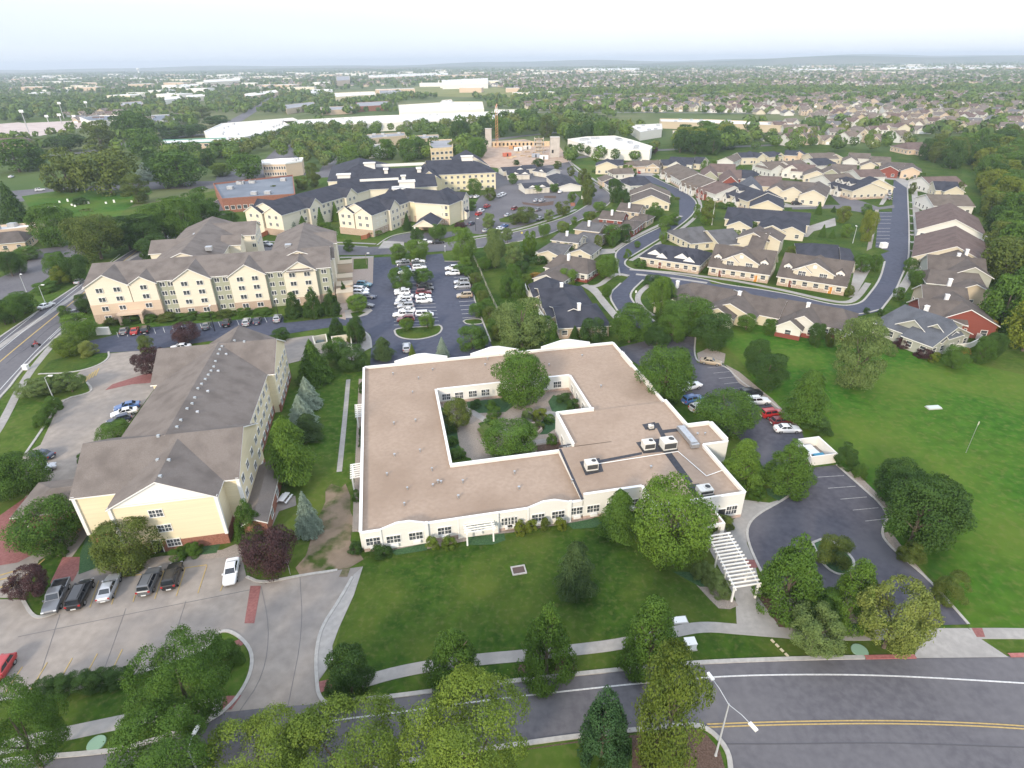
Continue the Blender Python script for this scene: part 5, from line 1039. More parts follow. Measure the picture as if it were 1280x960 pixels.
# rowhouse terraces between the two streets
PORCH = 'small front porch gable'
def terrace(view, a, c, hw, roof, wall, label, gab=(), zr=7.6, ze=4.4, zs=(1.5,), dorm=(), wall2=None):
    P = [(a, c, zr, hw, ze, 0, 0)]
    H = house(view, P, roof, wall, label, zs=zs, step=3.0, base='brick')
    x0, x1, y0, y1 = H.blocks[0][:4]
    for t, side, w_ in gab:
        b = MB(); z1 = 5.0; g = (x0+(x1-x0)*t, y0 if side == 'S' else y1); s = -1 if side == 'S' else 1
        b.box(-w_/2, w_/2, -1.6, 0, 0.0, 3.1, 0); b.quad([(-w_/2,-1.62,3.1),(w_/2,-1.62,3.1),(0,-1.62,z1)], 0)
        for sx in (-1, 1):
            f = [(sx*(w_/2+.3),-1.95,2.85),(0,-1.95,z1+.15),(0,1.6,z1+.15),(sx*(w_/2+.3),1.6,2.85)]; b.quad(f if sx < 0 else f[::-1], 1)
            b.quad([(sx*(w_/2+.3),-1.96,2.65),(sx*(w_/2+.3),-1.96,2.87),(0,-1.96,z1+.17),(0,-1.96,z1-.08)], 2)
            b.box(sx*w_/2-.12, sx*w_/2+.12, -1.75, -1.6, 0, 3.0, 2)
        o = b.build('front_porch', [WLS[wall2 or 'pale'], RF[roof], WHITE], H.root); o.location = (*g, 0); o.rotation_euler = (0, 0, 0 if side == 'S' else math.pi)
        if side == 'S': H.window(g[0], g[1]-1.62, 1.6, 1.3, 1.3, 'S', 'sash')
    for t, wd in dorm:
        b = MB(); b.box(-wd/2, wd/2, 0, 3, -.6, 1.2, 0); b.quad([(-wd/2,-.01,1.2),(wd/2,-.01,1.2),(0,-.01,2.1)], 0)
        for sx in (-1, 1):
            f = [(sx*(wd/2+.25),-.3,1.05),(0,-.3,2.25),(0,3.4,2.25),(sx*(wd/2+.25),3.4,1.05)]; b.quad(f if sx < 0 else f[::-1], 1)
        o = b.build('dormer', [WLS[wall2 or 'cream'], RF[roof]], H.root); o.location = (x0+(x1-x0)*t, y0+hw*.30, ze+(zr-ze)*.32); H.window(x0+(x1-x0)*t, y0+hw*.30, ze+(zr-ze)*.32+.55, min(1.3, wd*.5), .8, 'S', 'double')
    return H
terrace('C1', *eaves('C1',(850,340),(1040,445),4.2,9), 9, 'tan', 'pale', 'tan-roofed terrace at the head of the curving street', ((.12,'S',3),(.45,'S',3)), dorm=())
terrace('C2', *eaves('C2',(-80,452),(90,525),4.2,9), 9, 'tan', 'pale', 'grey-tan terrace with white porches along the curving street', ((.2,'S',3),(.5,'S',3),(.8,'S',3)))
terrace('C2', *eaves('C2',(95,522),(272,585),4.2,9), 9, 'red', 'pale', 'red-brown terrace with a red porch gable along the curving street', ((.12,'S',3),(.4,'S',3.4)), wall2='red')
terrace('C2', *eaves('C2',(278,540),(595,655),4.2,9), 9, 'black', 'cream', 'black-roofed terrace with white dormers and a cream end gable', ((.15,'S',3),(.4,'S',3),(.7,'S',3)), dorm=((.1,4.5),(.22,3.5),(.5,3)), zs=(1.5,), wall2='white')
house('C2', [((800,640),(805,545),7.2,6.6,4.2,0,0)], 'black', 'yellow', 'yellow gable-fronted end house beside the black-roofed terrace', zs=(1.5,4.1))
house('C2', [((215,285),(225,350),8.0,4,5,0,0),((225,270),(470,285),7.8,8,4.4,0,0)], 'red', 'sage', 'red-brown roofed townhouse with a grey-green gable in the middle block', win=False)
house('C2', [((410,330),(430,400),8.0,4.4,4.6,0,0),((400,330),(530,345),7.6,8,4.4,0,0)], 'red', 'red', 'townhouse with a bright red gable in the middle block', win=False)
house('C2', [((470,330),(690,345),7.4,9,4.4,2,2)], 'black', 'pale', 'black hipped townhouse behind the bright red gable')
house('C2', [((650,395),(930,405),7.8,9,4.4,2,0)], 'red', 'cream', 'broad red-brown roofed townhouse in the middle of the block')
house('C2', [((630,400),(650,480),8.0,5,4.6,0,0)], 'slate', 'pale', 'slate-roofed townhouse with a tall grey gable in the middle block', win=False)
house('C2', [((920,440),(1270,465),7.6,8,4.6,0,0),((905,450),(915,500),7.0,4,4.6,0,0),((1065,470),(1075,510),7.2,5,4.6,0,0),((1290,540),(1280,450),7.2,5.5,4.6,0,0)], 'brown', 'cream', 'cream double house with tan garage doors at the cul-de-sac', zs=(1.5,4.0), garage=('S', .2))
house('C2', [((500,165),(640,162),6.6,7,4.4,0,0),((650,175),(655,150),6.4,4,4.2,0,0)], 'black', 'cream', 'black-roofed cream house, leftmost of the far street row', zs=(1.5,4))
house('C2', [((380,215),(480,175),6.0,5,3.8,0,0)], 'tan', 'pale', 'pale gabled house with tan roof at the end of the far street row', zs=(1.5,))
house('C2', [((740,160),(860,150),6.6,7,4.4,0,0),((700,155),(705,175),7.0,3.6,4.6,0,0),((885,170),(880,150),6.2,4,4.0,0,0)], 'black', 'yellow', 'black-roofed yellow house with a steep grey gablet in the far street row', zs=(1.5,4))
house('C2', [((980,140),(1100,145),6.6,7,4.4,0,0),((1120,155),(1115,135),6.4,4,4.2,0,0)], 'black', 'peach', 'black-roofed house with a rosy gable in the far street row', zs=(1.5,4))
house('C2', [((740,258),(960,245),7.2,8,4.4,0,0),((830,295),(825,250),6.8,4.4,4.4,0,0)], 'tan', 'pale', 'tan-roofed terrace with white corner gables along the inner lane', zs=(1.5,))
house('C2', [((960,255),(1120,235),7.2,8,4.4,0,0)], 'tan', 'pale', 'long tan-roofed terrace beside the inner lane')
house('C2', [((1040,290),(1050,260),7.2,4.6,4.4,0,0),((1050,285),(1270,280),7.2,8,4.4,0,0)], 'red', 'white', 'red-brown terrace with a rosy gable and white front by the inner lane', zs=(1.5,4))
house('C2', [((1290,345),(1280,310),6.8,6,4.2,0,0)], 'brown', 'cream', 'cream gabled end house by the inner lane', zs=(1.5,4))
# terraces farther up, right
house('C3', [((90,170),(330,165),6.8,8,4.2,0,0),((320,180),(325,160),6.4,5,4.2,0,0)], 'tan', 'cream', 'tan-roofed cream house with an end gable in the upper row', zs=(1.5,4))
house('C3', [((90,225),(290,215),7.2,9,4.4,0,2)], 'black', 'pale', 'black-roofed townhouse among the tan terraces')
house('C3', [((310,290),(320,330),7.6,5,4.6,0,0),((330,280),(560,285),7.2,9,4.4,0,0)], 'tan', 'sage', 'tan terrace with a tall grey-green gable', win=False)
house('C3', [((510,185),(515,215),6.6,4,4.4,0,0),((500,170),(700,168),6.6,7,4.2,0,0)], 'tan', 'pale', 'pale house with steep white-trimmed front gable in the upper row', zs=(1.5,4))
house('C3', [((700,240),(710,260),6.6,4.6,4.4,0,0),((720,205),(900,205),6.6,8,4.2,0,0)], 'tan', 'cream', 'cream house with a grey gablet right of the upper row', zs=(1.5,4))
house('C3', [((905,300),(900,265),6.4,4.6,4.2,0,0),((830,265),(1040,255),6.6,8,4.0,0,0)], 'brown', 'red', 'house with a small red gable at the top of the long street', zs=(1.5,))
house('C3', [((1125,310),(1120,280),6.4,4.8,4.2,0,0),((1060,270),(1170,270),6.6,9,4.0,0,2)], 'brown', 'peach', 'peach garage-fronted house at the top right of the long street', zs=(1.5,), garage=('S', .5))
terrace('C3', (230,385), (480,370), 9, 'tan', 'pale', 'tan terrace left of the dormered black terrace', ((.3,'S',3),))
terrace('C3', *eaves('C3',(272,480),(525,552),4.2,9), 9, 'black', 'cream', 'black terrace with white dormers beside the small green corner lawn', ((.2,'S',3),(.5,'S',3)), dorm=((.15,4),(.3,3.5),(.6,3)), wall2='white')
house('C3', [((790,430),(700,400),7.4,8.5,3.6,0,0)], 'black', 'yellow', 'butter yellow end house with a long sloping gable by the corner lawn', zs=(1.5,4))
house('C3', [((540,335),(780,330),7.0,8,4.4,0,0)], 'red', 'pale', 'red-brown roofed terrace behind the dormered black one')
# grey and black corner house opposite, middle
house('B3', [((560,280),(770,262),6.4,9.0,3.2,3,0),((780,275),(1140,310),6.2,9.0,3.2,0,0)], 'grey', 'yellow', 'wide grey-roofed yellow house at the inside of the street bend', base=None, chim=())
HD = house('B3', [(*eaves('B3',(145,562),(765,652),3.2,7.6),6.0,7.6,3.2,4,3)], 'black', 'cream', 'near-black roofed double house with white roof gablets facing the junction', step=2.6, base='brick', door=('S', .35))
for t in (.22, .36, .68, .82):
    x0, x1, y0, y1 = HD.blocks[0][:4]; b = MB(); k_w = 2.4 if t in (.22, .68) else 1.9
    for sx in (-1, 1): b.quad([(0,-.1,1.5),(sx*k_w,-.1,.0),(sx*k_w,-.1,.28),(0,-.1,1.8)], 0); b.quad([(0,-.1,1.8),(sx*k_w,-.1,.28),(sx*k_w,1.4,.28),(0,3.6,1.8)], 1)
    b.quad([(-k_w,-.05,.05),(k_w,-.05,.05),(0,-.05,1.6)], 0); o = b.build('roof_gablet', [WHITE, RF_BLACK], HD.root); o.location = (x0+(x1-x0)*t, y0+(1.6 if t in (.22, .68) else .6), 3.75 if t in (.22, .68) else 3.25)
def row_big(view, ridge, hw, label, roof='brown', gx=.5, door='red'):
    H = house(view, [(ridge[0], ridge[1], 8.4, hw, 3.2, 0, 0)], roof, 'cream', label, step=2.7, base='brick', zs=(1.6,), fin=False)
    x0, x1, y0, y1 = H.blocks[0][:4]; xm = (x0+x1)/2; w_ = (x1-x0)*.30
    H.gable(xm-w_, xm+w_, y0+1.2, y1-hw*.6, 5.4, 8.2, 'y', ov=.4); H.gable(xm-w_*.9, xm-w_*.1, y0+1.0, y0+4, 5.2, 6.9, 'y', ov=.3)
    b = MB(); b.box(-.5, .5, 0, .12, 0, .9); o = b.build('gable_vent', WHITE, H.root); o.location = (xm+.1, y0+1.1, 6.4)
    for sx in (-.55, .5): H.window(xm+sx*w_, y0+.98 if sx < 0 else y0+1.2, 4.4, 2.0, 1.4, 'S', 'grid')
    for t in (.10, .88):
        b = MB(); wd = 2.4; b.box(-wd/2, wd/2, 0, 2.6, -.9, .9, 0); b.quad([(-wd/2,-.01,.9),(wd/2,-.01,.9),(0,-.01,1.8)], 0)
        for sx in (-1, 1):
            f = [(sx*(wd/2+.25),-.3,.75),(0,-.3,1.95),(0,3.2,1.95),(sx*(wd/2+.25),3.2,.75)]; b.quad(f if sx < 0 else f[::-1], 1)
        o = b.build('dormer', [WL_WHITE, RF[roof]], H.root); o.location = (x0+(x1-x0)*t, y0+2.6, 4.7); H.window(x0+(x1-x0)*t, y0+2.58, 4.95, 1.4, .8, 'S', 'double')
    H.door(x0+(x1-x0)*.2, y0, 'S'); H.door(x0+(x1-x0)*.8, y0, 'S', m=mat('orange door', (0.50,0.22,0.04)))
    H.finish(); return H
row_big('B4', eaves('B4',(515,95),(1145,182),3.2,7.3), 7.3, 'cream two-storey double house with brick ground floor, left of the alley')
row_big('B5', eaves('B5',(360,740),(992,836),3.2,7.3), 7.3, 'cream two-storey double house with a red and an orange door, right of the alley')
house('B5', [((175,345),(290,358),7.6,9,3.6,0,0),((180,360),(190,300),7.6,5,5.2,0,0),((290,365),(295,310),7.4,5,5.2,0,0)], 'brown', 'cream', 'brown-roofed double house with twin rear gables behind the left cream one', win=False)
house('B5', [((560,445),(900,470),5.6,8.5,3.0,4,0),((930,480),(1060,510),5.6,9,3.0,0,4)], 'black', 'cream', 'broad near-black hipped roof behind the right cream house', win=False)
house('C2', [(*eaves('C2',(360,822),(1215,892),3.2,8),6.2,8,3.2,0,0),((535,850),(535,770),5.2,4.4,3.2,0,0),((860,890),(860,800),5.2,4.6,3.2,0,0),((1050,905),(1050,800),5.2,4.6,3.2,0,0)], 'black', 'cream', 'long near-black roofed cream house with a white eyebrow vent', step=3.4)
# the long grey-brown house at the meadow edge: two joined houses
house('B4', [((290,250),(760,330),5.6,6.6,3.1,2,0),((250,440),(270,260),5.0,5,3.0,0,0)], 'brown', 'cream', 'brown-roofed ranch house at the meadow edge, partly behind round trees', chim=(('B4',(218,265),5.6),))
house('B4', [((640,325),(1290,445),5.8,5.6,3.1,1,0),((775,475),(850,340),5.7,6.4,3.1,0,0),((650,520),(700,420),5.0,3.8,3.0,0,0)], 'brown', 'yellow', 'brown-roofed ranch house with twin yellow gables facing the meadow', chim=(('B4',(838,370),6.2),), step=3)
HR = house('B6', [(*eaves('B6',(180,438),(1012,590),3.1,6.4),5.8,6.4,3.1,0,3),((515,430),(590,330),5.7,4.4,3.1,0,0),((380,478),(430,410),4.9,2.8,3.0,0,0)], 'brown', 'white', 'brown-roofed ranch house with red panels beside the meadow', chim=(('B6',(565,325),6.2),), step=3, base='red')
# corner house in grey
house('B8', [((330,275),(760,415),6.6,8.4,3.2,1,0),((560,400),(830,480),6.4,7.4,3.2,0,0),((485,430),(560,380),6.4,3.6,4.2,0,0),((740,415),(700,470),6.6,3.0,4.4,0,0),((780,530),(700,470),5.2,4.0,3.4,0,0)], 'slate', 'greygreen', 'slate-roofed grey-green corner house with white trim by the meadow', chim=(('B8',(560,315),6.6),), step=2.6)
b = MB(); b.strip([W('B8', p, 0) for p in [(930,560),(1030,610),(1010,640),(930,680),(850,690),(770,690)]], .25, 0, 1.5); tag(b.build('patio_wall', WL_WHITE), 'white curved patio wall around the terrace of the slate-roofed corner house', 'wall')
# east terrace facing the long street
house('B8', [((500,230),(870,260),7.4,6.4,4.0,0,0),((850,320),(890,180),7.4,6.6,4.0,0,0)], 'brown', 'red', 'brown-roofed townhouse with a broad red gable wall', chim=(('B8',(742,215),7.4),), zs=(1.6,))
house('B8', [((530,110),(900,140),7.4,6.0,4.2,0,0),((900,60),(1060,110),6.8,6,4.0,0,0)], 'brown', 'tan', 'brown-roofed tan townhouse above the red gable one', chim=(('B8',(770,75),7.6),), zs=(1.6,3.4))
house('B7', [((520,625),(960,660),7.6,6.0,4.2,0,0),((820,720),(815,590),7.4,5,4.8,0,0),((500,740),(950,780),5.6,5.5,3.2,1,1)], 'brown', 'greygreen', 'brown-roofed townhouse with a grey-green dormer gable', chim=(('B7',(760,630),8),('B7',(828,598),8)), zs=(1.6,))
house('B7', [((745,560),(735,400),8.4,10.5,3.6,0,0)], 'red', 'cream', 'red-brown broad-roofed townhouse with a half-hidden cream gable end', win=False, zs=(1.6,))
house('B7', [((735,345),(690,215),8.4,10.5,3.6,0,0)], 'red', 'white', 'red-brown townhouse with a white-edged gable facing along the street', zs=(1.6,))
house('B7', [((505,145),(815,150),7.0,9,4.0,0,0)], 'tan', 'white', 'tan flat-looking roofed townhouse below the trees')
house('B7', [((560,40),(740,45),6.6,6,3.6,0,0),((695,80),(690,40),6.0,4.2,3.6,0,0)], 'black', 'cream', 'small black-roofed townhouse with cream gablet near the trees')
house('B7', [((470,5),(730,0),7.0,9,4.0,0,0)], 'red', 'white', 'red-brown roofed townhouse, farthest of the row under the trees')
house('C3', [((1010,65),(1290,60),7.0,10,3.6,4,4),((1190,110),(1195,65),6,5,3.4,0,0)], 'red', 'peach', 'rust-roofed brick hall at the edge of the wood', zs=(1.6,), name='brick_hall', cat='hall')

# ---------------------------------------------------------------- shops, schools and other large blocks farther off
ROOFW = mat('white roof membrane', (0.62,0.61,0.58), (0.72,0.71,0.68), scale=.08, rough=.8, detail=6, c3=(.50,.49,.47), scale3=.02); ROOFG = mat('grey flat roof', (0.22,0.225,0.24), (0.30,0.305,0.32), scale=.1, rough=.9, detail=6); ROOFB = mat('blue grey flat roof', (0.13,0.15,0.18), (0.18,0.20,0.23), scale=.1, rough=.85, detail=6)
FOOT = []
def flat(view, pts, z, roofm, wallm, label, name='retail_building', cat='shop', band_=None, units=6, par=.8, wins=0):
    q = [W(view, p, z) for p in pts]; FOOT.append(q); c = (sum(p[0] for p in q)/len(q), sum(p[1] for p in q)/len(q)); q = [(p[0]-c[0], p[1]-c[1]) for p in q]
    t = thing(name, label, cat, (*c, 0)); b = MB(); b.prism(q, 0, z-par, 0); b.build('wall', wallm, t)
    b = MB(); sh = [(p[0]*.992, p[1]*.985) for p in q]; b.prism(sh, z-par, z-par+.06, 0); b.build('roof', roofm, t)
    b = MB(); b.strip([(p[0]*.998, p[1]*.998) for p in q], .5, z-par-.1, z, 0, closed=True); b.build('parapet', band_ or wallm, t)
    r = random.Random(len(label)); xs, ys = [p[0] for p in q], [p[1] for p in q]
    if units:
        for i in range(units):
            k = r.randrange(len(q)); m_ = .2+.5*r.random(); x, y = q[k][0]*m_+q[(k+1)%len(q)][0]*(.75-m_)*.8, q[k][1]*m_+q[(k+1)%len(q)][1]*(.75-m_)*.8
            b = MB(); b.box(-1.4, 1.4, -1.2, 1.2, 0, 1.5); o = b.build('rooftop_unit', METAL, t); o.location = (x, y, z-par)
    if wins:
        e = sorted(range(len(q)), key=lambda i: q[i][1]+q[(i+1)%len(q)][1])[0]; a, d = q[e], q[(e+1)%len(q)]; an = math.atan2(d[1]-a[1], d[0]-a[0]); L_ = math.dist(a, d)
        if math.cos(an) < 0: a, d = d, a; an += math.pi
        for i in range(wins):
            k = (i+.5)/wins
            for zz in ((2.2,) if z < 7 else (2.2, 5.6)):
                o = ob('window', window_mesh(min(3, L_/wins*.6), 1.6, 'far'), t, (a[0]+(d[0]-a[0])*k, a[1]+(d[1]-a[1])*k-.02, zz), an)
    return t
flat('P', [(255,164),(277,154),(366,147),(372,150),(345,163),(300,172),(262,172)], 8, ROOFW, WL_WHITE, 'huge white flat-roofed store behind the office trees', units=14)
flat('P', [(352,151),(460,145),(649,138),(651,147),(457,154),(358,154)], 8, ROOFW, WL_WHITE, 'very long white flat-roofed store across the middle distance', units=10)
flat('P', [(498,131),(550,128),(553,125),(564,124),(566,127),(603,127),(605,136),(499,140)], 11, ROOFW, WL_CREAM, 'tall cream store with a raised front behind the long white one', units=6)
flat('P', [(418,116),(468,114),(470,118),(419,121)], 11, ROOFW, WL_YELLOW, 'pale yellow office block with blue glass centre', 'office_building', 'office', wins=10)
flat('P', [(474,112),(500,110.5),(501,114),(475,116)], 9, ROOFG, WL_PALE, 'pale green-roofed office beside the dry field', 'office_building', 'office', units=2)
flat('P', [(552,100),(610,97.5),(610,104),(553,105)], 12, ROOFW, WL_WHITE, 'white warehouse beyond the dry field', units=4)
flat('A1', [(775,445),(1165,432),(1172,448),(785,462)], 8, ROOFW, WL_PEACH, 'long peach brick office with green-edged white roof', 'office_building', 'office', mat('green fascia', (0.10,0.26,0.20), rough=.6), 4, wins=12)
flat('A1', [(385,335),(480,326),(605,325),(600,348),(430,352)], 8, ROOFB, WL_WHITE, 'grey-blue roofed sports hall beside the floodlit field', 'sports_hall', 'hall', units=0)
flat('A1', [(735,325),(835,320),(845,345),(740,352)], 7, ROOFB, WL_PALE, 'grey-blue roofed hall right of the sports hall', 'sports_hall', 'hall', units=0)
flat('A5', [(948,32),(1300,-6),(1310,78),(985,100)], 6.5, ROOFB, BRICK, 'brick school block with broad blue-grey flat roof', 'school_building', 'school', units=8, wins=12)
flat('A5', [(-60,222),(155,206),(160,222),(-60,245)], 5.5, ROOFW, WL_PEACH, 'white-roofed shop strip at the left edge behind a brown hip roof', units=3, wins=4)
house('A5', [((-60,255),(120,240),6.0,7,3.4,0,3)], 'brown', 'peach', 'brown hip-roofed shop front at the left edge', name='shop_building', cat='shop', zs=(1.6,))
house('A1', [((-60,440),(160,432),8.0,11,4.2,0,6)], 'red', 'brick', 'dark red-brown roofed hall near the floodlit field', name='brick_hall', cat='hall', win=False)
flat('A2', [(95,497),(160,492),(280,486),(272,500),(200,510),(100,512)], 8.5, ROOFW, WL_PEACH, 'two-storey peach office with a swooping white roof', 'office_building', 'office', WHITE, 2, wins=9)
flat('A2', [(540,385),(730,373),(735,388),(560,402)], 7, ROOFG, WL_TAN, 'tan flat-roofed school wing, left, beyond the black-roofed complex', 'school_building', 'school', units=6)
flat('A2', [(738,390),(880,384),(885,398),(745,406)], 7, ROOFG, WL_TAN, 'tan flat-roofed school wing, right, beyond the black-roofed complex', 'school_building', 'school', units=5)
flat('A2', [(560,430),(640,425),(655,445),(570,452)], 6, ROOFG, WL_PALE, 'pale low school block in front of the tan wings', 'school_building', 'school', units=3)
flat('A2', [(842,408),(940,404),(945,440),(846,446)], 9, ROOFG, mat('raw yellow sheathing', (0.54,0.43,0.27), (0.62,0.51,0.35), scale=.6, rough=.9), 'half-built block clad in yellow sheathing left of the crane', 'unfinished_building', 'building', units=0, wins=5)
flat('A3', [(338,428),(420,417),(560,412),(640,432),(735,462),(725,478),(480,470),(430,455)], 7.5, ROOFW, WL_WHITE, 'white flat-roofed warehouse in front of the purple plum tree', 'warehouse', 'warehouse', units=16)
flat('A3', [(628,362),(780,355),(782,380),(680,395)], 7, ROOFW, WL_PALE, 'pale flat-roofed hall behind the white warehouse', 'warehouse', 'warehouse', units=5)
flat('A3', [(832,388),(945,380),(950,395),(840,415)], 7, ROOFW, WL_TAN, 'tan-walled flat-roofed hall near the oak clump', 'warehouse', 'warehouse', units=3)
flat('A3', [(770,332),(1000,335),(1400,352),(1400,366),(1000,352),(775,345)], 6.5, ROOFW, WL_TAN, 'very long low tan building along the tree line', units=10)
flat('P', [(618,137),(650,137),(650,143),(620,144)], 7, ROOFW, WL_WHITE, 'small white block left of the wooded stream', units=1)
flat('A1', [(580,263),(690,256),(694,272),(588,280)], 8, ROOFG, WL_PEACH, 'peach flat-roofed block among the trees left of the white store', 'office_building', 'office', units=2, wins=6)
for i, (pts, z, rm, wm, lb_) in enumerate([([(208,108),(232,105),(252,105),(252,107),(210,110)],8,ROOFW,WL_WHITE,'white warehouse roof in the left distance, long and thin'), ([(254,100),(300,97.5),(300,100.5),(255,103)],12,ROOFW,WL_CREAM,'cream block standing high in the left distance'),
    ([(205,121),(224,120),(226,123),(206,125)],8,ROOFW,WL_WHITE,'white block amid trees right of the floodlights'), ([(232,119),(256,117),(256,120),(234,122)],8,ROOFW,WL_CREAM,'cream block beside the white one amid the trees'), ([(305,117),(345,112),(348,115),(307,121)],8,ROOFW,WL_PEACH,'peach strip of shops along the far avenue, left side'),
    ([(420,95.5),(437,95),(437,100),(421,101)],15,ROOFG,WL_PEACH,'tall tan block on the middle skyline'), ([(460,94),(520,91.5),(520,95),(461,97)],10,ROOFW,WL_PEACH,'long pale block right of the tall tan one'), ([(515,92),(560,91),(560,93),(516,94.5)],9,ROOFW,WL_WHITE,'white sheds in the centre distance'),
    ([(388,112),(415,111),(416,114),(389,116)],8,ROOFW,WL_WHITE,'white shop left of the yellow office'), ([(355,131),(392,127),(394,131),(358,136)],7,ROOFG,WL_TAN,'grey-roofed tan shops near the far avenue'), ([(445,128),(486,126),(488,131),(447,133)],7,ROOFG,BRICK,'red brick block in front of the cream store'), ([(400,134),(440,132),(441,136),(402,138)],6,ROOFG,WL_PEACH,'low peach shops before the long white store'),
    ([(735,86),(800,84.5),(800,87),(736,88)],9,ROOFW,WL_WHITE,'white sheds on the right of the centre skyline'), ([(990,86),(1040,84.5),(1045,87),(992,88)],8,ROOFW,WL_CREAM,'pale sheds near the lake'), ([(1100,84),(1180,82),(1180,85),(1102,87)],8,ROOFW,WL_CREAM,'pale apartment row under the right hills'), ([(1195,83),(1270,81),(1270,84),(1196,86.5)],8,ROOFW,WL_PEACH,'sandy apartment row under the far right hills')]):
    flat('P', pts, z, rm, wm, lb_, units=0, par=.5)
# blue glass strip on the yellow office, building-site cores, scaffold and crane
def tower(view, base, w_, d_, h_, m, label, name, cat):
    x, y = W(view, base, 0); t = thing(name, label, cat, (x, y, 0)); b = MB(); b.box(-w_/2, w_/2, 0, d_, 0, h_); b.build('shaft', m, t)
    b = MB(); b.box(-w_/2-.15, w_/2+.15, -.15, d_+.15, h_, h_+.4); b.build('cap', m, t)
    b = MB(); b.box(-.7, .7, -.06, .1, 3, 5.2); o = b.build('opening', DARK, t); o.location = (-w_*.25, 0, 0); return t
CORE = mat('raw concrete', (0.40,0.37,0.33), (0.50,0.46,0.42), scale=.3, rough=.9, detail=8)
tower('C4', (748,215), 6.5, 6.5, 13.0, CORE, 'pale concrete stair core standing alone at the building site', 'stair_core', 'tower')
tower('A2', (1105,442), 5, 5.5, 13.5, CORE, 'slim concrete stair core beside the orange crane', 'stair_core', 'tower')
def scaffold(view, base, w_, d_, lv, label):
    x, y = W(view, base, 0); t = thing('scaffold_tower', label, 'scaffold', (x, y, 0)); b = MB()
    for i in range(lv): b.box(-w_/2, w_/2, 0, d_, 2.6*(i+1)-.15, 2.6*(i+1))
    b.build('deck', mat('raw timber', (0.50,0.38,0.24), (0.62,0.48,0.32), scale=.8, rough=.9), t)
    for sx in (-1, 0, 1):
        for sy in (.05, 1):
            b = MB(); b.box(-.12, .12, -.12, .12, 0, 2.6*lv+1); o = b.build('post', METAL, t); o.location = (sx*(w_/2-.2), sy*d_-.1*(sy == 1), 0)
    b = MB(); b.box(-w_*.3, w_*.3, d_*.3, d_*.8, 0, 2.6*lv); b.build('core', CORE, t)
scaffold('C4', (590,180), 7, 5.5, 4, 'open timber-decked scaffold tower at the building site')
x, y = W('C4', (430,140), 0); t = thing('unfinished_wall', 'row of yellow timber wall frames at the back of the building site', 'wall', (x, y+20, 0))
b = MB(); b.box(-26, 22, 0, .6, 0, 4); b.build('wall_panel', mat('raw timber', (0.50,0.38,0.24)), t); b = MB()
for i in range(14): b.box(-25+i*3.2-.5, -25+i*3.2+.9, -.1, 0, 1.0, 3.0)
b.build('opening', DARK, t)
for v, p, c, l in (('C4',(270,205),(.50,.16,.10),'rust-red container on the building site, leftmost'),('C4',(380,150),(.70,.70,.68),'white site cabin in the middle of the building site'),('C4',(470,135),(.62,.60,.55),'pale site cabin right of the white one'),('C4',(450,85),(.10,.12,.14),'dark container at the back of the building site'),('C4',(560,215),(.30,.33,.38),'grey-blue container by the scaffold tower'),('C4',(640,235),(.72,.70,.66),'white container at the front edge of the building site'),('C4',(330,130),(.55,.30,.14),'orange container behind the white site cabin')):
    x, y = W(v, p, 0); t = thing('site_container', l, 'container', (x, y, .03), random.uniform(-.5,.5)); b = MB(); b.box(-3, 3, -1.25, 1.25, .15, 2.6); b.build('container_body', mat('paint '+l, c, rough=.6), t); b = MB(); b.box(-.5, .5, -1.32, -1.25, .2, 2.2); o = b.build('door', DARK, t)
for i in range(9):
    x, y = W('C4', (300+42*i, 185+random.uniform(-45,45)), 0); b = MB()
    for k in range(5): b.obox((random.uniform(-.6,.6), random.uniform(-.4,.4)), random.uniform(-.3,.3), random.uniform(3,5), .5, .18*k, .18*k+.16)
    o = b.build('timber_stack', mat('raw timber', (.5,.38,.24))); o.location = (x, y, .03); tag(o, 'timber stack on the bare building site, %s from the left' % nth(i), 'timber stack', 'timber stacks on the building site')
x, y = W('A2', (1143,445), 0); t = thing('tower_crane', 'orange tower crane mast at the building site', 'crane', (x, y, 0)); OR = mat('crane orange', (0.50,0.24,0.12), rough=.6)
b = MB()
for sx in (-.8, .8):
    for sy in (-.8, .8): b.box(sx-.12, sx+.12, sy-.12, sy+.12, 0, 30)
for i in range(15):
    b.tube([(-.8,-.8,i*2),(.8,-.8,i*2+2)], .12, 4); b.tube([(.8,.8,i*2),(.8,-.8,i*2+2)], .12, 4)
b.build('mast', OR, t); b = MB(); b.box(-.5, .5, -9, 20, 30.2, 31.0); b.build('jib', OR, t); b = MB(); b.box(-1, 1, -1.4, 1, 28, 30.1); b.build('cab', WHITE, t); b = MB(); b.box(-.9, .9, -9.5, -6.5, 28.8, 30.1); b.build('counterweight', CORE, t)
x, y = at(174, 92.5, 0); t = thing('water_tower', 'white water tower on the left skyline', 'water tower', (x, y, 0)); b = MB(); b.tube([(0,0,0),(0,0,30)], [6,4], 10); b.build('stem', WHITE, t); b = MB(); b.tube([(0,0,30),(0,0,34),(0,0,42),(0,0,46)], [4,12,12,3], 14); b.build('tank', WHITE, t)
# ---------------------------------------------------------------- trees one can tell apart
T = tree
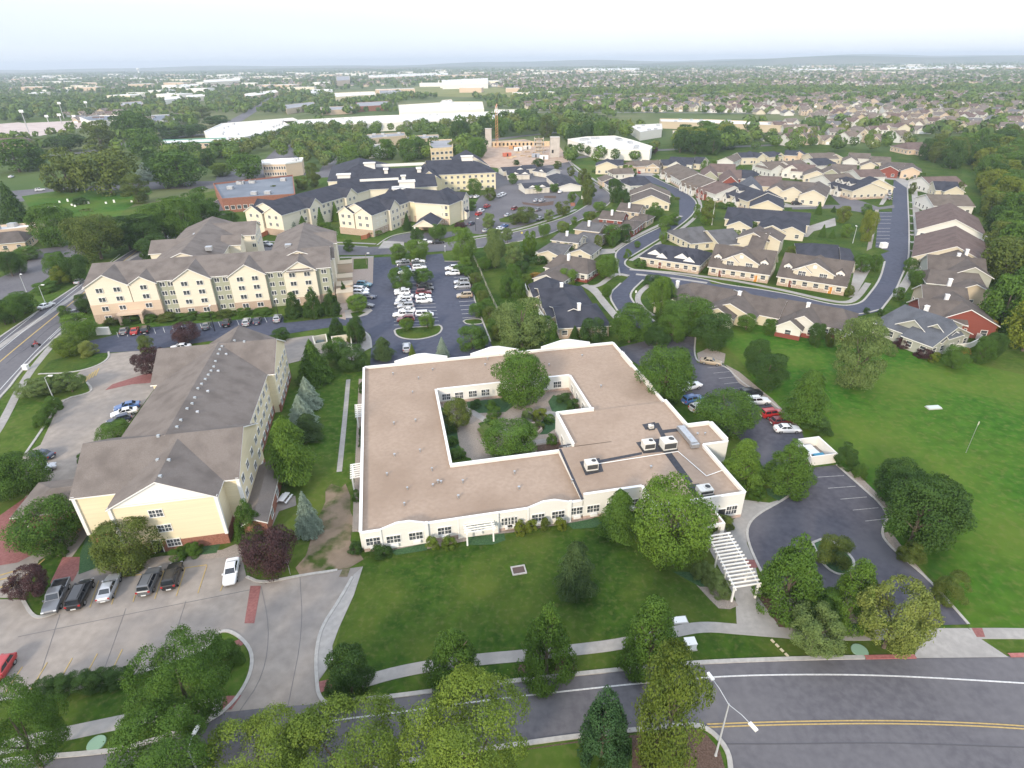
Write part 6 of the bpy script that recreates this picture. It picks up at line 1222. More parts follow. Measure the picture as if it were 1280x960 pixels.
# front right
T('pyr','green','Z6',(508,318),80,212,'broad dark pyramidal tree between the pergola and the island shrub')
T('pyr','bright','Z6',(722,362),163,165,'two-tone pyramidal tree with a lime patch in the driveway bed')
T('shrub','olive','Z5',(650,770),668,100,'round olive shrub on the driveway island')
T('loose','sage','Z6',(585,462),318,155,'small pale loose tree on the verge between the pergola and the green utility lid')
T('loose','yellow','Z6',(850,452),236,195,'yellowing tree beside the driveway apron')
T('oval','moss','Z6',(108,830),476,215,'tall mossy green tree on the median beside the double street lamp')
T('pyr','blue2','Z4',(948,866),640,180,'dark blue-green tree on the median left of the mossy green one')
T('pyr','green','Z4',(1106,560),336,205,'broad cone-shaped tree by the sidewalk next to the white utility box')
T('pyr','green','Z4',(758,592),364,185,'cone-shaped tree standing in a bare mulch patch by the sidewalk')
T('pyr','green','Z4',(447,600),434,185,'rounded cone-shaped tree by the sidewalk behind the bright locust')
T('oval','deep','Z4',(96,655),505,146,'small dense round tree at the corner of the concrete driveway')
T('pine','pine','Z4',(855,328),150,150,'lone pine in the middle of the front lawn')
T('pine','green','Z3',(945,725),565,145,'dark pine close to the front wall of the pale building')
T('round','bright','Z3',(1120,800),540,222,'big bright round tree hiding the entrance front')
# foreground locusts
T('loose','lime','Z4',(480,990),612,375,'large lime green locust in the foreground, nearest the road centre',-1)
T('loose','lime','Z4',(90,990),690,380,'lime green locust in the foreground left of the largest one',-1)
T('loose','lime','Z4',(-190,1000),740,330,'bright green locust at the bottom edge right of the small street lamp',-1)
T('loose','green','Z2',(530,1010),760,310,'green locust at the bottom edge left of the small street lamp',-1)
T('loose','green','Z2',(70,905),655,220,'green tree at the lower left corner beside the parking court',-1)
T('loose','green','Z2',(612,752),478,275,'wide multi-stemmed green tree on the rounded parking island',-1)
T('shrub','green','Z2',(747,560),480,92,'clipped round dark shrub on the rounded parking island')
for i, (bx, by) in enumerate(((145,665),(205,655),(265,640),(325,630),(385,622))): T('shrub','deep','Z2',(bx,by),by-52,85,'hedge shrub along the parking stalls, %s from the left' % nth(i), group='hedge along the lower parking stalls')
# around the lodge
T('oval','olive','Z1',(422,858),718,180,'big olive shrub-like tree against the yellow end wall')
T('round','green','Z1',(150,800),662,190,'round tree beside the brick plaza and carriage porch')
T('loose','plum','Z2',(95,335),243,105,'small purple plum by the left end of the parked cars')
T('pyr','green','Z1',(822,778),652,92,'small upright tree at the corner of the yellow end wall')
T('round','plum','Z1',(900,888),742,146,'large purple plum at the corner of the concrete lot')
T('con','blue','Z1',(1020,762),618,100,'small blue-green spruce beside the dirt patch')
T('pine','bright','Z1',(962,590),372,176,'light green pine beside the lodge wall')
T('con','blue','Z1',(1002,408),298,112,'silvery blue spruce, nearer of two beside the lodge')
T('con','blue','Z1',(1022,342),238,98,'silvery blue spruce, farther of two beside the lodge')
T('con','green','Z1',(1042,255),112,130,'tall green spruce behind the blue spruces')
T('pine','pine','Z1',(1025,448),365,110,'dark pine squeezed between blue spruce and light green pine')
T('round','green','Z1',(1120,200),120,80,'round green tree beside the walled service bins, left')
T('oval','deep','Z1',(1172,215),140,90,'dense round tree in front of the walled service bins')
T('loose','plum','Z1',(505,236),150,102,'purple plum over the far roof edge of the lodge')
T('round','plum','Z1',(620,128),66,80,'purple plum across the drive from the hotel cars')
T('round','lime','Z1',(228,170),108,78,'lime round tree on the corner lawn by the arterial road')
T('shrub','yellow','Z1',(290,168),122,56,'yellow-orange shrub beside the lime tree on the corner lawn')
T('round','bright','Z1',(260,118),38,92,'bright tree at the left foot of the hotel')
T('oval','olive','Z1',(488,165),108,48,'narrow olive tree behind the purple plum')
T('loose','sage','Z1',(105,308),255,92,'thin grey-green tree on the roadside lawn, left of the pair'); T('loose','sage','Z1',(232,292),232,80,'thin grey-green tree on the roadside lawn, right of the pair'); T('loose','sage','Z1',(165,300),245,80,'thin grey-green tree on the roadside lawn, between the pair')
for i, (bx, by) in enumerate(((135,405),(155,375),(172,350))): T('shrub','green','Z1',(bx,by),by-40,50,'clipped shrub beside the parking court kerb, %s from the near end' % nth(i), group='shrubs along the court kerb')
T('round','green','Z1',(68,635),500,145,'round tree at the left frame edge above the brick plaza'); T('round','deep','Z1',(10,650),540,90,'dark tree cut by the left frame edge above the brick plaza')
T('round','green','Z1',(385,455),392,100,'round tree hugging the west side of the lodge'); T('shrub','green','Z1',(282,540),492,42,'small shrub island near the carriage porch')
T('round','deep','Z1',(935,120),82,55,'small dark tree at the drive behind the lodge')
for i, (bx, by, w_) in enumerate(((590,850,52),(640,830,60),(470,845,40),(170,830,52),(205,838,30))): T('shrub','green' if i != 2 else 'deep','Z1',(bx,by),by-38,w_,['clipped round shrub right of the end door of the lodge','low dark shrub under the yellow end wall','shrub at the foot of the olive tree','low shrub in the bed beside the brick walk','small shrub near the stepping bed'][i])
# care home garden
for i, (bx, by, c) in enumerate(((150,783,'deep'),(320,762,'lime'),(378,757,'lime'),(613,708,'gold'),(652,706,'gold'),(697,696,'olive'),(748,696,'gold'))): T('shrub',c,'Z3',(bx,by),by-40,[62,40,48,38,40,32,36][i],'rounded shrub under the front wall of the pale building, %s from the left' % nth(i), group='foundation shrubs along the front wall')
T('round','green','Z3',(620,275),112,160,'largest tree of the courtyard, rising above the roof'); T('oval','olive','Z3',(402,360),265,80,'olive tree in the left corner of the courtyard'); T('round','green','Z3',(580,440),332,165,'broad low tree in the near half of the courtyard')
for i, (bx, by, w_, c) in enumerate(((525,318,46,'green'),(500,378,55,'sage'),(525,365,40,'bright'),(680,330,50,'gold'),(720,412,36,'green'),(760,275,50,'deep'),(790,298,40,'deep'),(405,455,50,'green'),(565,265,45,'deep'),(640,330,40,'sage'))): T('shrub',c,'Z3',(bx,by),by-34,w_,'shrub in the courtyard garden, %s' % ['by the upper path fork','at the lower path fork, grey-green','right of the lower path fork','golden, right of the stone patio','in the red mulch bed','in the rear right corner','in front of the rear right corner','in the near left corner','behind the largest tree','right of the largest tree'][i])
for i, (u, v_, w_, h_, c) in enumerate(((15.4,24,2.2,1.6,'green'),(15.6,28,2.0,1.4,'deep'),(15.3,33,2.6,1.8,'olive'),(22.5,28.5,2.6,1.5,'green'),(24,29.5,1.8,1.2,'moss'),(21.5,36,2.4,1.6,'deep'),(24.5,35.5,2.2,1.4,'green'),(32,26,2.0,1.3,'moss'),(34.5,27.5,2.2,1.4,'green'),(40.3,25,2.2,1.7,'green'),(40.6,27.6,1.8,1.3,'deep'),(31,15.5,1.9,1.2,'green'),(18.5,15.5,2.4,1.5,'green'),(29.5,37.2,2.2,1.5,'green'))):
    x, y = wbworld(u, v_); put_tree(x, y, h_, w_, 'shrub', c, 'low garden bush inside the courtyard, %s of the scattered small ones' % nth(i), 1, group='low bushes inside the courtyard')
T('shrub','olive','E5',(435,680),515,210,'olive round shrub between the entrance porch and the right window')
for i, (bx, by, w_) in enumerate(((205,218,60),(265,265,70),(240,235,50))): T('shrub','sage','Z6',(bx,by),by-55,w_,['white-flowering bush behind the pergola','white-flowering bush beside the pergola, largest','white-flowering bush between its neighbours by the pergola'][i])
for i, (bx, by, w_) in enumerate(((85,425,22),(85,390,20),(70,600,30),(65,770,48),(88,240,24))): T('shrub','deep','Z3',(bx,by),by-32,w_,['narrow shrub between the two small west pergolas','narrow shrub above the first','clipped shrub beside the nearer west pergola','broad dark shrub at the front left corner of the pale building','small shrub above the farther west pergola'][i])
# east lot
T('round','green','Z5',(88,205),42,165,'wide round tree over the east lot, hiding parked cars'); T('round','green','Z5',(285,312),178,175,'spreading tree over the kink of the east wall'); T('pyr','bright','Z5',(345,505),342,142,'bright pyramidal tree at the east wall corner'); T('pyr','green','Z5',(505,502),343,162,'broad pyramidal tree in front of the bin enclosure')
T('oval','deep','Z5',(395,112),18,80,'dark oval tree on the meadow edge, upper of two'); T('round','deep','Z5',(430,168),62,118,'round dark tree on the meadow edge, lower of two'); T('pine','green','Z5',(562,288),112,165,'green pine beside the parked white car')
T('poplar','sage','Z5',(735,165),-60,150,'tall pale birch-like tree standing free on the meadow'); T('round','deep','Z5',(875,560),425,150,'dark tree of the meadow clump, upper left'); T('round','deep','Z5',(935,690),482,220,'large dark tree of the meadow clump, nearest'); T('oval','deep','Z5',(1010,640),500,130,'dark tree of the meadow clump, right')
T('shrub','olive','Z5',(910,752),685,80,'olive shrub below the meadow clump'); T('shrub','olive','Z5',(1045,880),795,95,'bristly shrub beside the lower drive kerb'); T('shrub','green','Z5',(735,470),425,42,'small bush at the upper kerb of the turning area'); T('shrub','deep','Z5',(690,430),360,70,'dark bush right of the bin enclosure'); T('shrub','deep','Z5',(590,320),270,85,'dark bush behind the bin enclosure')
T('shrub','green','Z5',(390,540),495,50,'low bush under the bright pyramidal tree'); T('shrub','green','Z6',(620,365),255,110,'dense bush between the two pyramidal trees')
T('round','green','A7',(632,858),690,165,'round tree behind the rear corner of the pale building'); T('round','green','A7',(905,805),640,195,'broad tree in front of the twin yellow gables'); T('round','deep','A7',(1020,880),728,175,'dark round tree at the head of the east lot'); T('round','bright','A7',(772,712),560,115,'bright weeping tree at the corner sidewalk'); T('round','bright','A7',(520,552),448,95,'bright round tree at the street corner with a white trunk'); T('oval','bright','A7',(335,582),512,88,'bright bush-like tree at the brown-roofed porch'); T('shrub','deep','A7',(745,590),540,85,'dark plum-green shrub near the junction')
T('round','deep','A7',(760,875),790,110,'tree at the north end of the east lot')
T('round','green','P',(842,425),392,36,'round tree left of the east lot entrance curb')
# between hotel lot and townhouses
T('poplar','sage','A7',(120,885),635,215,'large pale willow-like tree behind the pale building'); T('oval','green','A7',(225,870),740,110,'green tree right of the pale willow'); T('con','deep','A7',(370,845),775,55,'small dark spruce at the tan townhouse wall'); T('oval','deep','A7',(455,858),748,112,'dense oval tree before the tan townhouse wall')
T('poplar','sage','C5',(150,592),215,190,'tall pale poplar on the green strip'); T('poplar','sage','C5',(340,610),348,170,'pale poplar right of the tall one'); T('poplar','bright','C5',(468,470),222,80,'slim bright columnar tree, left of a pair'); T('poplar','bright','C5',(525,480),235,75,'slim bright columnar tree, right of a pair')
T('shrub','orange','C5',(552,712),640,130,'orange-leaved shrub beside the walled patio'); T('oval','lime','C5',(465,790),670,115,'lime shrub tree beside the walled patio')
for i, (bx, by, tp, w_) in enumerate(((330,830,570,150),(420,640,530,130),(260,890,700,120),(600,560,480,120),(380,900,720,140),(460,560,480,90))): T('oval','deep' if i % 2 else 'green','C5',(bx,by),tp,w_,'thicket tree on the green strip west of the townhouses, %s' % ['tallest','behind the tallest','lowest left','touching the grey townhouse','lowest right','rearmost'][i])
T('round','bright','C5',(645,290),150,105,'bright round street tree near the crossing sign'); T('round','lime','C5',(830,235),135,110,'lime round street tree by the grey townhouse'); T('oval','bright','C5',(940,165),90,60,'small bright street tree behind the grey townhouse'); T('loose','sage','C5',(275,350),200,90,'thin street tree on the rear street, left'); T('oval','green','C5',(1085,125),40,110,'green street tree near the red townhouse')
T('round','green','B1',(845,280),100,165,'round tree shading the tan townhouse porch'); T('oval','deep','B1',(975,260),90,130,'dark street tree in front of the red townhouse'); T('round','deep','B1',(425,400),262,155,'dark round tree in front of the low porch wing'); T('shrub','bright','B1',(1000,420),335,70,'young bright street tree by the bend'); T('shrub','green','B1',(1130,505),435,120,'round bush beside the near-black double house'); T('oval','green','B1',(785,800),690,90,'small tree at the driveway of the corner townhouse'); T('loose','green','B1',(1095,320),255,60,'young street tree at the bend, upper')
T('round','green','C1',(790,830),710,150,'round tree beside the butter yellow townhouse'); T('oval','bright','C1',(900,930),800,140,'bright street tree below the butter yellow townhouse'); T('oval','green','C1',(985,890),780,110,'street tree right of the bright one, butter yellow corner'); T('round','bright','C1',(235,760),655,110,'bright round tree at the street bend near the garages'); T('oval','bright','C1',(125,850),760,90,'bright tree below the street bend near the garages')
for i, (bx, by, tp, w_) in enumerate(((385,660,440,120),(440,620,480,110),(370,560,430,90),(120,690,440,110),(70,520,330,90),(470,690,540,100))): T('oval','olive' if i in (3,4) else 'deep','C1',(bx,by),tp,w_,'tree of the planted strip behind the near-black hipped townhouse, %s' % ['in the middle','right of the middle','rearmost','across the street','across the street, farther','nearest'][i])
# hotel lot
for v in ((372,212,100,112,'bright','left of the two at the street end of the parking rows'),(518,215,58,160,'bright','right of the two at the street end of the parking rows'),(392,445,285,185,'green','over the left half of the parking rows'),(570,412,298,140,'green','over the right half of the parking rows'),(437,785,690,100,'bright','left on the oval parking island'),(600,765,655,112,'bright','right on the oval parking island'),(48,632,508,150,'bright','on the small island by the left stalls'),(880,225,-30,190,'bright','willow-like, at the right end of the street frontage'),(1145,285,-10,140,'sage','tall and pale on the lawn right of the lot'),(1000,680,570,125,'green','over the lower right stalls'),(955,935,752,220,'green','large and round at the lower right of the lot'),(720,1000,832,125,'blue','pale spruce behind the white parapets'),(480,1000,888,66,'lime','slim lime cone behind the white parapets'),(245,1020,838,200,'pine','broad dark pine behind the white parapets'),(30,900,690,120,'deep','dark, above the service bins'),(870,330,262,110,'green','over the upper right stalls'),(1060,300,200,100,'green','first of the boundary hedge'),(905,290,200,100,'bright','between willow and boundary hedge')):
    T({'blue':'con','lime':'con','pine':'pine'}.get(v[4],'round' if v[3] < 185 else 'oval'),v[4],'C6',(v[0],v[1]),v[2],v[3],'hotel lot tree, '+v[5])
for i, (bx, by, tp) in enumerate(((985,420,330),(1010,500,410),(1040,560,470),(1070,640,540),(1100,720,600),(1130,790,690),(1160,860,750),(940,350,280))): T('oval','green' if i % 2 else 'olive','C6',(bx,by),tp,95,'bushy boundary tree right of the hotel parking lot, %s from the street' % nth([1,2,3,4,5,6,7,0][i]), group='bushy trees along the lot boundary')
T('con','deep','C6',(205,640),560,1,'x') if False else None
for bx, by, tp, w_, c, l in ((235,768,658,80,'deep','left of three below the last hotel gable'),(320,768,636,86,'deep','middle of three below the last hotel gable'),(403,757,643,78,'deep','right of three below the last hotel gable'),(430,862,772,82,'deep','left of two beside the service bins'),(512,872,774,80,'olive','right of two beside the service bins'),(460,690,610,30,'deep','slim, at the hotel end wall')): T('pyr',c,'A6',(bx,by),tp,w_,'dark pyramidal tree, '+l)
for i in range(9): T('shrub','green' if i % 3 else 'olive','A5',(500+i*82+(i>4)*10, 655-i*5.5),655-i*5.5-[28,34,30,34,30,26,30,32,30][i],[75,80,60,90,95,80,70,60,80][i],'foundation shrub along the hotel front, %s from the left' % nth(i), group='foundation shrubs along the hotel front')
T('round','deep','A5',(372,608),530,62,'dark tree behind the bright one at the foot of the hotel'); T('oval','green','A5',(290,640),580,50,'small tree at the arterial kerb left of the hotel')
# senior complex
for bx, by, tp, w_, k, c, l in ((450,722,540,130,'con','blue','grey-green, left of the pair before the west wing'),(560,720,558,130,'con','green','right of the pair before the west wing'),(715,690,482,95,'con','green','in the fork between the wings, left'),(845,612,432,85,'con','bright','bright, in the fork between the wings, right'),(645,312,98,110,'poplar','olive','tall, behind the west wing'),(550,335,212,95,'poplar','olive','lower, behind the west wing'),(305,408,300,66,'oval','olive','at the far left end of the west wing'),(965,880,780,90,'oval','bright','round, on the street lawn before the south wing'),(760,700,625,110,'shrub','bright','low, below the fork'),(150,850,798,80,'oval','bright','small, behind the parked white truck')): T(k,c,'C7',(bx,by),tp,w_,'tree of the senior complex, '+l)
for bx, by, tp, w_, k, c, l in ((345,695,528,90,'con','deep','dark spruce right of the middle gable'),(435,800,690,110,'round','deep','round, left of the carriage porch'),(615,775,640,140,'round','green','round, before the carriage porch'),(945,385,243,118,'round','green','round, against the east wing'),(1085,430,320,95,'oval','olive','olive, at the corner of the east wing'),(60,740,690,110,'loose','sage','grey-green, beside the small red fence'),(850,375,335,100,'shrub','lime','lime shrub, below the east wing'),(925,520,420,70,'poplar','bright','slim, at the end gable'),(820,670,620,110,'shrub','plum','purple shrub at the end gable'),(1070,700,560,90,'poplar','sage','thin, on the car park island')): T(k,c,'C8',(bx,by),tp,w_,'tree of the senior complex, '+l)
for bx, by, tp, w_, k, c, l in ((330,480,378,85,'round','green','before the two-gablet garage'),(575,570,490,85,'round','bright','before the nearest garage, left'),(740,560,480,100,'round','green','before the nearest garage, right'),(580,310,230,110,'round','deep','behind the short garage'),(360,290,240,60,'oval','deep','behind the rearmost garage'),(460,870,720,210,'round','olive','large, on the car park island'),(830,790,640,130,'poplar','olive','thin, above the small sign'),(920,670,560,80,'oval','bright','on the round turf nose'),(1090,640,440,120,'poplar','sage','tall street tree beside the long garage'),(1060,470,350,90,'poplar','olive','street tree behind the tall one'),(775,330,250,80,'poplar','olive','by the short set-back garage'),(910,400,300,70,'poplar','olive','slim street tree at the back'),(690,850,730,90,'poplar','sage','slim, at the street edge of the car park'),(350,880,780,110,'oval','olive','left on the car park island'),(90,900,770,110,'poplar','sage','thin, left edge of the car park')): T(k,c,'C4',(bx,by),tp,w_,'tree of the garage court, '+l)
# left side, cemetery and beyond
for bx, by, tp, w_, k, c, l in ((240,312,135,170,'round','green','broad, behind the shop strip'),(420,368,160,200,'round','olive','broad and streaked, beside the road bend'),(560,330,190,140,'round','deep','dark, in the roadside grove, left'),(640,330,180,150,'round','deep','dark, in the roadside grove, middle'),(720,300,110,150,'round','green','in the roadside grove, right'),(680,370,270,120,'oval','deep','low, in the roadside grove'),(885,235,48,165,'poplar','green','tall, right end of the grove'),(600,120,-5,105,'poplar','olive','brown-green, at the graveyard edge'),(810,300,100,140,'round','green','tall, right half of the grove'),(255,460,345,90,'round','green','at the car park corner, left'),(335,470,345,95,'round','deep','at the car park corner, right'),(270,480,400,80,'shrub','gold','golden, at the car park corner'),(125,370,315,92,'round','green','before the shop strip'),(35,445,330,80,'round','deep','at the left frame edge, dark'),(75,430,355,70,'round','green','second from the left frame edge'),(95,610,522,110,'round','green','by the lower car park, right'),(45,650,545,90,'round','green','by the lower car park, middle'),(5,660,560,80,'round','deep','by the lower car park, left edge'),(200,510,470,100,'shrub','green','hedge, at the car park entrance'),(355,125,92,60,'shrub','deep','small dark bush among the headstones'),(660,365,330,40,'oval','deep','tiny, at the kerb behind the hotel'),(1010,240,160,90,'round','green','beside the brick school')): T(k,c,'A5',(bx,by),tp,w_,'tree left of the hotel, '+l)
for bx, by, tp, w_, k, c, l in ((50,850,640,150,'con','deep','dark spruce at the left frame edge'),(85,840,750,95,'con','blue','blue spruce beside the dark one'),(310,700,478,190,'poplar','olive','leaning cottonwood at the left end of the graveyard'),(510,705,480,250,'round','olive','huge cottonwood in the middle of the graveyard edge'),(480,500,355,130,'poplar','olive','tall, behind the cottonwoods'),(610,440,310,130,'round','deep','behind the avenue, left'),(670,450,300,130,'round','green','behind the avenue, middle'),(700,530,395,150,'round','green','behind the avenue, right'),(860,670,512,220,'round','green','large round one right of the graveyard'),(330,500,415,130,'round','deep','left of the tall cottonwood'),(210,480,440,100,'round','olive','far left of the avenue'),(70,600,450,180,'round','green','wide, near the avenue at the left edge'),(930,430,365,120,'round','deep','before the peach brick office'),(825,440,400,100,'round','deep','left of the peach brick office'),(700,640,550,120,'con','blue','bluish, in the graveyard shade'),(170,590,480,110,'round','green','near the avenue crossing'),(1070,530,460,110,'round','green','right before the peach brick office'),(1075,620,560,90,'round','lime','lime, at the car park behind the school'),(1190,640,510,130,'round','green','by the swooping-roof office, left'),(1050,380,330,110,'round','deep','by the far avenue corner'),(975,340,280,80,'poplar','olive','by the floodlights, right')): T(k,c,'A1',(bx,by),tp,w_,'distant left tree, '+l,1)
# townhouse lanes and meadow edge
for bx, by, tp, w_, k, c, l in ((725,690,590,85,'round','green','before the twin yellow gables, left'),(912,740,590,165,'round','green','before the twin yellow gables, right'),(1125,780,640,100,'oval','green','small, before the red panels'),(250,640,430,330,'round','green','broad, at the west end of the ranch houses'),(60,620,230,140,'oval','bright','bright weeping, at the west end of the ranch houses'),(160,590,400,120,'round','deep','dark, behind the bright weeping one')): T(k,c,'B4',(bx,by),tp,w_,'tree of the meadow edge, '+l)
for bx, by, tp, w_, k, c, l in ((200,630,480,90,'oval','green','left of the red panels'),(650,730,520,150,'oval','deep','dark, right of the red panels'),(805,740,570,110,'oval','olive','second right of the red panels'),(940,790,640,70,'oval','olive','third right of the red panels')): T(k,c,'B6',(bx,by),tp,w_,'meadow edge sapling, '+l)
for bx, by, tp, w_, k, c, l in ((815,850,670,190,'round','green','right of the slate corner house'),(630,800,720,90,'shrub','gold','golden bush before the slate corner house'),(335,670,590,120,'shrub','plum','purple bush row under the slate corner house, left'),(550,760,680,150,'shrub','plum','purple bush row under the slate corner house, right'),(255,740,650,80,'shrub','sage','grey bush left of the slate corner house'),(910,720,670,80,'shrub','orange','reddish bush at the white patio wall'),(1070,800,590,170,'oval','green','in the strip right of the patio'),(1110,560,430,110,'oval','orange','autumn-tinted, right of the red gable'),(1160,760,540,150,'round','deep','dark, right of the patio'),(1200,420,290,180,'round','green','right of the brown terrace'),(480,130,0,110,'round','green','before the tan terrace house'),(310,250,140,90,'oval','green','at the near sidewalk corner'),(150,385,330,50,'oval','deep','small, on the street bend'),(25,370,320,50,'oval','deep','small, on the street bend, left')): T(k,c,'B8',(bx,by),tp,w_,'tree of the corner lots, '+l)
for bx, by, tp, w_, k, c, l in ((430,850,745,120,'round','green','on the east sidewalk, nearest'),(370,760,660,90,'oval','green','on the east sidewalk, second'),(475,740,650,70,'oval','deep','between the east sidewalk and the dormer gable')): T(k,c,'B7',(bx,by),tp,w_,'street tree of the long street, '+l)
for bx, by, tp, w_, k, c, l in ((775,400,280,70,'con','green','left conifer of the green square'),(860,410,320,60,'con','green','right conifer of the green square'),(985,400,290,90,'oval','bright','bright, beside the lamp on the green square'),(960,270,130,110,'oval','gold','golden, at the rear of the green square'),(1180,430,170,130,'oval','gold','largest, at the right of the green square'),(740,200,80,70,'con','green','at the cul-de-sac corner'),(1160,200,110,90,'oval','green','at the rear right of the green square'),(870,180,120,50,'con','deep','small dark, by the lane'),(1120,710,560,150,'round','green','behind the right cream house'),(1005,920,830,90,'shrub','olive','bush at the corner of the right cream house'),(1240,700,560,90,'oval','green','on the corner verge'),(540,370,310,70,'shrub','green','bush behind the twin gables'),(150,340,260,90,'shrub','green','bush before the long near-black house')): T(k,c,'B5',(bx,by),tp,w_,'tree of the middle block, '+l)
for bx, by, tp, w_, k, c, l in ((210,880,620,130,'poplar','olive','thin street tree beside the utility pole'),(190,880,760,120,'oval','bright','low bright street tree beside the utility pole'),(420,730,660,120,'shrub','green','bushes before the dormered black terrace'),(320,720,660,90,'shrub','green','bush left of the dormered black terrace'),(140,310,260,70,'shrub','deep','bush behind the tan terrace'),(920,700,640,90,'shrub','green','bush by the white end house')): T(k,c,'C2',(bx,by),tp,w_,'tree of the inner lane, '+l,1)
# ---------------------------------------------------------------- rows and woods farther off: individuals first, the rest as one mass
def inpoly(x, y, p):
    c = False; j = len(p)-1
    for i in range(len(p)):
        if (p[i][1] > y) != (p[j][1] > y) and x < (p[j][0]-p[i][0])*(y-p[i][1])/(p[j][1]-p[i][1])+p[i][0]: c = not c
        j = i
    return c
def grove(name, pts, sp, hr, leaves, kinds=('round','oval'), lod=1, wr=(.65,1.0), where='', seed=1):
    r = random.Random(seed); q = [W('P', p) for p in pts]; xs, ys = [p[0] for p in q], [p[1] for p in q]; got = []
    for _ in range(6000):
        x, y = r.uniform(min(xs), max(xs)), r.uniform(min(ys), max(ys))
        if inpoly(x, y, q) and not any(inpoly(x, y, k) for k in FOOT) and all((x-a)**2+(y-b_)**2 > sp*sp for a, b_ in got): got.append((x, y))
    got.sort(key=lambda p: proj(p[0], p[1], 0)[0])
    for i, (x, y) in enumerate(got):
        H = r.uniform(*hr); W_ = H*r.uniform(*wr); GROVE.append((W_*H/(y*y), x, y, H, W_, r.choice(kinds), r.choice(leaves), '%s, %s from the left' % (name, nth(i)), lod, where or name))
GROVE = []
grove('tree of the wood at the right edge, lower part', [(1225,205),(1290,190),(1330,330),(1320,460),(1245,440),(1240,330)], 8.5, (9,15), ['green','deep','green','olive','gold'], seed=3)
grove('tree of the wood at the right edge, upper part', [(1150,200),(1215,188),(1300,178),(1300,190),(1228,206),(1185,212)], 12, (10,16), ['green','deep','olive'], seed=4)
grove('tree behind the black-roofed complex', [(455,196),(520,188),(600,186),(612,200),(560,200),(470,203)], 12, (10,14), ['green','bright','green'], seed=5)
grove('tree of the grove above the swooping-roof office', [(250,212),(300,176),(372,160),(452,156),(460,178),(400,196),(340,186),(290,205)], 13, (8,12), ['green','bright','green','deep'], seed=6)
grove('tree of the stream wood behind the building site', [(565,168),(650,155),(735,158),(785,168),(780,178),(720,185),(700,172),(620,172),(575,178)], 15, (12,18), ['green','deep','olive'], seed=7)
grove('tree of the oak clump near the tan halls', [(845,182),(880,172),(915,172),(930,185),(890,194),(850,192)], 12, (11,16), ['green','deep','gold'], seed=8)
grove('tree between the swooping-roof office and the black roofs', [(352,200),(385,186),(420,180),(462,183),(470,194),(440,212),(408,212),(385,206)], 11, (8,12), ['bright','green','bright'], seed=21)
grove('tree beyond the school wings', [(300,180),(420,160),(560,158),(570,176),(480,170),(440,180),(330,192)], 15, (8,12), ['green','deep','bright'], seed=22)
grove('tree before the white warehouse', [(708,196),(740,190),(790,195),(820,188),(812,200),(740,208),(712,206)], 13, (7,11), ['green','sage','deep'], seed=9)
T('round','plum','C1',(765,185),92,90,'purple plum at the right corner of the white warehouse',1)
grove('tree along the upper house row', [(930,178),(1000,170),(1130,178),(1160,190),(1060,190),(940,190)], 16, (7,11), ['green','deep','sage'], seed=10)
grove('tree behind the brick school roof', [(180,202),(240,196),(262,206),(240,224),(200,228)], 13, (9,13), ['green','deep'], seed=12)

# garden shrubs and young trees round the townhouses
r_ = random.Random(31); spots = []
for o in [o for o in COL.objects if o.name.startswith('townhouse')]:
    for _ in range(3):
        a = r_.uniform(0, 6.28); d_ = r_.uniform(9, 17); spots.append((o.location[0]+d_*math.cos(a)+r_.uniform(0,8), o.location[1]+d_*math.sin(a)))
HB = []
for o in [o for o in COL.objects if o.name.startswith('townhouse')]:
    for ch in o.children:
        if ch.name.startswith('roof') and ch.data and len(ch.data.vertices) > 10:
            xs = [v_.co.x for v_ in ch.data.vertices]; ys = [v_.co.y for v_ in ch.data.vertices]; HB.append((o.location[0], o.location[1], o.rotation_euler[2], min(xs), max(xs), min(ys), max(ys)))
STREET = [W('P', p) for p in [(790,219),(812,219),(832,229),(855,239),(869,250),(871,256),(867,268),(845,286),(806,310),(782,325),(785,335),(850,344),(890,355),(1000,371),(1059,382.5),(1084,371),(1100,350),(1106,326),(1112,314),(1094,309),(1099,265),(1117,225),(1134,232),(1138,321),(1128,343),(1119,365),(1100,389),(1040,394),(900,371),(826,352),(804,350),(772,389),(760,369),(786,346),(772,329),(768,317),(810,291),(847,275),(849,251),(832,235)]]
def inhouse(x, y):
    for ox, oy, a, x0, x1, y0, y1 in HB:
        c, s_ = math.cos(a), math.sin(a); dx, dy = x-ox, y-oy; u, v_ = dx*c+dy*s_, -dx*s_+dy*c
        if x0-.3 < u < x1+.3 and y0-.3 < v_ < y1+.3: return True
    return False
spots = sorted([p for p in spots if not inhouse(*p) and not inpoly(p[0], p[1], STREET) and 150 < p[1] < 420], key=lambda p: proj(p[0], p[1], 0)[0])[:150]
for i, (x, y) in enumerate(spots):
    if i % 3: put_tree(x, y, r_.uniform(.9,1.8), r_.uniform(1.4,3.0), 'shrub', r_.choice(['green','deep','olive','moss']), 'garden shrub among the townhouses, %s from the left' % nth(i) if i < 98 else 'garden shrub among the right townhouses, %s from the left' % nth(i-98), 1, group='garden shrubs among the townhouses')
    else: put_tree(x, y, r_.uniform(3.5,6.0), r_.uniform(2.4,4.2), 'oval', r_.choice(['green','bright','olive']), 'young tree among the townhouses, %s from the left' % nth(i//3), 1, group='young trees among the townhouses', name='young_tree')
GROVE.sort(key=lambda g: -g[0]); ROOM = max(0, 292-sum(1 for o in COL.objects if o.name.startswith('broadleaf_tree'))); GREST = GROVE[ROOM:]
for _, x, y, H, W_, kd, lf, lb_, lod, grp in GROVE[:ROOM]: put_tree(x, y, H, W_, kd, lf, lb_, lod, group=grp)
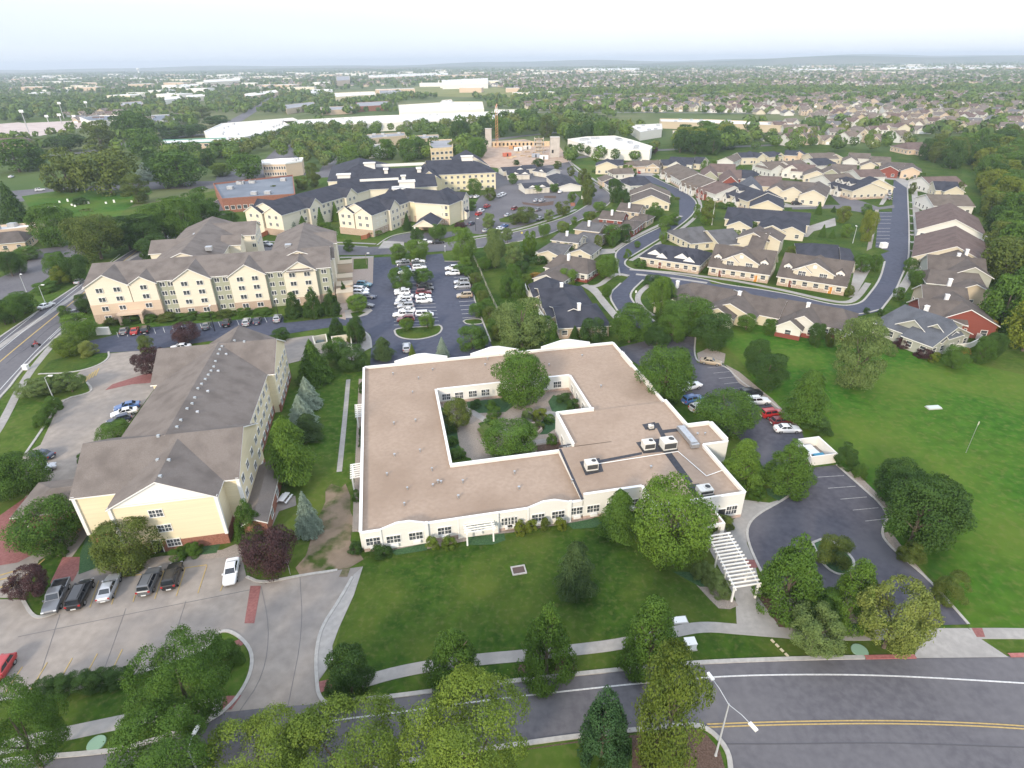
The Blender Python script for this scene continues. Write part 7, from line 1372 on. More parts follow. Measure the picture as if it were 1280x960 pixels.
# ---------------------------------------------------------------- vehicles
for k, c, p, n, l in (('pickup','grey',(190,340),(170,385),'grey pickup with a tan-filled bed, leftmost of the row by the yellow building'),('van','black',(270,330),(290,290),'black minivan with its tailgate toward the lane, second in the row'),('sedan','silver',(365,308),(380,275),'silver sedan with a dark roof, third in the row'),('suv','grey',(500,288),(515,255),'dark grey wagon with roof rails, left of the black off-roader'),('suv','black',(577,270),(590,230),'large black off-roader parked nose-in by the end door'),('sedan','white',(772,255),(766,290),'white sedan alone near the purple plum'),('hatch','red',(0,588),(-25,625),'red car cut by the left frame edge')): car(k, c, 'Z2', p, n, l)
for k, c, p, n, l in (('sedan','navy',(140,505),(90,497),'dark blue sedan beside the round tree at the left kerb'),('hatch','silver',(140,552),(165,545),'silver car half hidden behind the round tree at the left kerb'),('sedan','blue',(425,343),(390,350),'blue sedan, rearmost of the three by the lodge'),('sedan','white',(415,364),(380,372),'white sedan, middle of the three by the lodge'),('hatch','navy',(398,388),(370,396),'navy hatchback, nearest of the three by the lodge'),('sedan','white',(602,146),(580,148),'white car peeping over the roof edge of the lodge'),('sedan','white',(155,8),(175,0),'white sedan driving on the arterial road'),('hatch','grey',(255,30),(290,22),'grey car beside the tree at the hotel corner')): car(k, c, 'Z1', p, n, l)
for i, (k, c, x, y) in enumerate((('sedan','grey',552,690),('sedan','red',600,690),('suv','black',648,686),('sedan','grey',918,668),('suv','black',1010,655),('suv','silver',1098,652),('sedan','navy',1145,645),('suv','silver',1235,636))): car(k, c, 'A5', (x, y), (x+6, y-16), '%s %s parked along the hotel front, %s from the left' % ({'grey':'grey','red':'red','black':'black','silver':'silver','navy':'navy'}[c], {'sedan':'sedan','suv':'SUV'}[k], nth(i)))
r_ = random.Random(5); cl = ['white','silver','white','white','grey','silver','white','blue','white','tan']
NM = {'sedan':'sedan','suv':'SUV','hatch':'hatchback','pickup':'pickup','van':'minivan'}
def lotrow(view, items, dx, dy, place):
    for i, (k, c, x, y) in enumerate(items): car(k, c, view, (x, y), (x+dx, y+dy), '%s %s in the %s, %s from the far end' % (c, NM[k], place, nth(i)))
lotrow('C6', (('sedan','silver',405,240),('suv','grey',415,265),('hatch','blue',425,300),('suv','white',425,330),('sedan','white',400,472),('suv','white',405,492),('sedan','white',430,520),('suv','white',415,552),('sedan','silver',405,572),('suv','silver',430,600),('sedan','white',440,632),('pickup','white',410,668),('suv','maroon',430,705)), -20, 1, 'left middle row of the hotel lot')
lotrow('C6', (('sedan','white',530,238),('suv','grey',530,265),('suv','white',540,290),('suv','silver',500,335),('sedan','black',580,425),('suv','black',590,458),('suv','maroon',575,490),('sedan','white',570,520),('suv','white',578,555),('van','white',580,665)), 20, -1, 'right middle row of the hotel lot')
lotrow('C6', (('suv','white',800,295),('suv','white',805,335),('suv','silver',875,405),('van','silver',885,440),('suv','tan',900,515)), -20, 1, 'right edge row of the hotel lot')
lotrow('C6', (('suv','teal',100,425),('van','white',70,468),('suv','white',72,495),('sedan','navy',130,520),('sedan','grey',110,590)), 20, 1, 'left edge row of the hotel lot')
car('suv', 'silver', 'C6', (438,930), (438,900), 'silver SUV behind the white parapet by the lime cone')
car('pickup', 'white', 'C6', (588,88), (620,86), 'white pickup waiting on the rear street'); car('sedan', 'black', 'C6', (690,85), (720,83), 'black sedan waiting on the rear street')
lotrow('C8', (('sedan','silver',925,400),('sedan','white',965,400),('suv','red',1060,487),('suv','white',1005,528),('suv','red',985,555),('hatch','navy',920,640),('sedan','silver',1050,700)), 12, -6, 'complex car park, near the end gable')
for k, c, x, y, l in (('suv','white',200,605,'white SUV, left of two before the east wing'),('van','white',230,590,'white minivan, right of two before the east wing'),('suv','maroon',350,730,'maroon SUV behind the car park island'),('sedan','silver',280,795,'silver sedan left of the car park island tree'),('sedan','white',200,930,'white sedan by the street edge of the complex lot'),('sedan','blue',245,905,'blue sedan beside the white one at the street edge'),('sedan','silver',600,830,'silver car under the thin trees at the street edge'),('sedan','grey',580,740,'grey car near the mulch island'),('sedan','silver',565,650,'silver car, left of two at the garage court'),('sedan','silver',620,650,'silver car, right of two at the garage court')): car(k, c, 'C4', (x, y), (x+15, y-6), l)
for k, c, p, n, l in (('sedan','tan',(236,88),(265,92),'tan sedan alone at the head of the east lot'),('pickup','white',(165,172),(180,168),'white pickup half hidden under the wide round tree'),('suv','blue',(175,215),(205,207),'blue and white SUV against the east wall'),('suv','silver',(200,240),(225,232),'silver SUV below the blue one at the east wall'),('suv','black',(370,195),(400,192),'black SUV behind the white off-roader in the east lot'),('suv','white',(392,220),(425,218),'white off-roader in the east lot'),('suv','red',(440,262),(470,258),'red SUV beside the gravel edge of the east lot'),('hatch','maroon',(470,286),(500,282),'maroon hatchback between the red SUV and the white coupe'),('sedan','white',(490,312),(525,312),'white coupe at the near end of the east lot row')): car(k, c, 'Z5', p, n, l)
for k, c, v, p, n, l in (('pickup','silver','C7',(235,825),(265,830),'silver pickup on the street behind the hotel'),('sedan','grey','C7',(60,860),(90,862),'grey car on the street behind the hotel, far left'),('sedan','white','A1',(375,670),(395,672),'white car on the avenue by the graveyard'),('sedan','white','A1',(55,625),(70,620),'white car at the left edge of the avenue'),('suv','white','A1',(195,690),(215,688),'white SUV by the graveyard corner'),('suv','blue','A5',(655,322),(668,316),'blue car in traffic behind the grove'),('sedan','silver','A5',(350,470),(365,455),'silver car at the hotel corner on the arterial'),('sedan','red','C1',(632,368),(632,385),'red car in front of the peach garage'),('suv','black','C2',(1085,680),(1110,680),'black SUV before the tan garage doors'),('sedan','silver','C3',(895,585),(895,570),'silver car in the small bay, rear'),('sedan','grey','C3',(893,625),(893,612),'grey car in the small bay, front'),('sedan','white','P',(700,240),(704,236),'white car on the rear street bend')): car(k, c, v, p, n, l)
# motorcycle on the arterial road
x, y = W('Z1', (122,142)); t = thing('motorcycle', 'red motorcycle riding on the arterial road', 'motorcycle', (x, y, .03), R(40))
b = MB(); b.tube([(-.5,0,.75),(-.1,0,.85),(.35,0,.82),(.5,0,.6)], [.12,.2,.2,.12], 8); b.build('body', carpaint('red'), t)
for xx in (-.7, .7): b = MB(); b.tube([(0,-.07,0),(0,.07,0)], .32, 14); o = b.build('wheel', TYRE, t); o.location = (xx, 0, .32)
b = MB(); b.tube([(.45,-.35,1.0),(.5,0,.98),(.45,.35,1.0)], .025, 6); b.tube([(.5,0,.98),(.7,0,.32)], .035, 6); b.build('handlebar', METAL, t)
x, y = W('Z1', (122,142)); me = bpy.data.meshes.new('person'); bm_ = [(0,0,.95),(-.05,0,1.2),(.08,0,1.45),(.14,0,1.56),(.16,0,1.72),(.12,.2,1.42),(.3,.26,1.2),(.5,.33,1.06),(.12,-.2,1.42),(.3,-.26,1.2),(.5,-.33,1.06),(.05,.13,.92),(.38,.2,.78),(.12,.2,.38),(.05,-.13,.92),(.38,-.2,.78),(.12,-.2,.38)]
me.from_pydata(bm_, [(0,1),(1,2),(2,3),(3,4),(2,5),(5,6),(6,7),(2,8),(8,9),(9,10),(0,11),(11,12),(12,13),(0,14),(14,15),(15,16)], []); rd = ob('person', me, None, (x, y, .03), R(40))
rd.modifiers.new('skin', 'SKIN'); sk = me.skin_vertices[0].data
for i, q in enumerate((.15,.16,.17,.07,.12,.07,.055,.04,.07,.055,.04,.1,.08,.06,.1,.08,.06)): sk[i].radius = (q, q)
sk[0].use_root = True; rd.modifiers.new('sub', 'SUBSURF').levels = 1; me.materials.append(mat('red jacket', (0.30,0.05,0.04), (0.05,0.05,0.06), scale=2)); tag(rd, 'rider in a reddish jacket leaning on the motorcycle handlebar', 'person')

# ---------------------------------------------------------------- street furniture
def lamp(view, base, top, heads, label, name='street_lamp', m=POLE, arm=2.2):
    x, y = W(view, base); ox, oy, s = VIEW[view]; H = height_for(x, y, oy+top/s); t = thing(name, label, 'street lamp', (x, y, 0)); b = MB(); b.tube([(0,0,0),(0,0,.4),(0,0,H)], [.16,.11,.06], 8); b.build('pole', m, t)
    for a in heads:
        ca, sa = math.cos(a), math.sin(a); b = MB(); b.tube([(0,0,H-.1),(ca*arm*.6,sa*arm*.6,H+.35),(ca*arm,sa*arm,H+.4)], .04, 6); b.build('arm', m, t)
        b = MB(); b.obox((ca*(arm+.35),sa*(arm+.35)), a, .85, .34, H+.33, H+.50, 0); b.obox((ca*(arm+.35),sa*(arm+.35)), a, .6, .26, H+.29, H+.33, 1); b.build('lamp_head', [WHITE, LAMPW], t)
    return t
lamp('Z6', (252,812), 640, (R(112), R(-62)), 'double-armed grey street lamp at the median nose', arm=2.4)
lamp('Z2', (690,985), 845, (R(85),), 'grey street lamp at the bottom edge among the locusts', arm=1.2)
lamp('Z5', (560,290), 200, (R(180),), 'tall parking lamp by the green pine', m=mat('bronze pole', (0.08,0.07,0.06)), arm=.8)
lamp('Z1', (180,318), 245, (R(0),), 'lamp pole on the roadside lawn among the thin trees', arm=1.0)
lamp('C6', (118,260), 178, (R(0),), 'wooden-coloured lamp at the pool terrace corner', m=mat('tan pole', (0.38,0.30,0.2)), arm=.6)
lamp('A5', (118,515), 440, (R(-30),), 'lamp pole with white post at the shop car park', arm=.8); lamp('A5', (200,560), 490, (R(0),), 'lamp by the arterial kerb across from the hotel', arm=1.0); lamp('A5', (712,310), 248, (R(170),), 'curved lamp over the road bend behind the hotel', arm=2.0)
lamp('C6', (745,160), 125, (R(90),), 'short globe lamp on the rear street', arm=.1); lamp('C8', (958,700), 600, (R(0),), 'dark lamp pole before the end gable', m=DARK, arm=.6); lamp('A5', (955,690), 590, (R(100),), 'dark lamp pole among the hotel front cars', m=DARK, arm=.8); lamp('A5', (1243,650), 560, (R(100),), 'dark lamp pole at the right hotel cars', m=DARK, arm=.8)
lamp('B5', (1037,455), 315, (R(90),), 'white lamp on the green square', arm=.2); lamp('C2', (238,890), 640, (R(100), R(-80)), 'white utility pole with cross arms at the inner lane', name='utility_pole', m=WHITE, arm=1.2)
for i, (bx, by, tp) in enumerate(((140,410,300),(312,345,262),(300,365,318),(435,330,258),(365,355,325),(235,360,325))):
    x, y = W('A1', (bx, by)); H = height_for(x, y, 60+tp/3.879); t = thing('floodlight_mast', 'floodlight mast at the sports field, %s' % ['leftmost, thin','tall, left of the hall','short, in front of the tall one','tall, in front of the hall','short, beside the hall','short, left group'][i], 'floodlight', (x, y, 0)); b = MB(); b.tube([(0,0,0),(0,0,H)], [.55,.35], 7); b.build('mast', METAL, t); b = MB(); b.box(-2.2, 2.2, -.3, .3, H-2.5, H); b.build('lamp_bank', LAMPW, t)
def box_unit(view, p, lx, ly, hh, m, label, name, cat, rz=.1, cap=None):
    x, y = W(view, p); t = thing(name, label, cat, (x, y, 0), rz); b = MB(); b.box(-lx/2-.12, lx/2+.12, -ly/2-.12, ly/2+.12, 0, .12); b.build('base', KERB, t); b = MB(); b.box(-lx/2, lx/2, -ly/2, ly/2, .12, hh); b.build('cabinet', m, t)
    if cap: b = MB(); b.box(-lx/2-.05, lx/2+.05, -ly/2-.05, ly/2+.05, hh, hh+.08); b.build('lid', cap, t)
box_unit('Z6', (165,450), 1.2, 1.0, 1.0, mat('pale cabinet', (.66,.67,.66)), 'white utility cabinet on the verge by the sidewalk', 'utility_box', 'utility box', cap=WHITE)
box_unit('Z6', (133,362), 1.6, .9, .22, WHITE, 'flat white utility lid on the front lawn', 'utility_vault', 'utility box'); box_unit('Z5', (978,240), 2.6, 1.1, .3, mat('pale lid', (.5,.55,.52)), 'flat pale slab lying on the meadow', 'concrete_slab', 'slab', .1)
x, y = W('Z6', (732,463)); b = MB(); b.tube([(0,0,0),(0,0,.10)], [.95,.9], 20); o = b.build('utility_vault', mat('green lid', (.22,.34,.24)), None); o.location = (x, y, .02); tag(o, 'round green utility lid on the verge near the red kerb', 'utility box')
x, y = W('Z2', (322,826)); b = MB(); b.tube([(0,0,0),(0,0,.10)], [.9,.85], 20); o = b.build('utility_vault', mat('green lid', (.22,.34,.24)), None); o.location = (x, y, .03); tag(o, 'round green utility lid on the lower left verge', 'utility box')
x, y = W('Z3', (609,835)); t = thing('drain_grate', 'square drain with pale concrete rim in the front lawn', 'drain', (x, y, 0), .2); b = MB(); b.strip([(-.9,-.7),(.9,-.7),(.9,.7),(-.9,.7)], .3, 0, .14, closed=True); b.build('rim', KERB, t); b = MB(); b.box(-.76,.76,-.56,.56,.03,.09); b.build('grate', mat('rusty grate', (.10,.07,.06)), t)
x, y = W('Z6', (465,455)); t = thing('fallen_sign', 'pale broken post lying on the verge near the pergola walk', 'debris', (x, y, .03), R(-65)); b = MB()
for i in range(4): b.box(-1.3+i*.7, -1.3+i*.7+.45, -.12, .15, 0, .12)
b.build('plank', mat('pale sandstone', (.50,.44,.30)), t)
x, y = W('E6', (600,740)); 
# bin enclosure
C = [W('E6', p, 1.9) for p in ((225,345),(520,308),(800,560),(415,610))]; t = thing('bin_enclosure', 'open-topped cream walled bin enclosure at the end of the east lot', 'enclosure', (*C[0], 0)); b = MB(); b.strip([(p[0]-C[0][0], p[1]-C[0][1]) for p in C], .3, 0, 1.9, closed=True); b.build('wall', WL_WHITE, t)
mid = lambda a, c, k: (a[0]+(c[0]-a[0])*k, a[1]+(c[1]-a[1])*k); ce = mid(mid(C[0], C[1], .5), mid(C[3], C[2], .5), .5)
b = MB(); b.poly([(p[0], p[1]) for p in C], .06); struct(b.build('enclosure_floor', CONC))
for (u, v_), c, l in (((.25,.35),(.70,.70,.70),'white bin inside the enclosure, rear'),((.3,.6),(.62,.66,.70),'white bin inside the enclosure, front'),((.45,.85),(.05,.25,.38),'blue bin inside the enclosure')):
    p = mid(mid(C[0], C[1], u), mid(C[3], C[2], u), v_); t = thing('waste_bin', l, 'bin', (*p, 0), .2); b = MB(); b.box(-.9,.9,-.6,.6,.1,1.25); b.build('bin_body', mat('bin '+l, c, rough=.6), t); b = MB(); b.box(-.95,.95,-.65,.65,1.25,1.34); b.build('lid', mat('bin lid '+l, tuple(x*.9 for x in c), rough=.5), t)
# service bins behind the lodge
for pts, l in (([(1042,108),(1085,100),(1090,125),(1050,132)],'small white-walled bin enclosure behind the lodge, left'),([(1105,108),(1168,100),(1172,140),(1112,145)],'white-walled bin enclosure behind the lodge, right')):
    C2_ = [W('Z1', p, 1.8) for p in pts]; t = thing('bin_enclosure', l, 'enclosure', (*C2_[0], 0)); b = MB(); b.strip([(p[0]-C2_[0][0], p[1]-C2_[0][1]) for p in C2_], .3, 0, 1.8, closed=True); b.build('wall', WL_CREAM, t); b = MB(); m0 = mid(C2_[0], C2_[2], .5); b.box(m0[0]-C2_[0][0]-.9, m0[0]-C2_[0][0]+.9, m0[1]-C2_[0][1]-.6, m0[1]-C2_[0][1]+.6, .05, 1.3); b.build('bin_body', mat('green bin', (.10,.13,.12)), t)
# picnic table, sign posts, red fence, courtyard table
x, y = W('Z1', (950,655)); t = thing('picnic_table', 'white picnic table on the patio beside the lodge', 'table', (x, y, .03), R(80)); b = MB(); b.box(-1.1,1.1,-.42,.42,.70,.76); b.build('tabletop', WHITE, t)
for yy in (-.75, .75): b = MB(); b.box(-1.1,1.1,yy-.15,yy+.15,.42,.47); b.build('seat', WHITE, t)
for xx in (-.8, .8): b = MB(); b.tube([(xx,-.7,0),(xx,-.25,.7)], .05, 6); b.tube([(xx,.7,0),(xx,.25,.7)], .05, 6); b.tube([(xx,-.75,.42),(xx,.75,.42)], .04, 6); b.build('leg', METAL, t)
x, y = W('Z1', (902,664)); t = thing('barbecue_grill', 'black barbecue grill on the patio beside the lodge', 'grill', (x, y, .03)); b = MB(); b.tube([(0,0,.7),(0,0,.85),(0,0,1.05)], [.25,.38,.2], 10); b.build('bowl', DARK, t)
for a in (0, 2.1, 4.2): b = MB(); b.tube([(.1*math.cos(a),.1*math.sin(a),.75),(.35*math.cos(a),.35*math.sin(a),0)], .025, 5); b.build('leg', DARK, t)
def post_sign(view, p, top, label, col=(.7,.7,.7), w_=.5):
    x, y = W(view, p); ox, oy, s = VIEW[view]; H = height_for(x, y, oy+top/s); t = thing('sign_post', label, 'sign', (x, y, 0)); b = MB(); b.tube([(0,0,0),(0,0,H)], .04, 6); b.build('post', METAL, t); b = MB(); b.box(-w_/2,w_/2,-.06,-.03,H-.7,H); b.build('panel', mat('sign '+label, col, rough=.5), t)
post_sign('Z2', (968,262), 210, 'white sign on a post at the edge of the dirt patch'); post_sign('C5', (418,280), 238, 'yellow crossing sign on the rear street', (.6,.5,.12), .7); post_sign('B1', (1076,800), 745, 'white sign at the junction island'); post_sign('Z5', (1086,390), 285, 'thin pale post standing on the meadow', (.5,.5,.4), .2); post_sign('Z2', (500,752), 718, 'slim white signpost at the lower sidewalk')
b = MB(); P_ = [W('C8', p, 0) for p in [(-60,780),(-10,770),(20,750)]]; b.strip(P_, .15, 0, 1.6); tag(b.build('timber_fence', mat('red cedar fence', (.34,.12,.06), (.44,.18,.10), scale=1, rough=.9)), 'short red-brown timber fence at the south wing', 'fence')
b = MB(); P_ = [W('C7', p, 0) for p in [(-60,760),(60,775),(180,765),(290,715)]]; b.strip(P_, .15, 0, 1.7); tag(b.build('timber_fence', mat('red cedar fence', (.34,.12,.06))), 'long red-brown timber fence below the west wing', 'fence')
b = MB(); P_ = [W('C6', p, 0) for p in [(965,195),(1020,310),(1090,480),(1150,610),(1200,720),(1260,850)]]
for i, p in enumerate(smooth(P_, 1)): b.box(p[0]-.06, p[0]+.06, p[1]-.06, p[1]+.06, 0, 1.5)
for z in (.4, .9, 1.4): b.strip(P_, .05, z, z+.06)
tag(b.build('rail_fence', mat('weathered rail', (.34,.31,.26))), 'thin rail fence running down the green strip right of the hotel lot', 'fence')
x, y = wbworld(30.7, 25.6); t = thing('stone_planter', 'round stone planter on the courtyard patio', 'planter', (x, y, .06)); b = MB(); b.tube([(0,0,0),(0,0,.5)], [1.9,1.8], 16); b.build('ring', STONE, t); b = MB(); b.tube([(0,0,.5),(0,0,.62)], [1.45,1.3], 16); b.build('soil', MULCH, t)
b = MB(); b.strip([W('C4', p, 0) for p in [(905,700),(950,700)]], .6, 0, 1.5); tag(b.build('monument_sign', BRICK), 'low brick monument sign with white face at the complex entrance', 'sign'); box_unit('C4', (1030,630), 1.8, .4, 1.6, WHITE, 'white notice board on the turf nose', 'notice_board', 'sign'); box_unit('B7', (152,575), 2.0, 1.8, 1.8, WHITE, 'white domed kiosk at the parking bay of the long street', 'kiosk', 'kiosk', cap=WHITE); box_unit('A5', (118,860), 1.0, .9, 1.1, WHITE, 'white utility cabinet on the traffic island', 'utility_box', 'utility box', cap=WHITE); box_unit('A5', (463,705), 3.2, .6, 2.0, WL_WHITE, 'cream monument sign before the hotel entrance', 'monument_sign', 'sign')
for i, (bx, by) in enumerate(((330,745),(350,765),(365,770),(380,762),(410,755),(430,755),(235,775),(265,770),(515,755),(555,750),(290,750),(640,748))):
    x, y = W('A1', (bx, by)); b = MB(); b.box(-.4,.4,-.15,.15,0,1.4 if i in (0,9) else .9); b.box(-.5,.5,-.25,.25,0,.15); o = b.build('headstone', WHITE, None); o.location = (x, y, .03); tag(o, 'white headstone on the graveyard lawn, %s' % ('%s from the left' % nth(sorted([330,350,365,380,410,430,235,265,515,555,290,640]).index(bx))), 'headstone', 'headstones on the graveyard lawn')
# ---------------------------------------------------------------- distant subdivision
FW = [('tan', WL_TAN), ('cream', WLS['cream']), ('white', WLS['white']), ('pale grey', WL_PALE), ('peach', siding('far peach siding', (0.54,0.44,0.34)))]; FR = [('brown', RF_BROWN), ('tan', RF_TAN), ('grey', RF_GREY), ('red-brown', RF_RED)]
def far_protos(i, j, v):
    b, rf = MB(), MB(); Lx, Ly, ze, zr = [(13,10,3.2,6.2),(12,10,5.6,8.6),(15,10,3.4,6.4),(11,11,5.6,8.8)][v]
    b.box(-Lx/2, Lx/2, -Ly/2, Ly/2, 0, ze-.1, 0, bot=False)
    for s in (-1, 1): b.quad([(s*Lx/2,-Ly/2,ze-.1),(s*Lx/2,Ly/2,ze-.1),(s*Lx/2,0,zr-.1)], 0)
    gx = Lx*(.22 if v % 2 else -.22); gw = 3.2; b.box(gx-gw, gx+gw, -Ly/2-1.8, 0, 0, ze-.15, 0, bot=False); b.quad([(gx-gw,-Ly/2-1.8,ze-.15),(gx+gw,-Ly/2-1.8,ze-.15),(gx,-Ly/2-1.8,zr-.9)], 0)
    b.box(gx-2.3, gx+2.3, -Ly/2-1.86, -Ly/2-1.8, .02, 2.3, 1)
    for xx in (-Lx*.33, -Lx*.1, Lx*.12, Lx*.36):
        if abs(xx-gx) > gw+.6:
            for z in ((1.6, 4.2) if ze > 5 else (1.6,)): b.box(xx-.7, xx+.7, -Ly/2-.05, -Ly/2, z-.6, z+.6, 2)
    if ze > 5: b.box(gx-.8, gx+.8, -Ly/2-1.86, -Ly/2-1.8, 3.6, 4.8, 2)
    o = .6; sl = (zr-ze)/(Ly/2)
    for s in (-1, 1):
        f = [(-Lx/2-o, s*(Ly/2+o), ze-sl*o), (Lx/2+o, s*(Ly/2+o), ze-sl*o), (Lx/2+o, 0, zr), (-Lx/2-o, 0, zr)]; f = f if s < 0 else f[::-1]
        rf.quad(f, 0); rf.quad([(p[0],p[1],p[2]-.25) for p in f[::-1]], 1); rf.quad([f[0] if s < 0 else f[2], (lambda p: (p[0],p[1],p[2]-.25))(f[0] if s < 0 else f[2]), (lambda p: (p[0],p[1],p[2]-.25))(f[1] if s < 0 else f[3]), f[1] if s < 0 else f[3]], 1)
        g = [(gx+s*(gw+.5), -Ly/2-2.4, ze-.45), (gx+s*(gw+.5), -.5, ze-.45), (gx, -.5, zr-.75), (gx, -Ly/2-2.4, zr-.75)]; rf.quad(g if s > 0 else g[::-1], 0); rf.quad([(p[0],p[1],p[2]-.25) for p in (g[::-1] if s > 0 else g)], 1)
        rf.quad([g[0], g[3], (g[3][0],g[3][1],g[3][2]-.25), (g[0][0],g[0][1],g[0][2]-.25)], 1)
    return b.mesh('wall', [FW[i][1], WHITE, GLASS]), rf.mesh('roof', [FR[j][1], WHITE])
HREG = [[W('P', p) for p in q] for q in (
    [(655,127),(760,122),(1300,117),(1300,140),(1290,166),(1180,170),(1020,168),(940,176),(915,166),(1010,150),(1000,145),(850,140),(660,138)],
    [(950,176),(1080,172),(1140,176),(1060,186),(960,184)], [(20,150),(120,142),(240,150),(200,165),(60,150)])]
NOH = [[W('P', p) for p in q] for q in ([(800,146),(1010,150),(1010,160),(800,158)], [(900,158),(960,158),(960,190),(860,190)], [(785,150),(880,150),(880,172),(785,172)], [(10,148),(100,148),(100,160),(0,170)])]
r_ = random.Random(11); cand = []; row = 0; y = 470.0
while y < 1500:
    x = -1400.0
    while x < 1600:
        xx, yy = x+r_.uniform(-2.5,2.5), y+r_.uniform(-3,3)+18*math.sin(x/210+y/90)
        if any(inpoly(xx, yy, q) for q in HREG) and not any(inpoly(xx, yy, q) for q in NOH) and r_.random() < .86: cand.append((xx, yy, row))
        x += r_.uniform(17, 22)
    y += 26 if row % 2 else 34; row += 1
cand.sort(key=lambda c: c[1]); HOUSES = cand; near, restH = cand[:215], cand[215:]
FP = {}; rows = {}
for c in near: rows.setdefault(c[2], []).append(c)
for ri, rk in enumerate(sorted(rows)):
    for ci, (x, yy, _) in enumerate(sorted(rows[rk], key=lambda c: proj(c[0], c[1], 0)[0])):
        i, j, v = r_.randrange(5), r_.choice((0,0,1,1,2,3)), r_.randrange(4)
        if (i,j,v) not in FP: FP[i,j,v] = far_protos(i, j, v)
        t = thing('suburban_house', '%s house with %s roof, %s from left in the %s far row' % (FW[i][0], FR[j][0], nth(ci), nth(ri)), 'house', (x, yy, 0), r_.choice((0, 0, .1, -.15, math.pi/2, -.4, .4)), 'houses of the far subdivision')
        ob('wall', FP[i,j,v][0], t); ob('roof', FP[i,j,v][1], t)
# the hundreds of houses beyond read as one texture
y = 1500.0
while y < 4200:
    x = -y*.95
    while x < y*1.0:
        px_, py_, _ = proj(x, y, 0); ok = px_ > 560+ (y-1500)*.02 or (y > 1900 and r_.random() < .30)
        if ok and r_.random() < .88 and not any(inpoly(px_, py_, q) for q in ([(498,118),(520,106),(600,105),(655,114),(640,124),(520,121)],)): restH.append((x+r_.uniform(-4,4), y+r_.uniform(-6,6)+25*math.sin(x/230), 0))
        x += r_.uniform(19, 34)*(1+(y-1500)/2600)
    y += r_.uniform(32, 52)*(1+(y-1500)/2200)
b = MB()
for x, y, _ in restH:
    a = r_.choice((0, 0, .2, -.25, 1.57, -.6, .6)); ca, sa = math.cos(a), math.sin(a); s = r_.uniform(.85, 1.35); Lx, Ly, ze, zr = 6.5*s, 5*s, r_.choice((3.2, 5.4)), 0; zr = ze+3; i, j = r_.randrange(5), 5+r_.choice((0,0,1,1,2,3))
    t_ = lambda p: (x+p[0]*ca-p[1]*sa, y+p[0]*sa+p[1]*ca, p[2])
    for f in ([(-Lx,-Ly,0),(Lx,-Ly,0),(Lx,-Ly,ze),(-Lx,-Ly,ze)], [(Lx,-Ly,0),(Lx,Ly,0),(Lx,Ly,ze),(Lx,0,zr),(Lx,-Ly,ze)], [(-Lx,Ly,0),(-Lx,-Ly,0),(-Lx,-Ly,ze),(-Lx,0,zr),(-Lx,Ly,ze)], [(-3,-Ly-2,0),(3,-Ly-2,0),(3,-Ly-2,ze),(0,-Ly-2,zr-1),(-3,-Ly-2,ze)]): b.quad([t_(p) for p in f], i)
    o = .6
    for f in ([(-Lx-o,-Ly-o,ze-.4),(Lx+o,-Ly-o,ze-.4),(Lx+o,0,zr),(-Lx-o,0,zr)], [(Lx+o,Ly+o,ze-.4),(-Lx-o,Ly+o,ze-.4),(-Lx-o,0,zr),(Lx+o,0,zr)], [(-3.5,-Ly-2.4,ze-.3),(-3.5,0,ze-.3),(0,0,zr-.9),(0,-Ly-2.4,zr-.9)][::-1], [(3.5,-Ly-2.4,ze-.3),(3.5,0,ze-.3),(0,0,zr-.9),(0,-Ly-2.4,zr-.9)]): b.quad([t_(p) for p in f], j)
tag(b.build('distant_houses', [m for _, m in FW]+[m for _, m in FR]), 'carpet of small pale houses filling the far plain', 'houses', kind='stuff')
# commercial blocks of the far plain, few pixels each
b = MB()
for _ in range(230):
    y = r_.uniform(1300, 5200); x = r_.uniform(-.95, .95)*y; px_, py_, _d = proj(x, y, 0)
    if px_ > 700 and y < 2600: continue
    s = 1+y/2600; lx, ly, hh = r_.uniform(18, 55)*s, r_.uniform(12, 30)*s, r_.uniform(6, 11); b.obox((x, y), r_.uniform(-.3,.3), lx, ly, 0, hh, r_.choice((0,1,1,2)), 3)
tag(b.build('distant_blocks', [WL_CREAM, WL_WHITE, WL_PEACH, ROOFW]), 'scattered pale commercial blocks on the far plain', 'buildings', kind='stuff')
# the tree cover of the plain
EXC = [(p, [q for q in p]) for p in ()]
NOT = [[W('P', p) for p in q] for q in ([(250,174),(254,160),(277,151),(372,143),(380,150),(345,165),(300,176)], [(345,156),(352,148),(460,142),(655,135),(658,149),(457,157)], [(495,142),(497,128),(560,121),(610,125),(610,138)], [(498,118),(520,106),(600,105),(655,114),(640,124),(520,121)], [(-40,160),(60,148),(110,150),(112,160),(50,172),(-40,176)], [(90,150),(160,143),(160,152),(100,158)], [(185,152),(220,142),(222,152),(190,156)], [(412,123),(418,113),(505,109),(505,117),(470,123)], [(255,172),(300,150),(322,135),(345,120),(352,121),(330,136),(310,150),(275,172)], [(760,160),(760,148),(1000,147),(1300,152),(1300,160),(1000,156)], [(195,182),(195,170),(305,168),(305,178)])]
NOT += [[W('P', p) for p in q] for q in ([(540,170),(540,158),(600,152),(600,170)],)]
ALLOW = [[W('P', p) for p in q] for q in ([(1000,150),(1300,148),(1300,182),(1215,182),(1160,172),(1010,172)], [(0,140),(250,140),(240,170),(130,200),(0,185)], [(380,140),(560,150),(560,166),(470,160),(380,158)], [(640,140),(800,146),(820,170),(790,170),(740,156),(640,152)], [(880,150),(960,158),(940,182),(880,180)])]
grid = {}
for x, y, _ in HOUSES+restH: grid.setdefault((int(x//16), int(y//16)), []).append((x, y))
def blocked(x, y, rad):
    gx, gy = int(x//16), int(y//16)
    return any((x-a)**2+(y-c)**2 < rad*rad for i in (-1,0,1) for j in (-1,0,1) for a, c in grid.get((gx+i, gy+j), ()))
trees = []
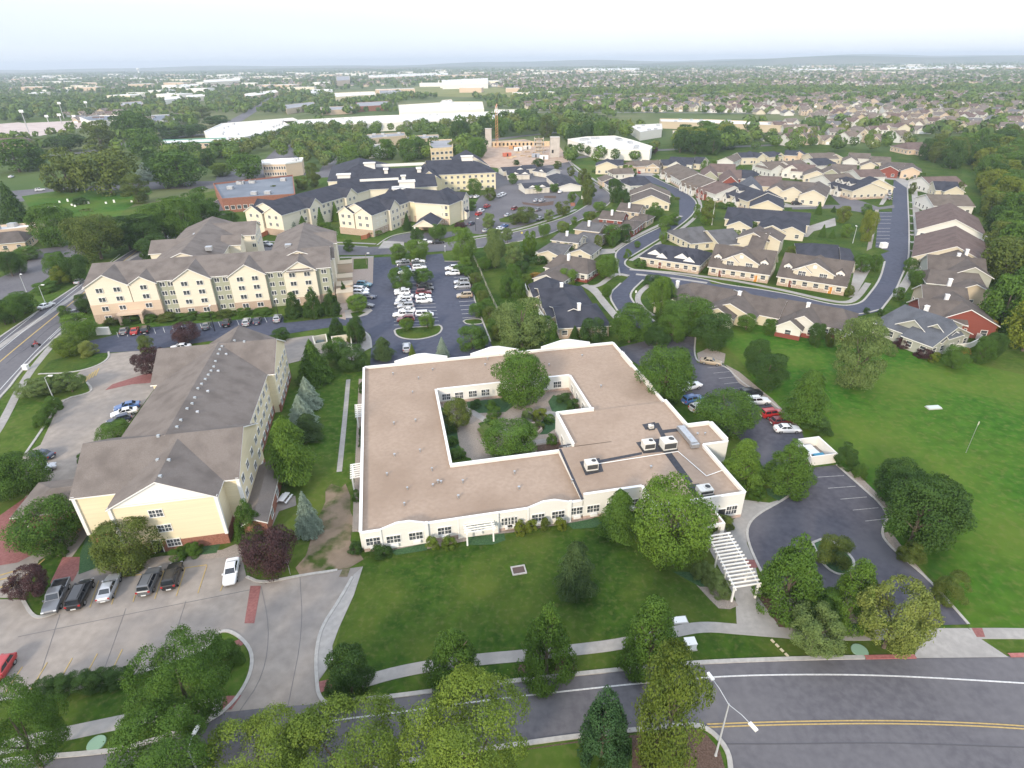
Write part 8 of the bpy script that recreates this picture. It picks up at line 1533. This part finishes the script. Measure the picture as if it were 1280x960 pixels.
def scatter(n, y0, y1, hmin, hmax, rule):
    for _ in range(n):
        y = math.sqrt(r_.uniform(y0*y0, y1*y1)); x = r_.uniform(-.98, .98)*(y+60); px_, py_, _d = proj(x, y, 0)
        if not rule(px_, py_, x, y): continue
        if any(inpoly(x, y, q) for q in NOT) or (y < 1400 and any(inpoly(x, y, q) for q in FOOT)) or blocked(x, y, 7): continue
        trees.append((x, y, r_.uniform(hmin, hmax)))
dens = lambda x, y: .5+.5*math.sin(x/170+1.3*math.sin(y/260))*math.sin(y/210+1.1*math.sin(x/330))
scatter(11500, 430, 1500, 5.5, 12, lambda p, q, x, y: (q < 143 or any(inpoly(x, y, k) for k in ALLOW)) and r_.random() < (.35+.65*dens(x, y) if p > 640 else .45+.55*dens(x,y)))
scatter(14000, 1500, 3200, 5.5, 11, lambda p, q, x, y: r_.random() < (.25+.75*dens(x, y)))
scatter(9000, 3200, 6500, 8, 14, lambda p, q, x, y: r_.random() < .3+.7*dens(x*.5, y*.5))
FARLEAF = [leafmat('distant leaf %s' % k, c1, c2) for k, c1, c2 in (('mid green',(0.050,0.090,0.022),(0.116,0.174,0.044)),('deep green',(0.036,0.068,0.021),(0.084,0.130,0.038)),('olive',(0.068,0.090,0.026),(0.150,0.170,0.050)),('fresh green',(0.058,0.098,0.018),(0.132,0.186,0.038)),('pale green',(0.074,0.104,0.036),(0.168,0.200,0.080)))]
def mass(items, nq, size, seed):
    rg = np.random.default_rng(seed); n = len(items); P = np.array(items); Hh = P[:, 2]; Wd = Hh*rg.uniform(.7, 1.15, n)
    d = unit(n*nq, rg).reshape(n, nq, 3); d[:, :, 2] = d[:, :, 2]*.8+.15; k = rg.uniform(.75, 1.05, (n, nq, 1)); q = d*k
    pos = np.empty_like(q); pos[:, :, 0] = P[:, 0, None]+q[:, :, 0]*Wd[:, None]*.5; pos[:, :, 1] = P[:, 1, None]+q[:, :, 1]*Wd[:, None]*.5; pos[:, :, 2] = Hh[:, None]*(.52+.46*q[:, :, 2])
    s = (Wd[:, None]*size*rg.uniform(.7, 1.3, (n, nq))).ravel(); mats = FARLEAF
    me = quads_mesh('foliage', pos.reshape(-1, 3), d.reshape(-1, 3)+.35*rg.normal(size=(n*nq, 3)), rg.normal(size=(n*nq, 3)), s, s*.8, mats)
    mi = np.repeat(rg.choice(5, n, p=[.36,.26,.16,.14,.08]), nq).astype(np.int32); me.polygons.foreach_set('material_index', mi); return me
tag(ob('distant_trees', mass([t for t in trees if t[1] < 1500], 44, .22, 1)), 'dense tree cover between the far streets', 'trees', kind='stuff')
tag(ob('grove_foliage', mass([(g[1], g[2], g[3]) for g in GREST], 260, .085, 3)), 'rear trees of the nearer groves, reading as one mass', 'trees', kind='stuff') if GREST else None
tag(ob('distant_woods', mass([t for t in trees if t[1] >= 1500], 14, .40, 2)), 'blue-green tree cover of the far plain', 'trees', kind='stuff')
# ---------------------------------------------------------------- air
b = MB(); b.box(-16500, 16500, -600, 16500, -4, 128)
hz = b.build('haze', bpy.data.materials.new('haze air')); tag(hz, 'thin summer haze', 'haze', kind='stuff'); m = hz.data.materials[0]; m.use_nodes = True; n = m.node_tree; n.nodes.remove(n.nodes['Principled BSDF'])
pv = n.nodes.new('ShaderNodeVolumePrincipled'); pv.inputs['Color'].default_value = (.80, .90, 1.0, 1); pv.inputs['Density'].default_value = 1.45e-4; pv.inputs['Anisotropy'].default_value = .2
n.links.new(pv.outputs['Volume'], n.nodes['Material Output'].inputs['Volume'])
